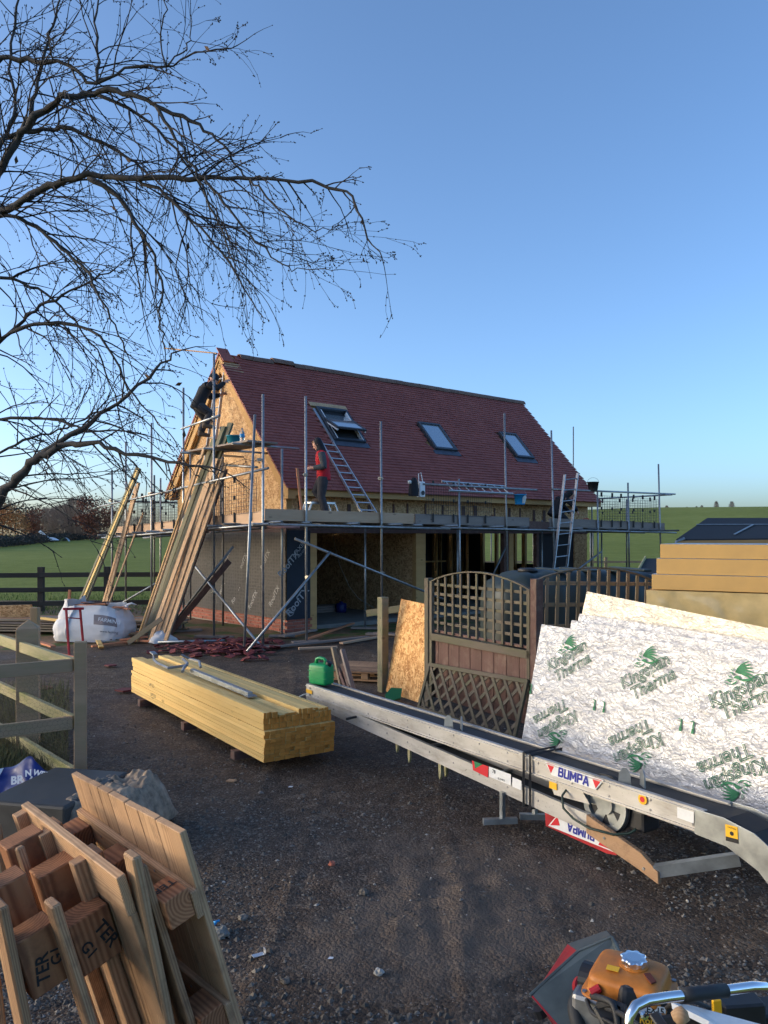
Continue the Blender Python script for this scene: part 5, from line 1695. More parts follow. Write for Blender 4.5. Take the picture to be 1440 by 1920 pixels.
while zz > .15:
    h_ = .14
    MB().box((1.2, .62 + rnd.uniform(-.004, .004), zz - h_ / 2), (2.42, 1.22, h_ - .004)).build('foam_board', M['pir'] if k % 2 else M['pir'], t, YM, bevel=.003)
    zz -= h_; k += 1
mb = MB()
def fn(s, q):
    x = s * 2.44 - .01; z = .3 + q * 1.215
    return (x, -.008 - .028 * abs(noise.noise(V((x * 4 + z * 3, z * 1.6 - x * 1.4, 3)))) - .006 * abs(noise.noise(V((x * 9, z * 14, 6)))), z)
mb.grid(fn, 90, 40)
mb.build('film_wrap', M['wrapped'], t, YM, smooth=True)
mb = MB(); mb.grid(lambda s, q: (-.016 - .01 * abs(noise.noise(V((s * 6, q * 9, 1)))), 1.22 * (1 - s), .3 + q * 1.215), 30, 30); mb.build('film_wrap', M['wrapped'], t, YM, smooth=True)
MB().box((1.2, .6, .07), (2.3, 1.1, .14)).build('pallet_base', M['roughpallet'], t, YM)

# ------------------------------------------------------------------ the tile hoist (conveyor) folded on the ground
HA = V((-.805, 8.33, 0)); HE = V((.561, -.828, 0)).normalized()
HOM = frame(HA, HE)                                  # x along to the near end, y back to the right, z up
hoist = thing('tile_hoist', 'long folded aluminium tile conveyor with black belt lying across the yard', 'conveyor', HOM @ T(2.4, .12, 0))
hi_ = HOM.inverted()
def hpx(px, py, y=0.0):
    q = hi_ @ onplane(px, py, HOM @ V((0, y, 0)), HOM.to_3x3() @ V((0, 1, 0))); return q
LX = hpx(1320, 1520).x
for y, nm in ((0, 'side_rail'), (.26, 'side_rail')):
    mb = MB(); sg = 1 if y == 0 else -1
    mb.box((LX / 2, y, .485), (LX, .006, .125)); mb.box((LX / 2, y + sg * .014, .549), (LX, .034, .006)); mb.box((LX / 2, y + sg * .014, .421), (LX, .034, .006))
    mb.box((LX / 2, y - sg * .008, .535), (LX, .014, .008)); mb.box((LX / 2, y - sg * .008, .432), (LX, .014, .008))
    mb.build(nm, M['alurail'], hoist, HOM)
MB().box((LX / 2, .13, .528), (LX - .02, .2, .012)).build('belt', M['rubber'], hoist, HOM)
MB().box((LX / 2, .13, .44), (LX - .06, .2, .01)).build('belt', M['rubber'], hoist, HOM)
xw = hpx(1110, 1530).x
zl0, zl1 = .467, hpx(1110, 1530).z
for y in (0.0, .26):
    mb = MB(); mb.prism([(0, zl0), (xw, zl1), (xw, zl1 - .115), (0, zl0 - .115)][::-1], y - .004, y + .004, Matrix(((1, 0, 0, 0), (0, 0, 1, 0), (0, 1, 0, 0), (0, 0, 0, 1))))
    sl = (zl1 - zl0) / xw
    for dz in (-.004, -.111):
        mb.beam((0, y + (.012 if y == 0 else -.012), zl0 + dz), (xw, y + (.012 if y == 0 else -.012), zl1 + dz), .03, .006)
    mb.build('lower_rail', M['alurail'], hoist, HOM)
    we = hpx(1243, 1640)
    if y > 0: continue
    mb = MB(); mb.prism([(xw - .03, zl1 + .005), (we.x - .14, we.z + .085), (we.x - .02, we.z + .01), (we.x - .015, we.z - .06), (we.x - .16, we.z - .02), (xw - .03, zl1 - .115)][::-1], y - .022, y + .012, Matrix(((1, 0, 0, 0), (0, 0, 1, 0), (0, 1, 0, 0), (0, 0, 0, 1))))
    o = mb.build('wooden_skid', M['pallet'], hoist, HOM, bevel=.004)
MB().beam((.02, .13, .40), (xw, .13, zl1 - .05), .2, .01).build('belt', M['rubber'], hoist, HOM)
for x in (.25, 1.1, 2.0, 2.8):
    z = zl0 + (zl1 - zl0) * x / xw - .05
    MB().beam((x, 0, z), (x, .26, z), .03, .03).build('cross_member', M['steel'], hoist, HOM)
# strut under the head
a_ = hpx(1228, 1610); MB().beam((a_.x, .0, .10), (LX + .05, .26, .24), .05, .07).build('strut', M['galv'], hoist, HOM)
# curved head guard
hx = LX - .05
prof = [(hx, .55), (hx + .18, .553), (hx + .36, .52), (hx + .52, .43), (hx + .62, .30), (hx + .66, .17), (hx + .50, .22), (hx + .38, .33), (hx + .20, .40), (hx, .41)]
for y in (-.012, .272):
    MB().prism(prof[::-1], y - .004, y + .004, Matrix(((1, 0, 0, 0), (0, 0, 1, 0), (0, 1, 0, 0), (0, 0, 0, 1)))).build('head_guard', M['galv'], hoist, HOM, bevel=.002)
mb = MB(); top = [(hx - .05, .528), (hx + .18, .535), (hx + .33, .50), (hx + .47, .41), (hx + .56, .28)]
for (x0, z0), (x1, z1) in zip(top, top[1:]): mb.beam((x0, .13, z0), (x1, .13, z1), .2, .012, (0, 0, 1))
mb.build('belt', M['rubber'], hoist, HOM)
mb = MB(); mb.lathe([(.055, -.11), (.055, .11)], 18, T(hx + .3, .13, .45) @ Matrix.Rotation(R(90), 4, 'X')); mb.build('head_roller', M['rubber'], hoist, HOM, smooth=False)
# drive wheel with round holes: rim, hub and five spokes
wc = hpx(1138, 1506, .07)
WMt = HOM @ T(wc.x, .07, wc.z) @ Matrix.Rotation(R(90), 4, 'X')
mb = MB()
mb.lathe([(.135, -.03), (.175, -.03), (.175, .03), (.135, .03), (.135, -.03)], 28, cap=False); mb.lathe([(.0, -.02), (.065, -.02), (.065, .03), (.0, .03)], 20, cap=False)
for k in range(6):
    a = 2 * math.pi * k / 6; a1, a2 = a - .27, a + .27
    mb.prism([(.06 * math.cos(a - .5), .06 * math.sin(a - .5)), (.137 * math.cos(a1), .137 * math.sin(a1)), (.137 * math.cos(a2), .137 * math.sin(a2)), (.06 * math.cos(a + .5), .06 * math.sin(a + .5))], -.01, .01)
mb.build('drive_wheel', M['galv'], hoist, WMt, smooth=False)
MB().lathe([(.178, -.018), (.186, -.018), (.186, .018), (.178, .018)], 28).build('drive_belt', M['rubber'], hoist, WMt @ T(0, 0, -.012))
# motor block behind the wheel
MB().box((wc.x + .22, .16, wc.z - .05), (.12, .16, .14)).build('motor', M['black'], hoist, HOM, bevel=.02)
MB().lathe([(.022, -.05), (.022, .03)], 12, T(wc.x + .30, .12, wc.z + .05)).build('motor', M['red'], hoist, HOM, smooth=False)
# triangular gusset plate beside the wheel
g0, g1, g2, g3 = hpx(1030, 1462, .02), hpx(1085, 1470, .02), hpx(1106, 1508, .02), hpx(1040, 1490, .02)
MB().prism([(q.x, q.z) for q in (g0, g1, g2, g3)][::-1], .016, .022, Matrix(((1, 0, 0, 0), (0, 0, 1, 0), (0, 1, 0, 0), (0, 0, 0, 1)))).build('gusset_plate', M['alurail'], hoist, HOM)
# stickers: thin plates on the rails
XZm = Matrix(((1, 0, 0, 0), (0, 0, 1, 0), (0, 1, 0, 0), (0, 0, 0, 1)))
def sticker(name, pts, m, y=-.006, th=.0012, par=None, ):
    q = [hpx(px, py, y) for px, py in pts]
    poly = [(a.x, a.z) for a in q]
    area = sum(poly[i - 1][0] * poly[i][1] - poly[i][0] * poly[i - 1][1] for i in range(len(poly)))
    if area > 0: poly = poly[::-1]
    return MB().prism(poly, y - th, y, XZm).build(name, M[m], par or hoist, HOM)
def stext(tx, sz, bo, px, py, m, y, k, rot=0.0, spc=1.0):
    p = HOM @ hpx(px, py, y)
    o = ob('lettering', text(tx, sz, bo, 0, 0.0 if spc == 1.0 else 0, spc), M[m], hoist, frame(p, HE, -(HOM.to_3x3() @ V((0, 1, 0)))) @ Matrix.Rotation(rot, 4, 'Z') @ Matrix.Scale(k, 4)); return o
def block_word(word, cx, cy, y, hgt, m, flip=False):
    """heavy slanted capitals cut from short flat strokes"""
    ST = {'B': [(0, 0, 0, 1), (0, 1, .5, 1), (0, .52, .5, .52), (0, 0, .5, 0), (.56, .94, .56, .58), (.6, .46, .6, .06)], 'U': [(0, 1, 0, .1), (.0, 0, .6, 0), (.6, .1, .6, 1)],
          'M': [(0, 0, 0, 1), (.05, 1, .4, .3), (.4, .3, .75, 1), (.8, 1, .8, 0)], 'P': [(0, 0, 0, 1), (0, 1, .5, 1), (0, .45, .5, .45), (.57, .94, .57, .5)], 'A': [(0, 0, .3, 1), (.4, 1, .7, 0), (.15, .3, .55, .3)]}
    wd = {'B': .6, 'U': .6, 'M': .8, 'P': .57, 'A': .7}
    tot = sum(wd[c] + .34 for c in word) - .34; x = -tot / 2; mb = MB(); k = 0
    q = hpx(cx, cy, y); sg = -1 if flip else 1
    for ch in word:
        for (x0, z0, x1, z1) in ST[ch]:
            pts = [V((q.x + sg * (x + a + .12 * (b_ - .5)) * hgt, y - .0003 * (k % 5), q.z + sg * (b_ - .5) * hgt * .95)) for a, b_ in ((x0, z0), (x1, z1))]
            d = (pts[1] - pts[0]).normalized() * hgt * .10
            mb.beam(pts[0] - d, pts[1] + d, hgt * .25, .0008, (0, -1, 0)); k += 1
        x += wd[ch] + .34
    return mb.build('lettering', M[m], hoist, HOM)
sticker('sticker', [(1022, 1428), (1132, 1463), (1117, 1481), (1034, 1453)], 'paper', -.012)
sticker('sticker', [(1025, 1430), (1040, 1435), (1033, 1450)], 'redink', -.0135)
sticker('sticker', [(1110, 1458), (1128, 1463), (1117, 1478)], 'redink', -.0135)
block_word('BUMPA', 1075, 1456, -.0145, .055, 'blueink')
sticker('sticker', [(1030, 1459), (1044, 1463), (1044, 1482), (1030, 1477)], 'yellowink', .010)
sticker('sticker', [(885, 1426), (916, 1437), (915, 1458), (887, 1444)], 'redink', -.010)
sticker('sticker', [(889, 1427), (905, 1433), (891, 1441)], 'greenink', -.0115)
sticker('sticker', [(917, 1437), (958, 1452), (958, 1473), (917, 1456)], 'paper', -.010)
stext('78', .035, .001, 926, 1447, 'ink', -.0125, 1.0)
stext('BUMPA', .022, 0, 940, 1462, 'ink', -.0125, 1.1)
sticker('sticker', [(961, 1457), (978, 1464), (978, 1482), (961, 1475)], 'paper', -.010)
sticker('sticker', [(1270, 1511), (1301, 1522), (1301, 1544), (1270, 1533)], 'paper', -.012)
sticker('sticker', [(574, 1291), (585, 1295), (585, 1302), (574, 1298)], 'yellowink', -.012)
for r_, m, y in ((.032, 'yellowink', -.012), (.017, 'redink', -.0145)):
    q = hpx(1207, 1498, 0); MB().lathe([(r_, 0), (r_, .0012)], 20, T(q.x, y, q.z) @ Matrix.Rotation(R(90), 4, 'X')).build('sticker', M[m], hoist, HOM)
sticker('sticker', [(1360, 1545), (1383, 1551), (1384, 1582), (1361, 1576)], 'yellowink', -.018)
sticker('sticker', [(1361, 1568), (1384, 1574), (1384, 1582), (1361, 1576)], 'ink', -.0195)
stext('CAUTION', .011, .0002, 1372, 1553, 'ink', -.0205, 1.0)
q = hpx(1372, 1563, -.02); MB().lathe([(.012, 0), (.012, .001)], 8, T(q.x, -.0195, q.z) @ Matrix.Rotation(R(90), 4, 'X')).build('sticker', M['ink'], hoist, HOM)
# red lower guard with the upside-down name
sticker('lower_guard', [(1023, 1508), (1060, 1520), (1160, 1580), (1158, 1603), (1140, 1600), (1025, 1548)], 'red', .03, .01)
sticker('sticker', [(1046, 1527), (1028, 1548), (1152, 1598), (1133, 1570)], 'paper', .018)
sticker('sticker', [(1045, 1530), (1032, 1547), (1050, 1548)], 'redink', .0165)
sticker('sticker', [(1126, 1575), (1133, 1571), (1148, 1594), (1122, 1584)], 'redink', .0165)
block_word('BUMPA', 1089, 1560, .0160, .048, 'blueink', True)
# tie straps round both rails
for px in (984, 996):
    q = hpx(px, 1420, -.01)
    mb = MB(); z_b = zl0 + (zl1 - zl0) * q.x / xw - .13
    mb.tube([(q.x, -.022, .56), (q.x + .004, -.024, .45), (q.x, -.022, z_b), (q.x, .28, z_b), (q.x, .285, .56)], .012, 4, close=True)
    mb.build('tie_strap', M['black'], hoist, HOM)
# bright lugs on the belt
for px, py in ((855, 1372), (1190, 1470)):
    q = hpx(px, py, .1)
    for dx in (-.045, .045):
        MB().prism([(-.04, 0), (.04, 0), (.034, .07), (.012, .105), (-.012, .105), (-.034, .07)], -.004, .004, Matrix(((1, 0, 0, 0), (0, 0, 1, 0), (0, 1, 0, 0), (0, 0, 0, 1)))).build('carrier_lug', M['galv'], hoist, HOM @ T(q.x + dx, .06 + (.06 if dx > 0 else 0), .534) @ Matrix.Rotation(R(30 if dx < 0 else -30), 4, 'Z'))
# feet and stakes
for px, py, y, L_ in ((942, 1549, -.02, .22), (1003, 1520, .24, .16)):
    q = hpx(px, 1460, y); zt2 = zl0 + (zl1 - zl0) * q.x / xw - .1
    MB().beam((q.x, y, 0.03), (q.x, y, zt2), .03, .03, (0, 1, 0)).build('leg', M['galv'], hoist, HOM)
    MB().beam((q.x - .06, y - L_ * .6, .02), (q.x + .06, y + L_ * .4, .02), .04, .04).build('foot', M['galv'], hoist, HOM)
for px, y in ((826, .02), (836, .1), (745, .12), (768, .05)):
    q = hpx(px, 1420, y); zt2 = zl0 + (zl1 - zl0) * q.x / xw - .1
    MB().prism([(-.02, zt2), (.02, zt2), (.015, zt2 - .12), (0, zt2 - .15), (-.012, zt2 - .12)], y - .01, y + .01, XZm).build('stake', M['paleold'], hoist, HOM @ T(q.x, 0, 0))
mb = MB(); q = hpx(666, 1330); mb.beam((q.x, -.10, zl0 - .09), (q.x + .05, .1, zl0 - .06), .02, .02); mb.build('pin', M['black'], hoist, HOM)
# green hose looped over the lower rail
hp = [(1120, 1480), (1090, 1472), (1066, 1475), (1054, 1492), (1056, 1515), (1075, 1535), (1105, 1553), (1150, 1565), (1180, 1563), (1192, 1555)]
mb = MB(); mb.tube([HOM @ hpx(x, y, -.04 if 2 < i < 8 else .05) for i, (x, y) in enumerate(hp)], .008, 7); mb.build('hose', M['dkgreencable'], hoist, I4, smooth=True)
mb = MB(); mb.tube([(0, .05, .45), (-.08, .0, .42), (-.18, -.05, .36), (-.3, -.06, .30)], .008, 6); mb.build('rope', M['dirtywhite'], hoist, HOM, smooth=True)
for x, z in ((.08, .52), (.08, .45), (LX - .06, .46), (LX - .1, .5)):
    MB().lathe([(.012, 0), (.012, .008)], 6, T(x, -.003, z) @ Matrix.Rotation(R(90), 4, 'X')).build('bolt', M['steel'], hoist, HOM)

k = .25
while k < LX - .1:
    for zz_ in ((.455, .515) if int(k * 10) % 3 == 0 else (.455,)):
        MB().lathe([(.008, 0), (.007, .004), (.0, .005)], 8, T(k, -.003, zz_) @ Matrix.Rotation(R(90), 4, 'X')).build('rivet', M['steel'], hoist, HOM)
    z_ = zl0 + (zl1 - zl0) * k / xw - .055
    if k < xw - .1: MB().lathe([(.008, 0), (.007, .004), (.0, .005)], 8, T(k, -.004, z_) @ Matrix.Rotation(R(90), 4, 'X')).build('rivet', M['steel'], hoist, HOM)
    k += .31
for x_, z_ in ((xw + .12, zl1 - .10), (xw + .42, zl1 - .19), (xw + .72, zl1 - .27)):
    MB().lathe([(.010, 0), (.009, .005), (.0, .006)], 8, T(x_, -.022, z_) @ Matrix.Rotation(R(90), 4, 'X')).build('rivet', M['steel'], hoist, HOM)

# ------------------------------------------------------------------ green jerrycan on the hoist
q = hpx(601, 1284, .1)
JM = HOM @ T(q.x, .11, .553) @ Matrix.Rotation(R(20), 4, 'Z') @ Matrix.Scale(1.2, 4)
jc = thing('jerrycan', 'bright green plastic jerrycan standing on the far end of the hoist', 'jerrycan', JM)
MB().box((0, 0, .09), (.2, .13, .18)).build('body', M['green'], jc, JM, smooth=True, bevel=.028, seg=4)
mb = MB()
mb.tube([(-.06, 0, .165), (-.05, 0, .215), (-.02, 0, .225), (.03, 0, .222), (.045, 0, .21), (.05, 0, .165)], [.018, .015, .014, .014, .015, .018], 8); mb.build('handle', M['green'], jc, JM, smooth=True)
mb = MB(); mb.lathe([(.026, 0), (.026, .035), (.02, .04)], 14); mb.build('cap', M['black'], jc, JM @ T(.075, 0, .165) @ Matrix.Rotation(R(25), 4, 'Y'), smooth=False)
for z in (.06, .12):
    MB().box((0, 0, z), (.204, .134, .004)).build('moulding', M['green'], jc, JM, bevel=.002)
# ------------------------------------------------------------------ upended pallets in the left foreground
TA = V((-1.248, 3.19, 1.15)); pd = V((.68, -.73, 0)).normalized(); nR = V((.73, .68, 0)).normalized()
qd = (nR * .35 + V((0, 0, -1.15))).normalized(); upv = -qd; wv_ = pd.cross(upv).normalized()
PAM = Matrix(((pd.x, upv.x, wv_.x, TA.x), (pd.y, upv.y, wv_.y, TA.y), (pd.z, upv.z, wv_.z, TA.z), (0, 0, 0, 1)))
def pl_(x, y, z): return PAM @ V((x, y, z))
pallA = thing('upended_pallet', 'pallet on its end with close boarded deck, rightmost in the foreground', 'pallet', Matrix.Translation(V((-.9, 3.0, 0))))
upA = PAM.to_3x3()
wids = [.165, .085, .095, .13, .105, .13, .17]
x = 0
for i, w in enumerate(wids):
    plank('deck_board', pl_(x + w / 2, rnd.uniform(-.004, .002), -.011), pl_(x + w / 2, -1.22, -.011), w - .004, .024, M['pallet'], pallA, upA @ V((0, 0, 1)), .002); x += w
for (a, c) in ((-.20, -.25), (-.66, -.68), (-1.14, -1.14)):
    plank('stringer_board', pl_(0, a, .014), pl_(.885, c, .014), .10, .024, M['pallet'], pallA, upA @ V((0, 0, 1)), .002)
for yb in (-.23, -.67, -1.13):
    for xb in (.06, .43, .815):
        plank('block', pl_(xb - .065, yb, .071), pl_(xb + .065, yb, .071), .10, .088, M['redwood'], pallA, upA @ V((0, 0, 1)), .003)
o = letter('stamp', text('TER', .062, .0012, 0), pl_(.80, -.178, .071), upA @ V((1, 0, 0)), upA @ V((0, 1, 0)), M['ink'], pallA); o.matrix_basis = o.matrix_basis @ Matrix.Rotation(R(-90), 4, 'Z') @ Matrix.Scale(.75, 4)
for xb in (.06, .43, .80):
    plank('bottom_board', pl_(xb, -.12 if xb < .7 else -.05, .128), pl_(xb, -1.2, .128), .095, .024, M['roughpallet'], pallA, upA @ V((0, 0, 1)), .003)
for xb in (.04, .12, .21, .30, .40, .52, .64, .76, .84):
    for yb in (-.21, -.68, -1.14):
        MB().lathe([(.005, 0), (.005, .0015)], 7).build('nail', M['steel'], pallA, PAM @ T(xb + rnd.uniform(-.01, .01), yb + rnd.uniform(-.02, .02), .0265))
# second pallet, left of it
pallB = thing('upended_pallet', 'pallet on its end with torn lead board and stamped blocks, left of the boarded one', 'pallet', Matrix.Translation(V((-1.15, 2.75, 0))))
zB = .19
plank('lead_board', pl_(.0, -.09, zB + .004), pl_(.82, -.12, zB + .004), .14, .03, M['pallet'], pallB, upA @ V((0, 0, 1)), .003)
for k in range(5):
    xb = .08 + k * .165
    plank('deck_board', pl_(xb, -.165 - .006 * k, zB), pl_(xb + .01, -1.2, zB), .16, .024, M['pallet'], pallB, upA @ V((0, 0, 1)), .003)
for xb, yt in ((.035, -.035), (.27, -.045), (.56, -.06)):
    plank('slat', pl_(xb, yt, zB + .038), pl_(xb + .02, -1.2, zB + .038), .05, .045, M['roughpallet'], pallB, upA @ V((0, 0, 1)), .003)
def blk(px, py, Y, ds, dt, dz, m, par):
    c_ = P(px, py, Y); x_ = upA @ V((0, 1, 0))
    return plank('block', c_ - x_ * dt / 2, c_ + x_ * dt / 2, dz, ds, M[m], par, upA @ V((1, 0, 0)), .004), c_
fwd = upA @ V((1, 0, 0))
blk(50, 1605, 2.86, .10, .16, .13, 'redwood', pallB); blk(112, 1660, 2.75, .10, .17, .13, 'redwood', pallB)
o1, c1 = blk(168, 1752, 2.62, .10, .185, .135, 'redwood', pallB)
o2, c2 = blk(72, 1790, 2.50, .10, .20, .125, 'redwood', pallB)
blk(20, 1690, 2.62, .10, .17, .12, 'redwood', pallB)
fx = upA @ V((0, 0, -1))                    # screen right on the near faces
for (c_, tx, dx, dy, rot, k) in ((c1, 'TER', .035, .0, -72, .95), (c1, 'G1', -.03, -.015, -72, .9), (c2, 'TER', -.01, -.02, 78, .9), (c2, 'G1', .038, -.005, 78, .9)):
    p = c_ + fwd * .0525 + fx * dx + (upA @ V((0, 1, 0))) * dy
    o = letter('stamp', text(tx, .062 if tx == 'TER' else .055, .0012 if tx == 'TER' else .001, 0), p, fx, fwd, M['ink'], pallB); o.matrix_basis = o.matrix_basis @ Matrix.Rotation(R(rot), 4, 'Z') @ Matrix.Scale(k, 4)
def rough(px0, py0, Y0, px1, py1, Y1, w, t, m='roughpallet', par=None, nm='slat'):
    return plank(nm, P(px0, py0, Y0), P(px1, py1, Y1), w, t, M[m], par or pallB, upA @ V((0, 0, 1)), .006)
rough(247, 1600, 2.49, 315, 1930, 2.61, .07, .03, 'pallet', nm='broken_board')
rough(97, 1690, 2.45, 200, 2020, 2.55, .075, .03)
rough(32, 1585, 2.80, 90, 1760, 2.84, .07, .03)
# third pallet, mostly outside the frame
pallC = thing('upended_pallet', 'rough pallet slats at the extreme left edge of the foreground', 'pallet', Matrix.Translation(V((-1.35, 2.4, 0))))
rough(-4, 1690, 2.40, 60, 2000, 2.48, .10, .03, 'roughpallet', pallC)
rough(-40, 1640, 2.55, 0, 1980, 2.6, .12, .03, 'roughpallet', pallC)
rough(-12, 1540, 3.0, 20, 1760, 3.02, .09, .03, 'oldwood', pallC)

# ------------------------------------------------------------------ concrete block heaped with rubble, blue printed bag
CB = Matrix.Translation(V((-2.1, 5.62, 0))) @ Matrix.Rotation(R(-12), 4, 'Z')
blkt = thing('concrete_block', 'dark concrete block heaped with rubble behind the pallets', 'block', CB)
mb = MB(); mb.box((-.2, 0, .16), (.62, .8, .34)); mb.build('slab', M['darkslab'], blkt, CB, bevel=.02)
mb = MB()
def fn(s, t):
    x = -.10 + s * .58; y = -.42 + t * .9
    e = min(1, min(s, 1 - s) * 5) * min(1, min(t, 1 - t) * 6)
    z = .02 + e ** .6 * (.31 + .06 * noise.noise(V((x * 4, y * 4, 1))) + .05 * noise.noise(V((x * 11, y * 11, 2))) + .03 * noise.noise(V((x * 30, y * 30, 5))))
    return (x + .02 * noise.noise(V((x * 9, y * 9, 3))), y, z)
mb.grid(fn, 90, 110)
M['rubble'] = plain('crumbled_concrete', S(150, 130, 110), .95, 0, 16, .5, .8)
mb.build('rubble', M['rubble'], blkt, CB, smooth=True)
bb = thing('printed_bag', 'blue plastic bag with white lettering beside the concrete block', 'bag', V((-2.85, 6.2, .1)))
def bgp(s, t):
    a = P(-25 + 128 * s, 1003, 6.15); x = a.x
    h0 = .13; top = .29 + .11 * math.exp(-((s - .65) / .22) ** 2)
    y = 6.15 + .07 * math.sin(s * 5.2) - .25 * (1 - t) + .03 * noise.noise(V((s * 7, t * 5, 2)))
    return V((x, y, h0 + (top - h0) * t))
mb = MB(); mb.grid(lambda s, t: bgp(s, t), 40, 14); o = mb.build('bag_sheet', M['bluesheet'], bb, I4, smooth=True)
s_ = o.modifiers.new('solid', 'SOLIDIFY'); s_.thickness = .01
mb = MB(); mb.grid(lambda s, t: bgp(s * .25 - .05, t) + V((0, -.012, 0)), 12, 8); mb.build('white_panel', M['whiteb'], bb, I4, smooth=True)
for (tx, sz, bo, px, py, k, rot) in (('BR', .1, .004, 32, 1463, .8, 8), ('N', .1, .004, 53, 1450, .62, 10), ('WEST', .1, .004, 80, 1452, .56, -12), ('& SO', .075, .002, 66, 1460, .5, -6)):
    o = letter('lettering', text(tx, sz, bo, 0), P(px, py, 5.96), (1, 0, 0), (0, -1, .35), M['whiteink'], bb); o.matrix_basis = o.matrix_basis @ Matrix.Rotation(R(rot), 4, 'Z') @ Matrix.Scale(k, 4)

def catmull(p, n=4):
    out = []
    for i in range(len(p) - 1):
        a, b_, c_, d = p[max(i - 1, 0)], p[i], p[i + 1], p[min(i + 2, len(p) - 1)]
        for k in range(n):
            t = k / n
            out.append(.5 * ((2 * b_) + (c_ - a) * t + (2 * a - 5 * b_ + 4 * c_ - d) * t * t + (3 * b_ - a - 3 * c_ + d) * t ** 3))
    return out + [p[-1]]


# ------------------------------------------------------------------ small motor dumper, bottom right
dm = thing('mini_dumper', 'small petrol dumper with orange fuel tank and chrome handle at bottom right', 'dumper', V((.8, 2.5, 0)))
tc_ = P(1180, 1838, 2.32)
DM = Matrix.Translation(tc_) @ Matrix.Rotation(R(-33), 4, 'Z') @ Matrix.Rotation(R(5), 4, 'X') @ Matrix.Scale(.74, 4, (0, 0, 1))
mb = MB()
lay = [(.070, .055, -.075), (.080, .064, -.06), (.096, .080, -.036), (.119, .102, -.033), (.120, .103, -.029), (.118, .101, -.025), (.107, .090, -.022), (.105, .088, -.018), (.102, .085, .022), (.100, .083, .034), (.095, .078, .042), (.086, .069, .047), (.05, .04, .052), (.0, .0, .054)]
vs = []; n = 72
for a, b_, z in lay:
    for k in range(n):
        t = 2 * math.pi * k / n; c_, s_ = math.cos(t), math.sin(t); p = .3
        vs.append((math.copysign(abs(c_) ** p, c_) * a, math.copysign(abs(s_) ** p, s_) * b_, z))
mb.add(vs, [(i * n + k, i * n + (k + 1) % n, (i + 1) * n + (k + 1) % n, (i + 1) * n + k) for i in range(len(lay) - 1) for k in range(n)])
o = mb.build('fuel_tank', M['tank_orange'], dm, DM, smooth=True)
e = o.modifiers.new('es', 'EDGE_SPLIT'); e.split_angle = R(50)
mb = MB(); n = 40
prof = [(.034, 0), (.036, .006), (.036, .02), (.033, .024), (.022, .026), (.0, .026)]
vs = [((r * (1 + (.09 * math.cos(8 * 2 * math.pi * k / n) if .02 < r and i > 0 and i < 4 else 0))) * math.cos(2 * math.pi * k / n), (r * (1 + (.09 * math.cos(8 * 2 * math.pi * k / n) if .02 < r and i > 0 and i < 4 else 0))) * math.sin(2 * math.pi * k / n), z) for i, (r, z) in enumerate(prof) for k in range(n)]
mb.add(vs, [(i * n + k, i * n + (k + 1) % n, (i + 1) * n + (k + 1) % n, (i + 1) * n + k) for i in range(len(prof) - 1) for k in range(n)])
mb.build('filler_cap', M['chrome'], dm, DM @ T(.008, .022, .058), smooth=False)
MB().lathe([(.042, 0), (.042, .004), (.03, .006)], 24).build('filler_neck', M['tank_orange'], dm, DM @ T(.008, .022, .0525))
MB().box((-.04, -.028, .0575), (.035, .024, .001)).build('warning_sticker', M['yellowink'], dm, DM @ Matrix.Rotation(R(5), 4, 'Z'))
mb = MB(); mb.prism([(.045, -.01), (.06, .0), (.085, -.03), (.075, -.045), (.06, -.03)], .0505, .0562); mb.build('rust_stain', M['rust'], dm, DM)
MB().box((0, 0, -.17), (.15, .12, .16)).build('engine_cover', M['black'], dm, DM, bevel=.02)
MB().box((-.02, .02, -.36), (.24, .2, .25)).build('engine_block', M['black'], dm, DM, bevel=.02)
mb = MB(); mb.lathe([(.05, -.03), (.05, .03)], 18, T(-.12, .03, -.06) @ Matrix.Rotation(R(90), 4, 'Y')); mb.build('air_filter', M['black'], dm, DM)
mb = MB(); mb.tube([(-.12, .02, -.05), (-.15, .03, -.045)], .011, 12); mb.build('intake_pipe', M['steel'], dm, DM)
# label plate of the engine
lp = P(1220, 1903, 2.2)
LM = Matrix.Translation(lp) @ Matrix.Rotation(R(-3), 4, 'Z') @ Matrix.Rotation(R(8), 4, 'Y') @ Matrix.Rotation(R(70), 4, 'X')
MB().box((0, .012, 0), (.08, .024, .002)).build('name_plate', M['paper'], dm, LM)
MB().box((0, -.016, 0), (.08, .032, .002)).build('name_plate', M['ink'], dm, LM)
ob('lettering', text('EX15', .022, .0006, 0), M['ink'], dm, LM @ T(.012, .012, .0015)); ob('lettering', text('Robin', .026, .0006, 0), M['yellowink'], dm, LM @ T(.0, -.016, .0015))
MB().box((0, 0, -.05), (.16, .12, .08)).build('engine_cover', M['black'], dm, LM, bevel=.015)
MB().lathe([(.012, 0), (.012, .012), (.005, .014)], 8, T(-.02, -.002, 0)).build('bolt', M['chrome'], dm, LM)
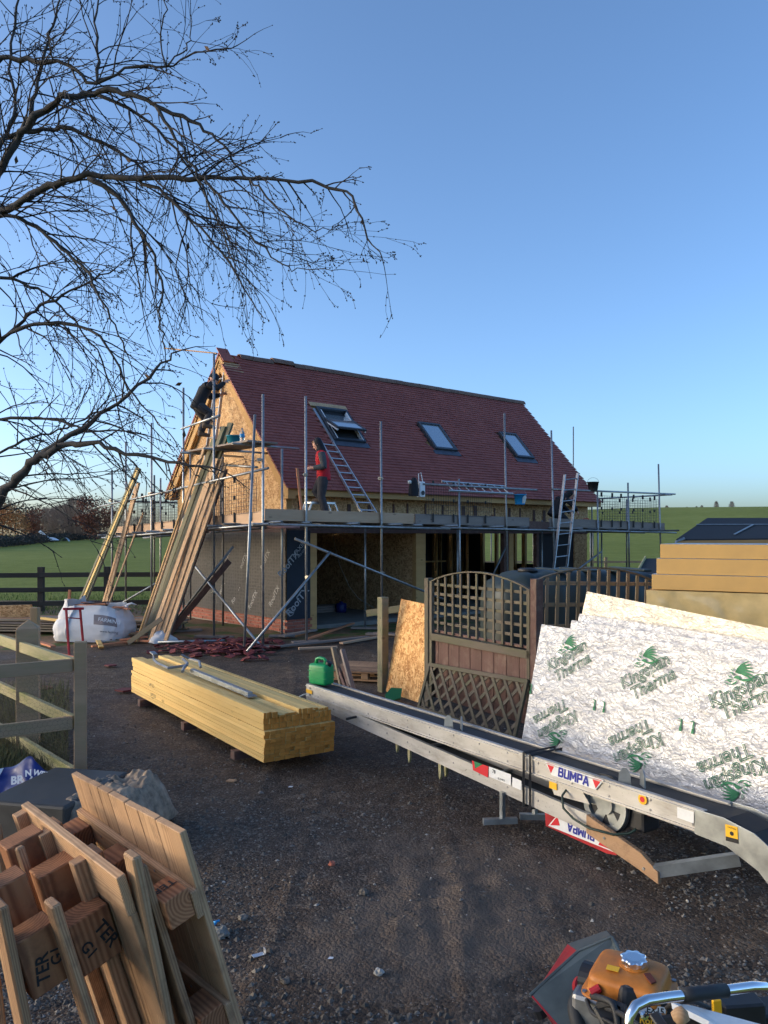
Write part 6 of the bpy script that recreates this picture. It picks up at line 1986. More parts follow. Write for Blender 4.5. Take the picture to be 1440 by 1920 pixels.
# dark brackets
for (x0, y0, Y0, x1, y1, Y1, w, t) in ((1124, 1884, 2.25, 1150, 1930, 2.2, .045, .02), (1225, 1900, 2.0, 1250, 1935, 1.95, .025, .01), (1240, 1925, 2.1, 1340, 1915, 2.1, .05, .02), (1385, 1870, 2.3, 1390, 1960, 2.3, .12, .08), (1432, 1885, 2.4, 1436, 1960, 2.4, .1, .1)):
    plank('bracket', P(x0, y0, Y0), P(x1, y1, Y1), w, t, M['black'], dm, (0, -1, .5), .006)
for pts, r in (([(1090, 1862, 2.38), (1078, 1885, 2.36), (1082, 1915, 2.33), (1100, 1960, 2.3)], .022), ([(1108, 1868, 2.3), (1128, 1872, 2.22), (1150, 1885, 2.18), (1160, 1930, 2.15)], .009), ([(1100, 1875, 2.32), (1112, 1900, 2.25), (1140, 1915, 2.2), (1175, 1940, 2.1)], .006), ([(1136, 1890, 2.22), (1162, 1900, 2.15), (1200, 1925, 2.0)], .007), ([(1250, 1890, 2.15), (1268, 1880, 2.1), (1300, 1878, 2.08), (1330, 1890, 2.1)], .006)):
    mb = MB(); mb.tube(catmull([P(*p) for p in pts]), r, 8); mb.build('hose', M['rubber'], dm, I4, smooth=True)
mb = MB(); mb.box((0, 0, 0), (.10, .10, .12)); mb.build('carburettor', M['steel'], dm, Matrix.Translation(P(1110, 1892, 2.36)) @ Matrix.Rotation(R(-30), 4, 'Z'), bevel=.015)
mb = MB(); mb.lathe([(.012, 0), (.012, .03)], 10); mb.build('spark_cap', M['red'], dm, Matrix.Translation(P(1108, 1862, 2.28)) @ Matrix.Rotation(R(60), 4, 'Y'))
mb = MB(); mb.tube([P(1124, 1884, 2.24), P(1146, 1880, 2.2), P(1168, 1888, 2.18), P(1172, 1925, 2.15)], .012, 6); mb.build('recoil_frame', M['black'], dm, I4)
for k in range(5):
    MB().box((-.02, -.06, -.14 - k * .022), (.19, .02, .006)).build('cooling_fin', M['steel'], dm, DM)
for (x, y) in ((-.105, -.085), (.105, -.085), (-.105, .085), (.105, .085)):
    MB().lathe([(.007, 0), (.007, .006), (.0, .007)], 6).build('bolt', M['steel'], dm, DM @ T(x, y, -.025))
plank('yellow_lever', P(1343, 1873, 2.2), P(1346, 1925, 2.2), .025, .012, M['yellowink'], dm, (0, -1, .5))
# chrome handle with grip
hpt = [(1176, 1985, 1.86), (1177, 1935, 1.86), (1181, 1905, 1.86), (1192, 1886, 1.87), (1213, 1876, 1.88), (1250, 1870, 1.9), (1300, 1864, 1.92), (1360, 1857, 1.95), (1410, 1850, 1.97), (1434, 1850, 1.98), (1450, 1862, 1.99), (1456, 1885, 2.0), (1458, 1960, 2.0)]
mb = MB(); mb.tube([P(*p) for p in hpt], .0125, 14); mb.build('handle', M['chrome'], dm, I4, smooth=True)
mb = MB(); mb.tube([P(1281, 1866, 1.91), P(1300, 1864, 1.92), P(1330, 1860.5, 1.935), P(1361, 1857, 1.95)], .0165, 14); mb.build('grip', M['rubber'], dm, I4, smooth=True)
# white worn cover plate and wooden knob
wp = [P(1258, 1879, 2.08), P(1300, 1886, 2.1), P(1440, 1924, 2.05), P(1450, 1990, 1.9), P(1300, 1990, 1.9), P(1330, 1915, 2.02)]
mb = MB(); k = len(wp); mb.add(wp + [p - V((0, .01, .012)) for p in wp], [tuple(range(k - 1, -1, -1)), tuple(range(k, 2 * k))] + [(i, (i + 1) % k, k + (i + 1) % k, k + i) for i in range(k)]); mb.build('cover_plate', M['paper'], dm, I4)
mb = MB(); mb.lathe([(.0, -.02), (.016, -.016), (.02, 0), (.018, .016), (.0, .022)], 16, cap=False); mb.build('knob', M['pine'], dm, Matrix.Translation(P(1275, 1905, 1.98)) @ Matrix.Rotation(R(60), 4, 'Y'), smooth=True)
mb = MB(); mb.tube([P(1278, 1908, 1.99), P(1272, 1960, 1.95)], .010, 8); mb.build('lever', M['steel'], dm, I4)
# the tipping skip
A, B, C_, D_, E_, F_ = P(994, 1866, 2.62), P(1084, 1784, 2.70), P(1147, 1757, 2.68), P(1163, 1790, 2.62), P(1170, 1990, 2.45), P(1062, 1945, 2.52)
A2, B2, C2, D2_ = P(1014, 1845, 3.02), P(1064, 1770, 3.10), P(1137, 1745, 3.08), P(1160, 1770, 3.02)
def plate(nm, pts, m, th=.006):
    c0 = sum(pts, V()) / len(pts); nn = (pts[1] - pts[0]).cross(pts[2] - pts[0]).normalized() * th
    k = len(pts)
    return MB().add(pts + [p + nn for p in pts], [tuple(range(k - 1, -1, -1)), tuple(range(k, 2 * k))] + [(i, (i + 1) % k, k + (i + 1) % k, k + i) for i in range(k)]).build(nm, M[m], dm, I4)
plate('skip_plate', [A, B, C_, D_, E_, F_], 'skip')
plate('skip_side', [A, A2, B2, B], 'red'); plate('skip_side', [B, B2, C2, C_], 'skip'); plate('skip_side', [C_, C2, D2_, D_], 'black')
plate('skip_floor', [A2, P(1060, 1960, 2.9), P(1165, 1960, 2.9), D2_, C2, B2], 'skip')
plate('skip_side', [A, F_, P(1060, 1960, 2.9), A2], 'red')
mb = MB()
for a, c_ in ((A, B), (B, C_), (C_, D_)): mb.tube([a, c_], .006, 6)
mb.build('skip_rim', M['skip'], dm, I4)
mb = MB(); mb.lathe([(.035, 0), (.035, .02)], 20); mb.build('hinge_disc', M['red'], dm, frame(P(1092, 1852, 2.54), (1, .3, 0), (-.3, -1, .6)))
mb = MB(); mb.tube([P(1010, 1890, 2.6), P(1016, 1905, 2.6)], .02, 8); mb.build('hinge', M['black'], dm, I4)
for sx_, nm in ((-.16, 'a'), (.16, 'b')):
    mb = MB(); mb.lathe([(.10, -.04), (.17, -.045), (.19, -.03), (.19, .03), (.17, .045), (.10, .04)], 24, Matrix.Rotation(R(90), 4, 'Y')); mb.build('wheel', M['rubber'], dm, T(.75 + sx_ * 2, 2.6, .19), smooth=False)
MB().box((.75, 2.45, .36), (.5, .6, .1)).build('chassis', M['black'], dm, I4, bevel=.01)

# ------------------------------------------------------------------ people
def loft(mb, pts, ab, side, n=14):
    pts = [V(p) for p in pts]; side = V(side); m = len(pts); vs = []
    for i, p in enumerate(pts):
        d = (pts[min(i + 1, m - 1)] - pts[max(i - 1, 0)]).normalized()
        s = (side - d * side.dot(d)).normalized(); f = d.cross(s)
        a, b_ = ab[i]
        vs += [p + s * (a * math.cos(2 * math.pi * k / n)) + f * (b_ * math.sin(2 * math.pi * k / n)) for k in range(n)]
    fs = [(i * n + k, i * n + (k + 1) % n, (i + 1) * n + (k + 1) % n, (i + 1) * n + k) for i in range(m - 1) for k in range(n)]
    fs += [tuple(range(n - 1, -1, -1)), tuple(range((m - 1) * n, m * n))]
    mb.add(vs, fs)


def fuse(o, vox=.011, smooth=4):
    r = o.modifiers.new('fuse', 'REMESH'); r.mode = 'VOXEL'; r.voxel_size = vox; r.use_smooth_shade = True
    if smooth:
        s = o.modifiers.new('sm', 'SMOOTH'); s.iterations = smooth; s.factor = .5
    return o


def limb3(mb, a, b_, c_, r, n=10):
    a, b_, c_ = V(a), V(b_), V(c_)
    pts = [a, a.lerp(b_, .35), a.lerp(b_, .75), b_, b_.lerp(c_, .3), b_.lerp(c_, .7), c_]
    rr_ = [r[0], r[0] * 1.0, (r[0] + r[1]) / 2 * .98, r[1], r[1] * .98, (r[1] + r[2]) / 2, r[2]]
    mb.tube(pts, rr_, n)


def hand(mb, wr, d, palm_n, s=1.0):
    """palm, four fingers and a thumb from wrist wr along d; palm_n = side the fingers curl to"""
    d = V(d).normalized(); pn = (V(palm_n) - d * V(palm_n).dot(d)).normalized(); sd = d.cross(pn)
    wr = V(wr)
    loft(mb, [wr - d * .02, wr + d * .03, wr + d * .085], [(.026, .019), (.036, .016), (.04, .013)], sd)
    for i, (l, of) in enumerate(((.072, -.03), (.082, -.01), (.076, .011), (.06, .031))):
        b0 = wr + d * .08 + sd * of
        mb.tube([b0 - d * .01, b0 + d * l * .45 + pn * .008, b0 + d * l * .78 + pn * .028, b0 + d * l * .86 + pn * .05], [.0095, .009, .0085, .007], 7)
    t0 = wr + d * .025 - sd * .03
    mb.tube([t0, t0 + d * .03 - sd * .025 + pn * .012, t0 + d * .06 - sd * .03 + pn * .03], [.012, .0105, .008], 7)


def person(label, PM_, J, top, sleeve, hood, trous, hat=None, vest=None):
    t = thing('person', label, 'person', PM_)
    # continuous body
    mb = MB()
    loft(mb, [J['pel'] - V((0, 0, .06)), J['pel'], J['pel'].lerp(J['che'], .5), J['che'], J['nec'] - (J['nec'] - J['che']).normalized() * .05, J['nec']], [(.12, .09), (.155, .105), (.135, .095), (.165, .11), (.11, .08), (.055, .055)], (0, 1, 0))
    hd_ = J['hea']; hf = J['look'].normalized(); hu = (J['hea'] - J['nec']).normalized()
    loft(mb, [J['nec'] - hu * .04, J['nec'] + hu * .06], [(.055, .055), (.055, .055)], (0, 1, 0))
    hu2 = (hu - hf * hu.dot(hf) * .6).normalized()
    loft(mb, [hd_ - hu2 * .115 + hf * .03, hd_ - hu2 * .09 + hf * .03, hd_ - hu2 * .04 + hf * .015, hd_ + hu2 * .02, hd_ + hu2 * .07, hd_ + hu2 * .105, hd_ + hu2 * .12], [(.03, .035), (.048, .062), (.066, .085), (.074, .096), (.07, .09), (.048, .06), (.02, .025)], (0, 1, 0), 18)
    nb_ = hd_ + hf * .092 - hu2 * .02
    mb.tube([nb_ + hu2 * .03 - hf * .004, nb_ + hf * .02 - hu2 * .005, nb_ - hu2 * .012 + hf * .004], [.009, .013, .010], 8)      # nose
    mb.tube([hd_ + hf * .075 - hu2 * .07 + V((0, .02, 0)), hd_ + hf * .088 - hu2 * .068, hd_ + hf * .075 - hu2 * .07 + V((0, -.02, 0))], .008, 6)   # lips
    for s in (1, -1):
        mb.tube([hd_ + V((0, s * .072, 0)) + hu2 * .015 - hf * .01, hd_ + V((0, s * .084, 0)) - hf * .015, hd_ + V((0, s * .074, 0)) - hu2 * .03 - hf * .005], [.012, .014, .01], 7)   # ears
        mb.tube([hd_ + hf * .08 + hu2 * .022 + V((0, s * .045, 0)), hd_ + hf * .09 + hu2 * .024 + V((0, s * .02, 0))], .009, 6)   # brows
    for s, q in ((1, 'L'), (-1, 'R')):
        limb3(mb, J['sh' + q], J['el' + q], J['wr' + q], (.05, .04, .028)); mb.tube([J['che'] + V((0, s * .08, .06)), J['sh' + q]], [.07, .055], 10)
        limb3(mb, J['hi' + q], J['kn' + q], J['an' + q], (.082, .055, .04))
        hand(mb, J['wr' + q], J['wr' + q] - J['el' + q] + V((.02, 0, .02)), (0, -s * .7, -.5))
        f = J['ft' + q].normalized(); a = J['an' + q]; mb.tube([a - f * .05 - V((0, 0, .035)), a + f * .08 - V((0, 0, .045)), a + f * .17 - V((0, 0, .05))], [.035, .038, .028], 8)
    fuse(mb.build('body', M['skin'], t, PM_), .009, 2)
    for s in (1, -1):      # eyes
        mb = MB(); mb.lathe([(.0, -.008), (.008, 0), (.0, .008)], 8, Matrix.Translation(hd_ + hf * .084 + hu2 * .008 + V((0, s * .03, 0)))); mb.build('eye', M['ink'], t, PM_, smooth=True)
    # jacket
    ax = (J['che'] - J['pel']).normalized()
    mb = MB(); loft(mb, [J['pel'] - ax * .10, J['pel'], J['pel'].lerp(J['che'], .5), J['che'], J['nec'] - ax * .05, J['nec'] - ax * .0], [(.185, .14), (.19, .145), (.175, .135), (.20, .145), (.15, .11), (.075, .075)], (0, 1, 0), 20)
    for s, q in ((1, 'L'), (-1, 'R')): mb.tube([J['che'] + V((0, s * .08, .06)), J['sh' + q]], [.10, .078], 12)
    fuse(mb.build('jacket', M[top], t, PM_), .012, 3)
    for q in 'LR':
        mb = MB(); w = J['el' + q].lerp(J['wr' + q], .9)
        limb3(mb, J['sh' + q], J['el' + q], w, (.078, .066, .046), 12); fuse(mb.build('sleeve', M[sleeve], t, PM_), .010, 3)
    if vest:
        mb = MB(); loft(mb, [J['che'] + ax * .03, J['che'] + ax * .10, J['nec'] - ax * .02, J['nec'] + ax * .03], [(.215, .15), (.20, .14), (.12, .105), (.085, .085)], (0, 1, 0), 18)
        fuse(mb.build('yoke', M[vest], t, PM_), .012, 3)
    # trousers
    mb = MB(); loft(mb, [J['pel'] + ax * .06, J['pel'] - ax * .02, J['pel'] - ax * .10], [(.165, .125), (.175, .135), (.15, .12)], (0, 1, 0))
    for q in 'LR':
        limb3(mb, J['hi' + q], J['kn' + q], J['kn' + q].lerp(J['an' + q], .92), (.115, .085, .078), 12)
    fuse(mb.build('trousers', M[trous], t, PM_), .012, 3)
    for q in 'LR':
        f = J['ft' + q].normalized(); a = J['an' + q]; mb = MB()
        mb.tube([a + V((0, 0, .06)), a - V((0, 0, .01)), a - V((0, 0, .04))], [.06, .062, .055], 10); mb.tube([a - f * .06 - V((0, 0, .04)), a + f * .02 - V((0, 0, .03)), a + f * .12 - V((0, 0, .042)), a + f * .20 - V((0, 0, .052))], [.045, .058, .05, .034], 10)
        fuse(mb.build('boot', M['boot'], t, PM_), .010, 2)
    # hood or cap
    mb = MB()
    if hood:
        loft(mb, [J['nec'] - hu2 * .06, J['nec'] + hu2 * .03 - hf * .01, hd_ - hu2 * .05 - hf * .035, hd_ + hu2 * .02 - hf * .03, hd_ + hu2 * .08 - hf * .028, hd_ + hu2 * .125 - hf * .02, hd_ + hu2 * .142 - hf * .01], [(.10, .10), (.09, .095), (.09, .085), (.096, .092), (.088, .095), (.06, .065), (.02, .02)], (0, 1, 0), 18)
        fuse(mb.build('hood', M[hood], t, PM_), .010, 3)
        mb = MB(); mb.tube([hd_ + hu2 * .085 + hf * .06 + V((0, s, 0)) for s in (-.05, -.02, .02, .05)], [.02, .03, .03, .02], 8); fuse(mb.build('fringe', M['hair'], t, PM_), .009, 2)
    else:
        loft(mb, [hd_ + hu2 * .005 - hf * .02, hd_ + hu2 * .07 - hf * .008, hd_ + hu2 * .12, hd_ + hu2 * .145], [(.090, .114), (.088, .112), (.066, .082), (.02, .03)], (0, 1, 0), 18)
        fuse(mb.build('cap', M[hat], t, PM_), .010, 2)
    return t


def joints(**k): return {a: V(b_) for a, b_ in k.items()}


def facing(p, f):
    f = V((f[0], f[1], 0)).normalized()
    return Matrix(((f.x, -f.y, 0, p.x), (f.y, f.x, 0, p.y), (0, 0, 1, p.z), (0, 0, 0, 1)))


mp = onV(607, 960, -1.02); mp.z = topF(0) - .185
person('person in red and grey jacket with black hood looking down on the scaffold', facing(mp, (-1, .12)), joints(pel=(0, 0, .93), che=(.03, 0, 1.27), nec=(.06, 0, 1.46), hea=(.13, 0, 1.575), look=(.9, 0, -.42),
    shL=(.01, .19, 1.39), elL=(-.06, .25, 1.10), wrL=(.19, .22, 1.08), shR=(.05, -.19, 1.39), elR=(.05, -.25, 1.10), wrR=(.27, -.12, 1.12),
    hiL=(0, .09, .90), knL=(.03, .11, .49), anL=(-.08, .11, .09), hiR=(.02, -.09, .90), knR=(.20, -.10, .60), anR=(.06, -.10, .47), ftL=(1, .05, 0), ftR=(1, -.05, 0)), 'redfab', 'greyfab', 'blackfab', 'trousers')
mp = P(379, 818, 17.75)
person('person in black work clothes on a ladder against the gable', facing(mp, (.95, .35)), joints(pel=(-.10, 0, .68), che=(.05, 0, 1.02), nec=(.17, 0, 1.18), hea=(.26, 0, 1.28), look=(1, 0, .05),
    shL=(.08, .18, 1.12), elL=(.22, .27, .92), wrL=(.44, .18, .98), shR=(.10, -.18, 1.12), elR=(.30, -.25, 1.05), wrR=(.48, -.16, 1.20),
    hiL=(-.09, .09, .66), knL=(.10, .13, .38), anL=(-.02, .11, .09), hiR=(-.09, -.09, .66), knR=(.16, -.12, .50), anR=(.05, -.11, .25), ftL=(1, .1, 0), ftR=(1, -.1, 0)), 'blackfab', 'blackfab', None, 'trousers', hat='blackfab')
mp = onV(1046, 972, -1.0); mp.z = topF(7.5) - .185
w3 = person('person in dark hoodie crouching on the deck behind the tall ladder', facing(mp, (.96, .25)), joints(pel=(-.12, 0, .36), che=(.06, 0, .66), nec=(.22, 0, .78), hea=(.34, 0, .84), look=(.75, 0, -.6),
    shL=(.12, .18, .73), elL=(.32, .24, .52), wrL=(.46, .16, .34), shR=(.14, -.18, .73), elR=(.34, -.24, .55), wrR=(.5, -.14, .40),
    hiL=(-.10, .10, .35), knL=(.24, .18, .42), anL=(.02, .16, .09), hiR=(-.10, -.10, .35), knR=(.22, -.17, .12), anR=(-.18, -.15, .09), ftL=(1, .1, 0), ftR=(1, -.1, 0)), 'blackfab', 'blackfab', 'blackfab', 'blackfab')

# ------------------------------------------------------------------ the bare tree overhanging from the left
tree = thing('bare_tree', 'bare winter tree overhanging the yard from the left edge', 'tree', V((-4.6, 6.9, 0)))
base = V((-4.6, 6.9, 0))
mb = MB()
mb.tube([base + V((0, 0, -.1)), base + V((.0, 0, .5)), base + V((.06, .05, 1.4)), base + V((.02, 0, 2.4)), base + V((.2, .1, 3.4)), base + V((.35, 0, 4.5)), base + V((.55, -.1, 5.6)), base + V((.6, 0, 7.0)), base + V((.9, .1, 8.6))], [.34, .25, .22, .20, .17, .145, .11, .08, .04], 14)
mb.build('trunk', M['bark'], tree, I4, smooth=True)
limbs = [
    ([(-190, 470), (-60, 400), (0, 312), (31, 260), (68, 219), (120, 187), (172, 174), (234, 174), (292, 198), (359, 224), (411, 265), (443, 307), (469, 344)], 6.6, 6.0, .058, .007),
    ([(-190, 540), (-80, 460), (0, 402), (31, 380), (88, 349), (167, 333), (260, 333), (385, 333), (469, 336), (588, 344), (661, 372), (682, 427), (716, 482)], 6.7, 5.6, .055, .005),
    ([(-120, 330), (0, 262), (78, 240), (135, 245), (208, 276), (250, 305), (290, 335), (345, 400), (400, 470)], 7.0, 6.6, .035, .006),
    ([(-80, 460), (0, 406), (52, 417), (104, 453), (151, 495), (182, 542), (215, 610), (240, 667)], 6.7, 6.2, .032, .006),
    ([(167, 333), (224, 370), (260, 427), (292, 484), (302, 542), (300, 615), (310, 660)], 6.4, 6.1, .028, .005),
    ([(-150, 760), (-60, 690), (0, 640), (52, 588), (104, 562), (161, 531), (215, 505)], 6.9, 6.6, .035, .007),
    ([(-100, 690), (0, 635), (68, 609), (151, 609), (198, 646), (245, 729), (286, 781), (330, 830)], 6.8, 6.2, .030, .005),
    ([(-190, 1080), (-80, 1010), (0, 932), (42, 885), (78, 854), (120, 836), (172, 833), (234, 849), (338, 870), (406, 880)], 6.5, 5.9, .075, .008),
    ([(78, 854), (156, 802), (219, 755), (292, 693), (330, 660)], 6.45, 6.3, .035, .007),
    ([(-100, 800), (0, 786), (104, 786), (161, 807), (255, 812)], 6.7, 6.4, .025, .007),
    ([(-100, 200), (0, 110), (68, 115), (120, 120), (182, 156), (250, 125), (312, 125), (365, 100), (445, 85)], 6.7, 6.3, .035, .005),
    ([(30, 262), (47, 234), (68, 172), (83, 94), (104, 31), (115, -40)], 6.6, 6.7, .030, .008),
    ([(-60, 330), (15, 250), (24, 180), (20, 80), (45, -40)], 6.8, 7.0, .030, .010),
    ([(182, 156), (186, 100), (180, 40), (190, -30)], 6.5, 6.6, .020, .006),
    ([(312, 125), (300, 80), (310, 20), (318, -20)], 6.3, 6.3, .010, .004),
    ([(312, 125), (345, 95), (356, 70), (358, 30)], 6.3, 6.2, .009, .004),
    ([(-90, 560), (0, 520), (70, 540), (130, 590), (180, 660), (215, 740), (235, 820)], 7.0, 6.7, .025, .005),
    ([(260, 333), (330, 385), (390, 440), (440, 510), (470, 560), (490, 590)], 6.2, 5.9, .020, .004),
    ([(292, 198), (330, 260), (370, 330), (400, 400), (430, 470), (480, 540)], 6.1, 5.8, .018, .004),
    ([(385, 333), (420, 380), (470, 440), (520, 490), (560, 505), (640, 505)], 5.9, 5.6, .014, .003),
    ([(469, 336), (510, 380), (560, 420), (600, 430), (635, 428)], 5.8, 5.6, .011, .003),
    ([(172, 174), (260, 215), (330, 280), (380, 360), (420, 430), (445, 520)], 6.4, 6.2, .018, .004),
    ([(-60, 900), (0, 850), (60, 820), (130, 800), (190, 770), (240, 775)], 7.2, 7.0, .022, .005),
]
tips = []
tw_ = MB()
rt = random.Random(5)
def bud(p, d, s):
    d = d.normalized(); a = d.orthogonal().normalized() * s * .5; b_ = d.cross(a).normalized() * s * .5
    tw_.add([p - d * s * .3, p + a, p + b_, p - a, p - b_, p + d * s * 1.1], [(0, 2, 1), (0, 3, 2), (0, 4, 3), (0, 1, 4), (5, 1, 2), (5, 2, 3), (5, 3, 4), (5, 4, 1)])
def twig(p, d, L_, r, lvl):
    n = max(4, int(L_ / .075)); st = L_ / n
    pts = [p]; d = d.normalized(); kids = []
    curl = rt.choice((-1, 1)) * rt.uniform(0, .06)
    for i in range(n):
        d = (d + V((rt.gauss(0, .10) + curl * .5, rt.gauss(0, .08), rt.gauss(0, .10) - .055 + (.10 if i > n * .72 else 0) * rt.random())) ).normalized()
        p = p + d * st; pts.append(p)
        if lvl < 3 and i > 0 and rt.random() < (.55 if lvl == 1 else .34): kids.append((p, d, i / n))
        elif rt.random() < .38 and r < .006: bud(p + V((rt.uniform(-.006, .006), 0, rt.uniform(-.006, .006))), V((rt.gauss(0, 1), rt.gauss(0, 1), rt.gauss(0, 1))), rt.uniform(.008, .014))
    tw_.tube(pts, [max(.0014, r * (1 - .72 * i / n)) for i in range(n + 1)], 4 if r > .005 else 3, False)
    bud(pts[-1], d, rt.uniform(.008, .013))
    for (q, dd, f) in kids:
        ax = V((rt.gauss(0, 1), rt.gauss(0, 1), rt.gauss(0, 1))).normalized()
        nd_ = (dd + ax.cross(dd) * rt.uniform(.45, 1.0)).normalized()
        twig(q, nd_, L_ * rt.uniform(.28, .6) * (1.1 - .5 * f), r * .6, lvl + 1)
for (pix, Ya, Yb, r0_, r1_) in limbs:
    k = len(pix)
    pts = [P(x, y, Ya + (Yb - Ya) * i / (k - 1)) for i, (x, y) in enumerate(pix)]
    if pix[0][0] < 0:
        z0 = max(1.2, pts[0].z - .5); pts = [V((base.x + .2, base.y, z0))] + pts
    cp = catmull(pts)
    m = len(cp)
    rad = [.82 * (r0_ + (r1_ - r0_) * (i / (m - 1)) ** .8) * (1 + .16 * rt.uniform(-1, 1)) for i in range(m)]
    cp = [p + V((rt.gauss(0, .010), rt.gauss(0, .012), rt.gauss(0, .010))) if 0 < i < m - 1 else p for i, p in enumerate(cp)]
    mb = MB(); mb.tube(cp, rad, 8 if r0_ > .03 else 6, True)
    mb.build('limb', M['bark'], tree, I4, smooth=True)
    tot = sum((cp[i + 1] - cp[i]).length for i in range(m - 1))
    acc = 0
    for i in range(2, m - 1):
        seg = cp[i + 1] - cp[i]
        f = i / m
        xpix = 720 + F * cp[i].x / cp[i].y
        if xpix < -60: continue
        dens = 11.0 if r0_ > .02 else 9.5
        nn_ = int(seg.length * dens + rt.random())
        for _ in range(nn_):
            q = cp[i] + seg * rt.random()
            td = seg.normalized()
            ax = V((rt.gauss(0, 1), rt.gauss(0, 1), rt.gauss(0, 1))).normalized()
            d = (td * .7 + ax.cross(td).normalized() * .75 + V((.10, 0, -.12 + (.25 if cp[i].z > 4.8 and rt.random() < .5 else 0)))).normalized()
            edge = max(.22, 1.2 - f * 1.1)
            twig(q, d, rt.uniform(.35, 1.25) * edge, min(.0075, rad[i] * .55), 1)
    twig(cp[-1], cp[-1] - cp[-2], rt.uniform(.2, .45), r1_ * .8, 2)
o = tw_.build('twigs', M['twig'], tree, I4)
lf = MB()
for (px, py, Y) in ((388, 90, 6.2), (345, 815, 6.1), (372, 866, 6.0), (213, 390, 6.3), (352, 462, 6.1), (128, 620, 6.6), (335, 720, 6.2), (275, 705, 6.3), (195, 770, 6.4), (30, 300, 6.5), (240, 300, 6.4)):
    c_ = P(px, py, Y); a = rt.uniform(0, 6)
    e1 = V((math.cos(a), .3, math.sin(a))).normalized() * .035; e2 = V((-math.sin(a), .5, math.cos(a))) * .012
    lf.add([c_ - e1, c_ + e2 + V((0, .012, 0)), c_ + e1, c_ - e2], [(0, 1, 2), (0, 2, 3)])
lf.build('dry_leaves', M['dryleaf'], tree, I4)

# ------------------------------------------------------------------ far hedge and trees on the left
def leafcloud(mb, c_, rx, ry, rz, n, s, hollow=.55):
    for _ in range(n):
        while True:
            q = V((rt.uniform(-1, 1), rt.uniform(-1, 1), rt.uniform(-1, 1)))
            if hollow < q.length < 1: break
        k = 1 + .35 * noise.noise(q * 2.2 + V(c_) * .3)
        p = V(c_) + V((q.x * rx, q.y * ry, q.z * rz)) * k
        a = V((rt.gauss(0, 1), rt.gauss(0, 1), rt.gauss(0, 1))).normalized() * s * rt.uniform(.6, 1.3); b_ = a.orthogonal().normalized() * s * rt.uniform(.5, 1)
        mb.add([p - a, p - b_, p + a, p + b_], [(0, 1, 2, 3)])
hedge = thing('far_hedge', 'dark clipped hedge along the far side of the green field', 'hedge', P(150, 1025, 160))
def hedge_pt(s):
    px = -120 + 560 * s; D = 92 + 300 * s ** 1.6
    x = (px - 720) / F * D; return V((x, D, field_z(x, D)))
for k in range(26):
    mb = MB(); a, c_ = hedge_pt(k / 26), hedge_pt((k + 1) / 26); d = c_ - a
    for j in range(7):
        q = a + d * (j / 7 + rt.uniform(-.03, .03)); hh = .75 + rt.uniform(-.1, .15) + .4 * (k / 26)
        leafcloud(mb, q + V((0, 0, hh * .9)), d.length / 9 + .5, 1.0, hh, 110, .16 + .1 * k / 26, .3)
    mb.build('hedge_section', M['hedge'], hedge, I4)['kind'] = 'stuff'
def far_tree(label, px, D, h, w, m, n, name='field_tree', bare=False, trunk=True):
    x = (px - 720) / F * D; b0 = V((x, D, field_z(x, D) - .1))
    t = thing(name, label, 'tree', b0, 'trees beyond the far hedge')
    mb = MB(); mb.tube([b0, b0 + V((.1, 0, h * .35)), b0 + V((0, .1, h * .75))], [.022 * h, .016 * h, .006 * h], 7)
    for k in range(9):
        z0 = h * rt.uniform(.25, .6); a = rt.uniform(0, 6.3); mb.tube([b0 + V((.05, 0, z0)), b0 + V((math.cos(a) * w * .25, math.sin(a) * w * .25, z0 + h * .16)), b0 + V((math.cos(a) * w * .42, math.sin(a) * w * .42, z0 + h * .33))], [.008 * h, .005 * h, .002 * h], 4, False)
    mb.build('trunk', M['greytwig'] if bare else M['bark'], t, I4)
    mb = MB()
    if bare:
        for k in range(n):
            a = rt.uniform(0, 6.3); z0 = h * rt.uniform(.1, .9); r = w * .5 * math.sin(math.pi * min(1, z0 / h * .95 + .05)) * rt.uniform(.2, 1)
            p = b0 + V((math.cos(a) * r, math.sin(a) * r, z0)); d = V((math.cos(a) * .5 + rt.gauss(0, .3), math.sin(a) * .5, 1.0 + rt.gauss(0, .2))).normalized()
            e = p + d * h * rt.uniform(.08, .16); s = V((d.z, 0, -d.x)).normalized() * max(.0045 * h, D * .0001) * rt.uniform(.5, 1)
            mb.add([p - s, p + s, e], [(0, 1, 2)])
        mb.build('crown', M[m], t, I4)
    else:
        for k in range(9):
            a = rt.uniform(0, 6.3); r = rt.uniform(0, w * .3); zc = h * rt.uniform(.2, .82); s = rt.uniform(.18, .28) * w
            leafcloud(mb, b0 + V((math.cos(a) * r, math.sin(a) * r * .8, zc)), s, s, s * .85, n // 9, .02 * h, .2)
        mb.build('crown', M[m], t, I4)
    return t
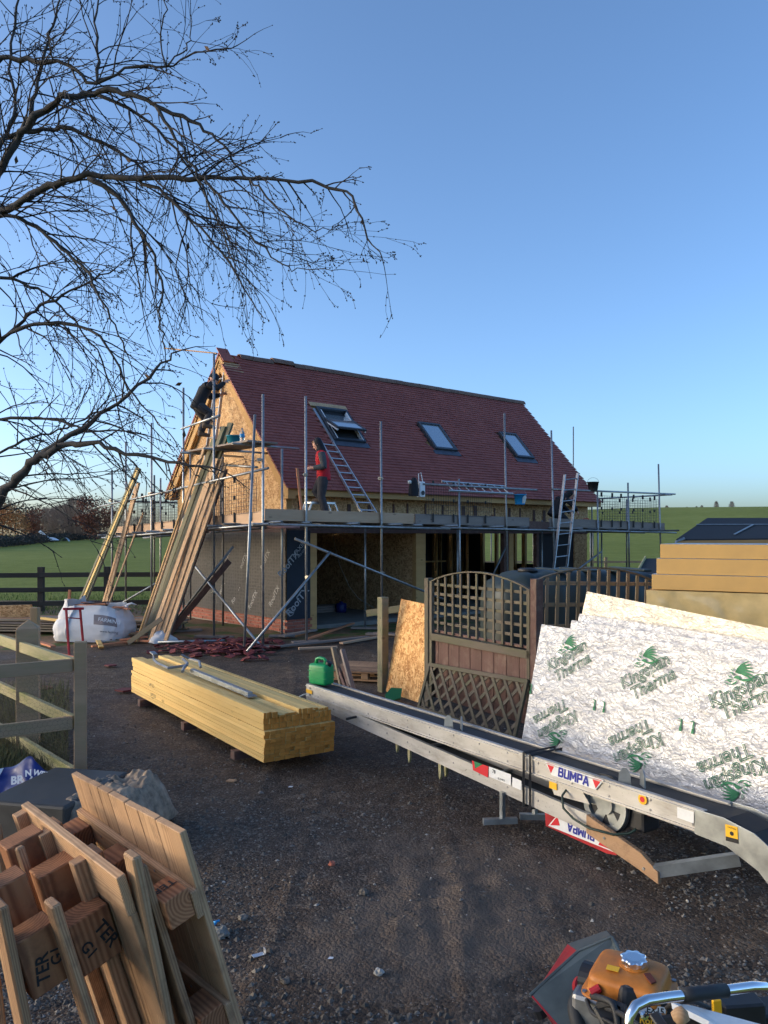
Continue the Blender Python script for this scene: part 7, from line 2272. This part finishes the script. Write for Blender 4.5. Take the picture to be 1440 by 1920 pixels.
for (px, D, h, w, m, n, bare, lab) in [
    (-20, 165, 8.0, 11, 'orangeleaf', 2200, False, 'orange brown tree at the extreme left beyond the hedge'),
    (28, 160, 7.6, 9, 'orangeleaf', 2200, False, 'broad orange brown tree beyond the hedge, second from the left'),
    (62, 175, 8.0, 9, 'brownleaf', 1800, False, 'reddish brown tree just left of the white wing tip'),
    (92, 185, 8.0, 9, 'greytwig', 2600, True, 'bare grey tree straight above the white wing'),
    (118, 180, 8.6, 9, 'greytwig', 2600, True, 'bare grey tree between the white wing and the brown domed tree'),
    (142, 178, 10.0, 8, 'greytwig', 2600, True, 'tall bare pale tree left of the brown domed tree'),
    (178, 172, 10.5, 9.5, 'brownleaf', 2600, False, 'tall domed reddish brown tree beyond the hedge by the leaning battens'),
    (205, 185, 8.6, 7, 'brownleaf', 1500, False, 'smaller brown tree partly behind the left scaffold tubes'),
    (232, 230, 7.5, 9, 'greytwig', 1800, True, 'bare grey tree behind the leaning battens'),
    (262, 260, 7.0, 10, 'greytwig', 1600, True, 'bare grey tree behind the gable scaffold'),
    (5, 260, 13, 14, 'hedge', 1800, False, 'dark evergreen tree far behind the orange trees'),
    (48, 270, 12, 16, 'hedge', 1800, False, 'dark green tree rising behind the brown ones on the left'),
    (100, 280, 11, 18, 'hedge', 1600, False, 'dark low tree mass behind the bare trees')]:
    far_tree(lab, px, D, h, w, m, n, bare=bare)
for (px, D, h, w, lab) in [(1343, 310, 4.2, 1.9, 'upright bare tree on the hill skyline, left of the pair above the black roof'), (1372, 310, 4.2, 2.2, 'upright bare tree on the hill skyline, right of the pair above the black roof'), (1306, 312, 2.2, 1.2, 'tiny bare tree on the skyline left of the paired trees'), (1316, 312, 2.6, 1.4, 'small bare tree on the skyline nearest the paired trees'), (1288, 312, 2.0, .9, 'thin tiny skyline tree midway between scaffold and paired trees'), (1250, 312, 2.6, 1.6, 'small bare skyline tree just right of the scaffold end'), (1272, 312, 1.8, 1.0, 'tiny skyline shrub right of the scaffold end'), (1433, 312, 1.8, .9, 'tiny skyline shrub at the right edge of the picture')]:
    far_tree(lab, px, D, h, w, 'greytwig', 900, 'skyline_tree', True)
# white aircraft-like shape beyond the hedge
wp_ = P(92, 1013, 150)
wg = thing('white_aircraft', 'small white aircraft wing and hull showing above the far hedge', 'aircraft', wp_)
mb = MB(); mb.grid(lambda s, t: V(P(78 + 29 * s, 1014, 150)) + V((0, t * 1.2, .55 * math.sin(math.pi * s) ** .6 * math.sin(math.pi * t) ** .5 + .1)), 14, 8); mb.build('hull', M['whiteb'], wg, I4, smooth=True)
plank('wing', P(74, 996, 150), P(92, 1011, 150), .5, .3, M['whiteb'], wg, (0, -1, .2))
plank('wing_marking', P(83, 1003.4, 149.6), P(88, 1007.4, 149.6), .4, .12, M['blackfab'], wg, (0, -1, .2))
p = P(120, 1015, 152)
mb = MB(); mb.grid(lambda s, t: p + V((-.8 + 1.6 * s, t, .7 * math.sin(math.pi * s) ** .7)), 10, 3); o = mb.build('grey_mound', M['galv'], None, I4, smooth=True); tag(o, 'small pale grey mound above the far hedge right of the white wing', 'mound')

# ------------------------------------------------------------------ gravel, stones and litter in the yard
gm = random.Random(21)
stones = MB(); chips = MB()
def pebble(mb, p, s, fl=.6):
    k = [gm.uniform(.7, 1.3) for _ in range(6)]; a = gm.uniform(0, 6.3); c_, s_ = math.cos(a), math.sin(a)
    def q(x, y, z): return (p[0] + (x * c_ - y * s_) * s, p[1] + (x * s_ + y * c_) * s, p[2] + z * s * fl)
    mb.add([q(k[0], .1, 0), q(.2, .8 * k[1], .1), q(-k[2], .1, -.05), q(-.1, -.8 * k[3], .05), q(.1, .05, k[4]), q(0, 0, -k[5])], [(0, 1, 4), (1, 2, 4), (2, 3, 4), (3, 0, 4), (1, 0, 5), (2, 1, 5), (3, 2, 5), (0, 3, 5)])
for i in range(26000):
    py = 1215 + 760 * gm.random() ** .8; px = gm.uniform(-60, 1500)
    p = G(px, py)
    dens = noise.noise(V((p.x * .9, p.y * .9, 3)))
    if dens < -.12 + .35 * gm.random() - .2: continue
    mud = math.hypot(p.x - .45, p.y - 4.7) < 1.2
    if mud and gm.random() < .75: continue
    s = gm.choice((.004, .006, .008, .008, .011, .015)) * (1 + .10 * p.y / 3)
    z = yard_z(p.x, p.y)
    pebble(chips if gm.random() < .04 else stones, (p.x, p.y, z + s * .1), s * (.85 if gm.random() < .985 else 1.7))
for i in range(2600):
    py = 1225 + 740 * gm.random() ** .9; px = gm.uniform(-60, 1500); p = G(px, py)
    if noise.noise(V((p.x * .7, p.y * .7, 6))) < .02 or math.hypot(p.x - .5, p.y - 4.6) < 1.1: continue
    s = gm.uniform(.012, .026); pebble(stones, (p.x, p.y, yard_z(p.x, p.y) - s * .1), s, .7)
o = stones.build('gravel', M['stone']); tag(o, 'loose dark gravel scattered over the yard', None, kind='stuff')
o = chips.build('pale_chippings', M['chip']); tag(o, 'pale chips and flakes scattered over the yard', None, kind='stuff')
def rock(px, py, s, m, lab, nm='stone', cat='stone', seed=0):
    p = G(px, py); mb = MB()
    def fn(a, t):
        an = a * 2 * math.pi; ph = (t - .5) * math.pi
        q = V((math.cos(an) * math.cos(ph), math.sin(an) * math.cos(ph), math.sin(ph)))
        k = 1 + .5 * noise.noise(q * 1.6 + V((seed, seed, 0))) + .15 * noise.noise(q * 5 + V((seed, 0, 0)))
        return q * s * k * V((1, .8, .6)).length / 1.4
    mb.grid(fn, 14, 9); o = mb.build(nm, M[m], None, Matrix.Translation((p.x, p.y, yard_z(p.x, p.y) + s * .35)) @ Matrix.Scale(.65, 4, (0, 0, 1))); tag(o, lab, cat)
rock(412, 1748, .045, 'concrete', 'pale grey stone near the foot of the boarded pallet', seed=3)
rock(622, 1618, .022, 'brick', 'small red brick fragment in the middle of the yard', 'brick_fragment', 'brick', 5)
rock(682, 1672, .03, 'stone', 'dark clod at the edge of the mud patch', 'clod', 'stone', 8)
rock(455, 1717, .026, 'stone', 'dark stone right of the boarded pallet', seed=11)
rock(535, 1837, .022, 'stone', 'small rounded grey stone near the bottom edge', seed=14)
rock(710, 1822, .024, 'chip', 'flat pale stone chip near the bottom centre', seed=17)
rock(925, 1490, .022, 'stone', 'small stone beside the hoist foot', seed=20)
p = G(484, 1790); PMx = Matrix.Translation((p.x, p.y, yard_z(p.x, p.y) + .01)) @ Matrix.Rotation(R(30), 4, 'Z')
mb = MB(); mb.box((0, 0, 0), (.06, .03, .003)); mb.box((.035, 0, .012), (.003, .03, .026)); o = mb.build('steel_clip', M['alu'], None, PMx); tag(o, 'small bent silver clip on the ground near the pallets', 'clip')
p = G(433, 1460); o = MB().prism([(-.04, -.02), (.03, -.03), (.05, .01), (-.02, .03)], 0, .012).build('wood_chip', M['pallet'], None, Matrix.Translation((p.x, p.y, yard_z(p.x, p.y)))); tag(o, 'pale wood chip on the gravel below the batten stack', 'chip')
for (px, py, s, lab) in ((620, 1796, .014, 'white scrap of paper in the lower middle of the yard'), (545, 1470, .02, 'white flake right of the wood chip on the gravel')):
    p = G(px, py); o = MB().prism([(-1, -.6), (.8, -.5), (1, .5), (-.4, .7)], 0, .2, Matrix.Scale(s, 4)).build('paper_scrap', M['whiteb'], None, Matrix.Translation((p.x, p.y, yard_z(p.x, p.y) + .004))); tag(o, lab, 'scrap')
p = G(396, 1738); mb = MB(); mb.tube([(0, 0, .01), (.02, .03, .03), (.0, .05, .02), (.03, .07, .02)], .006, 5); o = mb.build('blue_twine', M['blueb'], None, Matrix.Translation((p.x, p.y, yard_z(p.x, p.y)))); tag(o, 'scrap of blue twine beside the pale grey stone', 'twine')
# dead grass and weeds by the fence
gr = MB()
for i in range(5200):
    px = gm.uniform(-60, 128); py = gm.uniform(1290, 1462)
    p = G(px, py)
    if p.x > -2.62 - .25 * max(0, p.y - 6.6) + gm.uniform(-.25, .05): continue
    h = gm.uniform(.05, .22); a = gm.uniform(0, 6.3); l = h * gm.uniform(.3, 1.0); w = gm.uniform(.002, .004)
    e = V((p.x + math.cos(a) * l, p.y + math.sin(a) * l, h)); m_p = V((p.x + math.cos(a) * l * .35, p.y + math.sin(a) * l * .35, h * .7))
    s = V((math.sin(a), -math.cos(a), 0)) * w
    gr.add([V((p.x, p.y, -.02)) - s, V((p.x, p.y, -.02)) + s, m_p + s * .7, m_p - s * .7, e], [(0, 1, 2, 3), (3, 2, 4)])
M['weeds'] = plain('rank_grass', S(92, 92, 54), .9, 0, 4, .5, var=.5)
o = gr.build('weeds', M['weeds']); tag(o, 'tangled dead grass and weeds behind the wire fence', None, kind='stuff')
gr = MB()
for i in range(26000):
    t = gm.random(); x = gm.uniform(-19, 3); y = 20.8 + (x + 19) * .146 + gm.uniform(-1.2, 9) * gm.random() ** .5
    if x > -4: continue
    h = gm.uniform(.04, .13); a = gm.uniform(0, 6.3); w = .007
    s = V((math.sin(a), -math.cos(a), 0)) * w; b0 = V((x, y, field_z(x, y) if y > 25 else -.03))
    gr.add([b0 - s, b0 + s, b0 + V((math.cos(a) * h * .5, math.sin(a) * h * .5, h))], [(0, 1, 2)])
M['turf'] = plain('short_turf', S(74, 100, 38), .9, 0, .7, .35, var=.35)
o = gr.build('turf', M['turf']); tag(o, 'short rough turf along the foot of the field fence', None, kind='stuff')
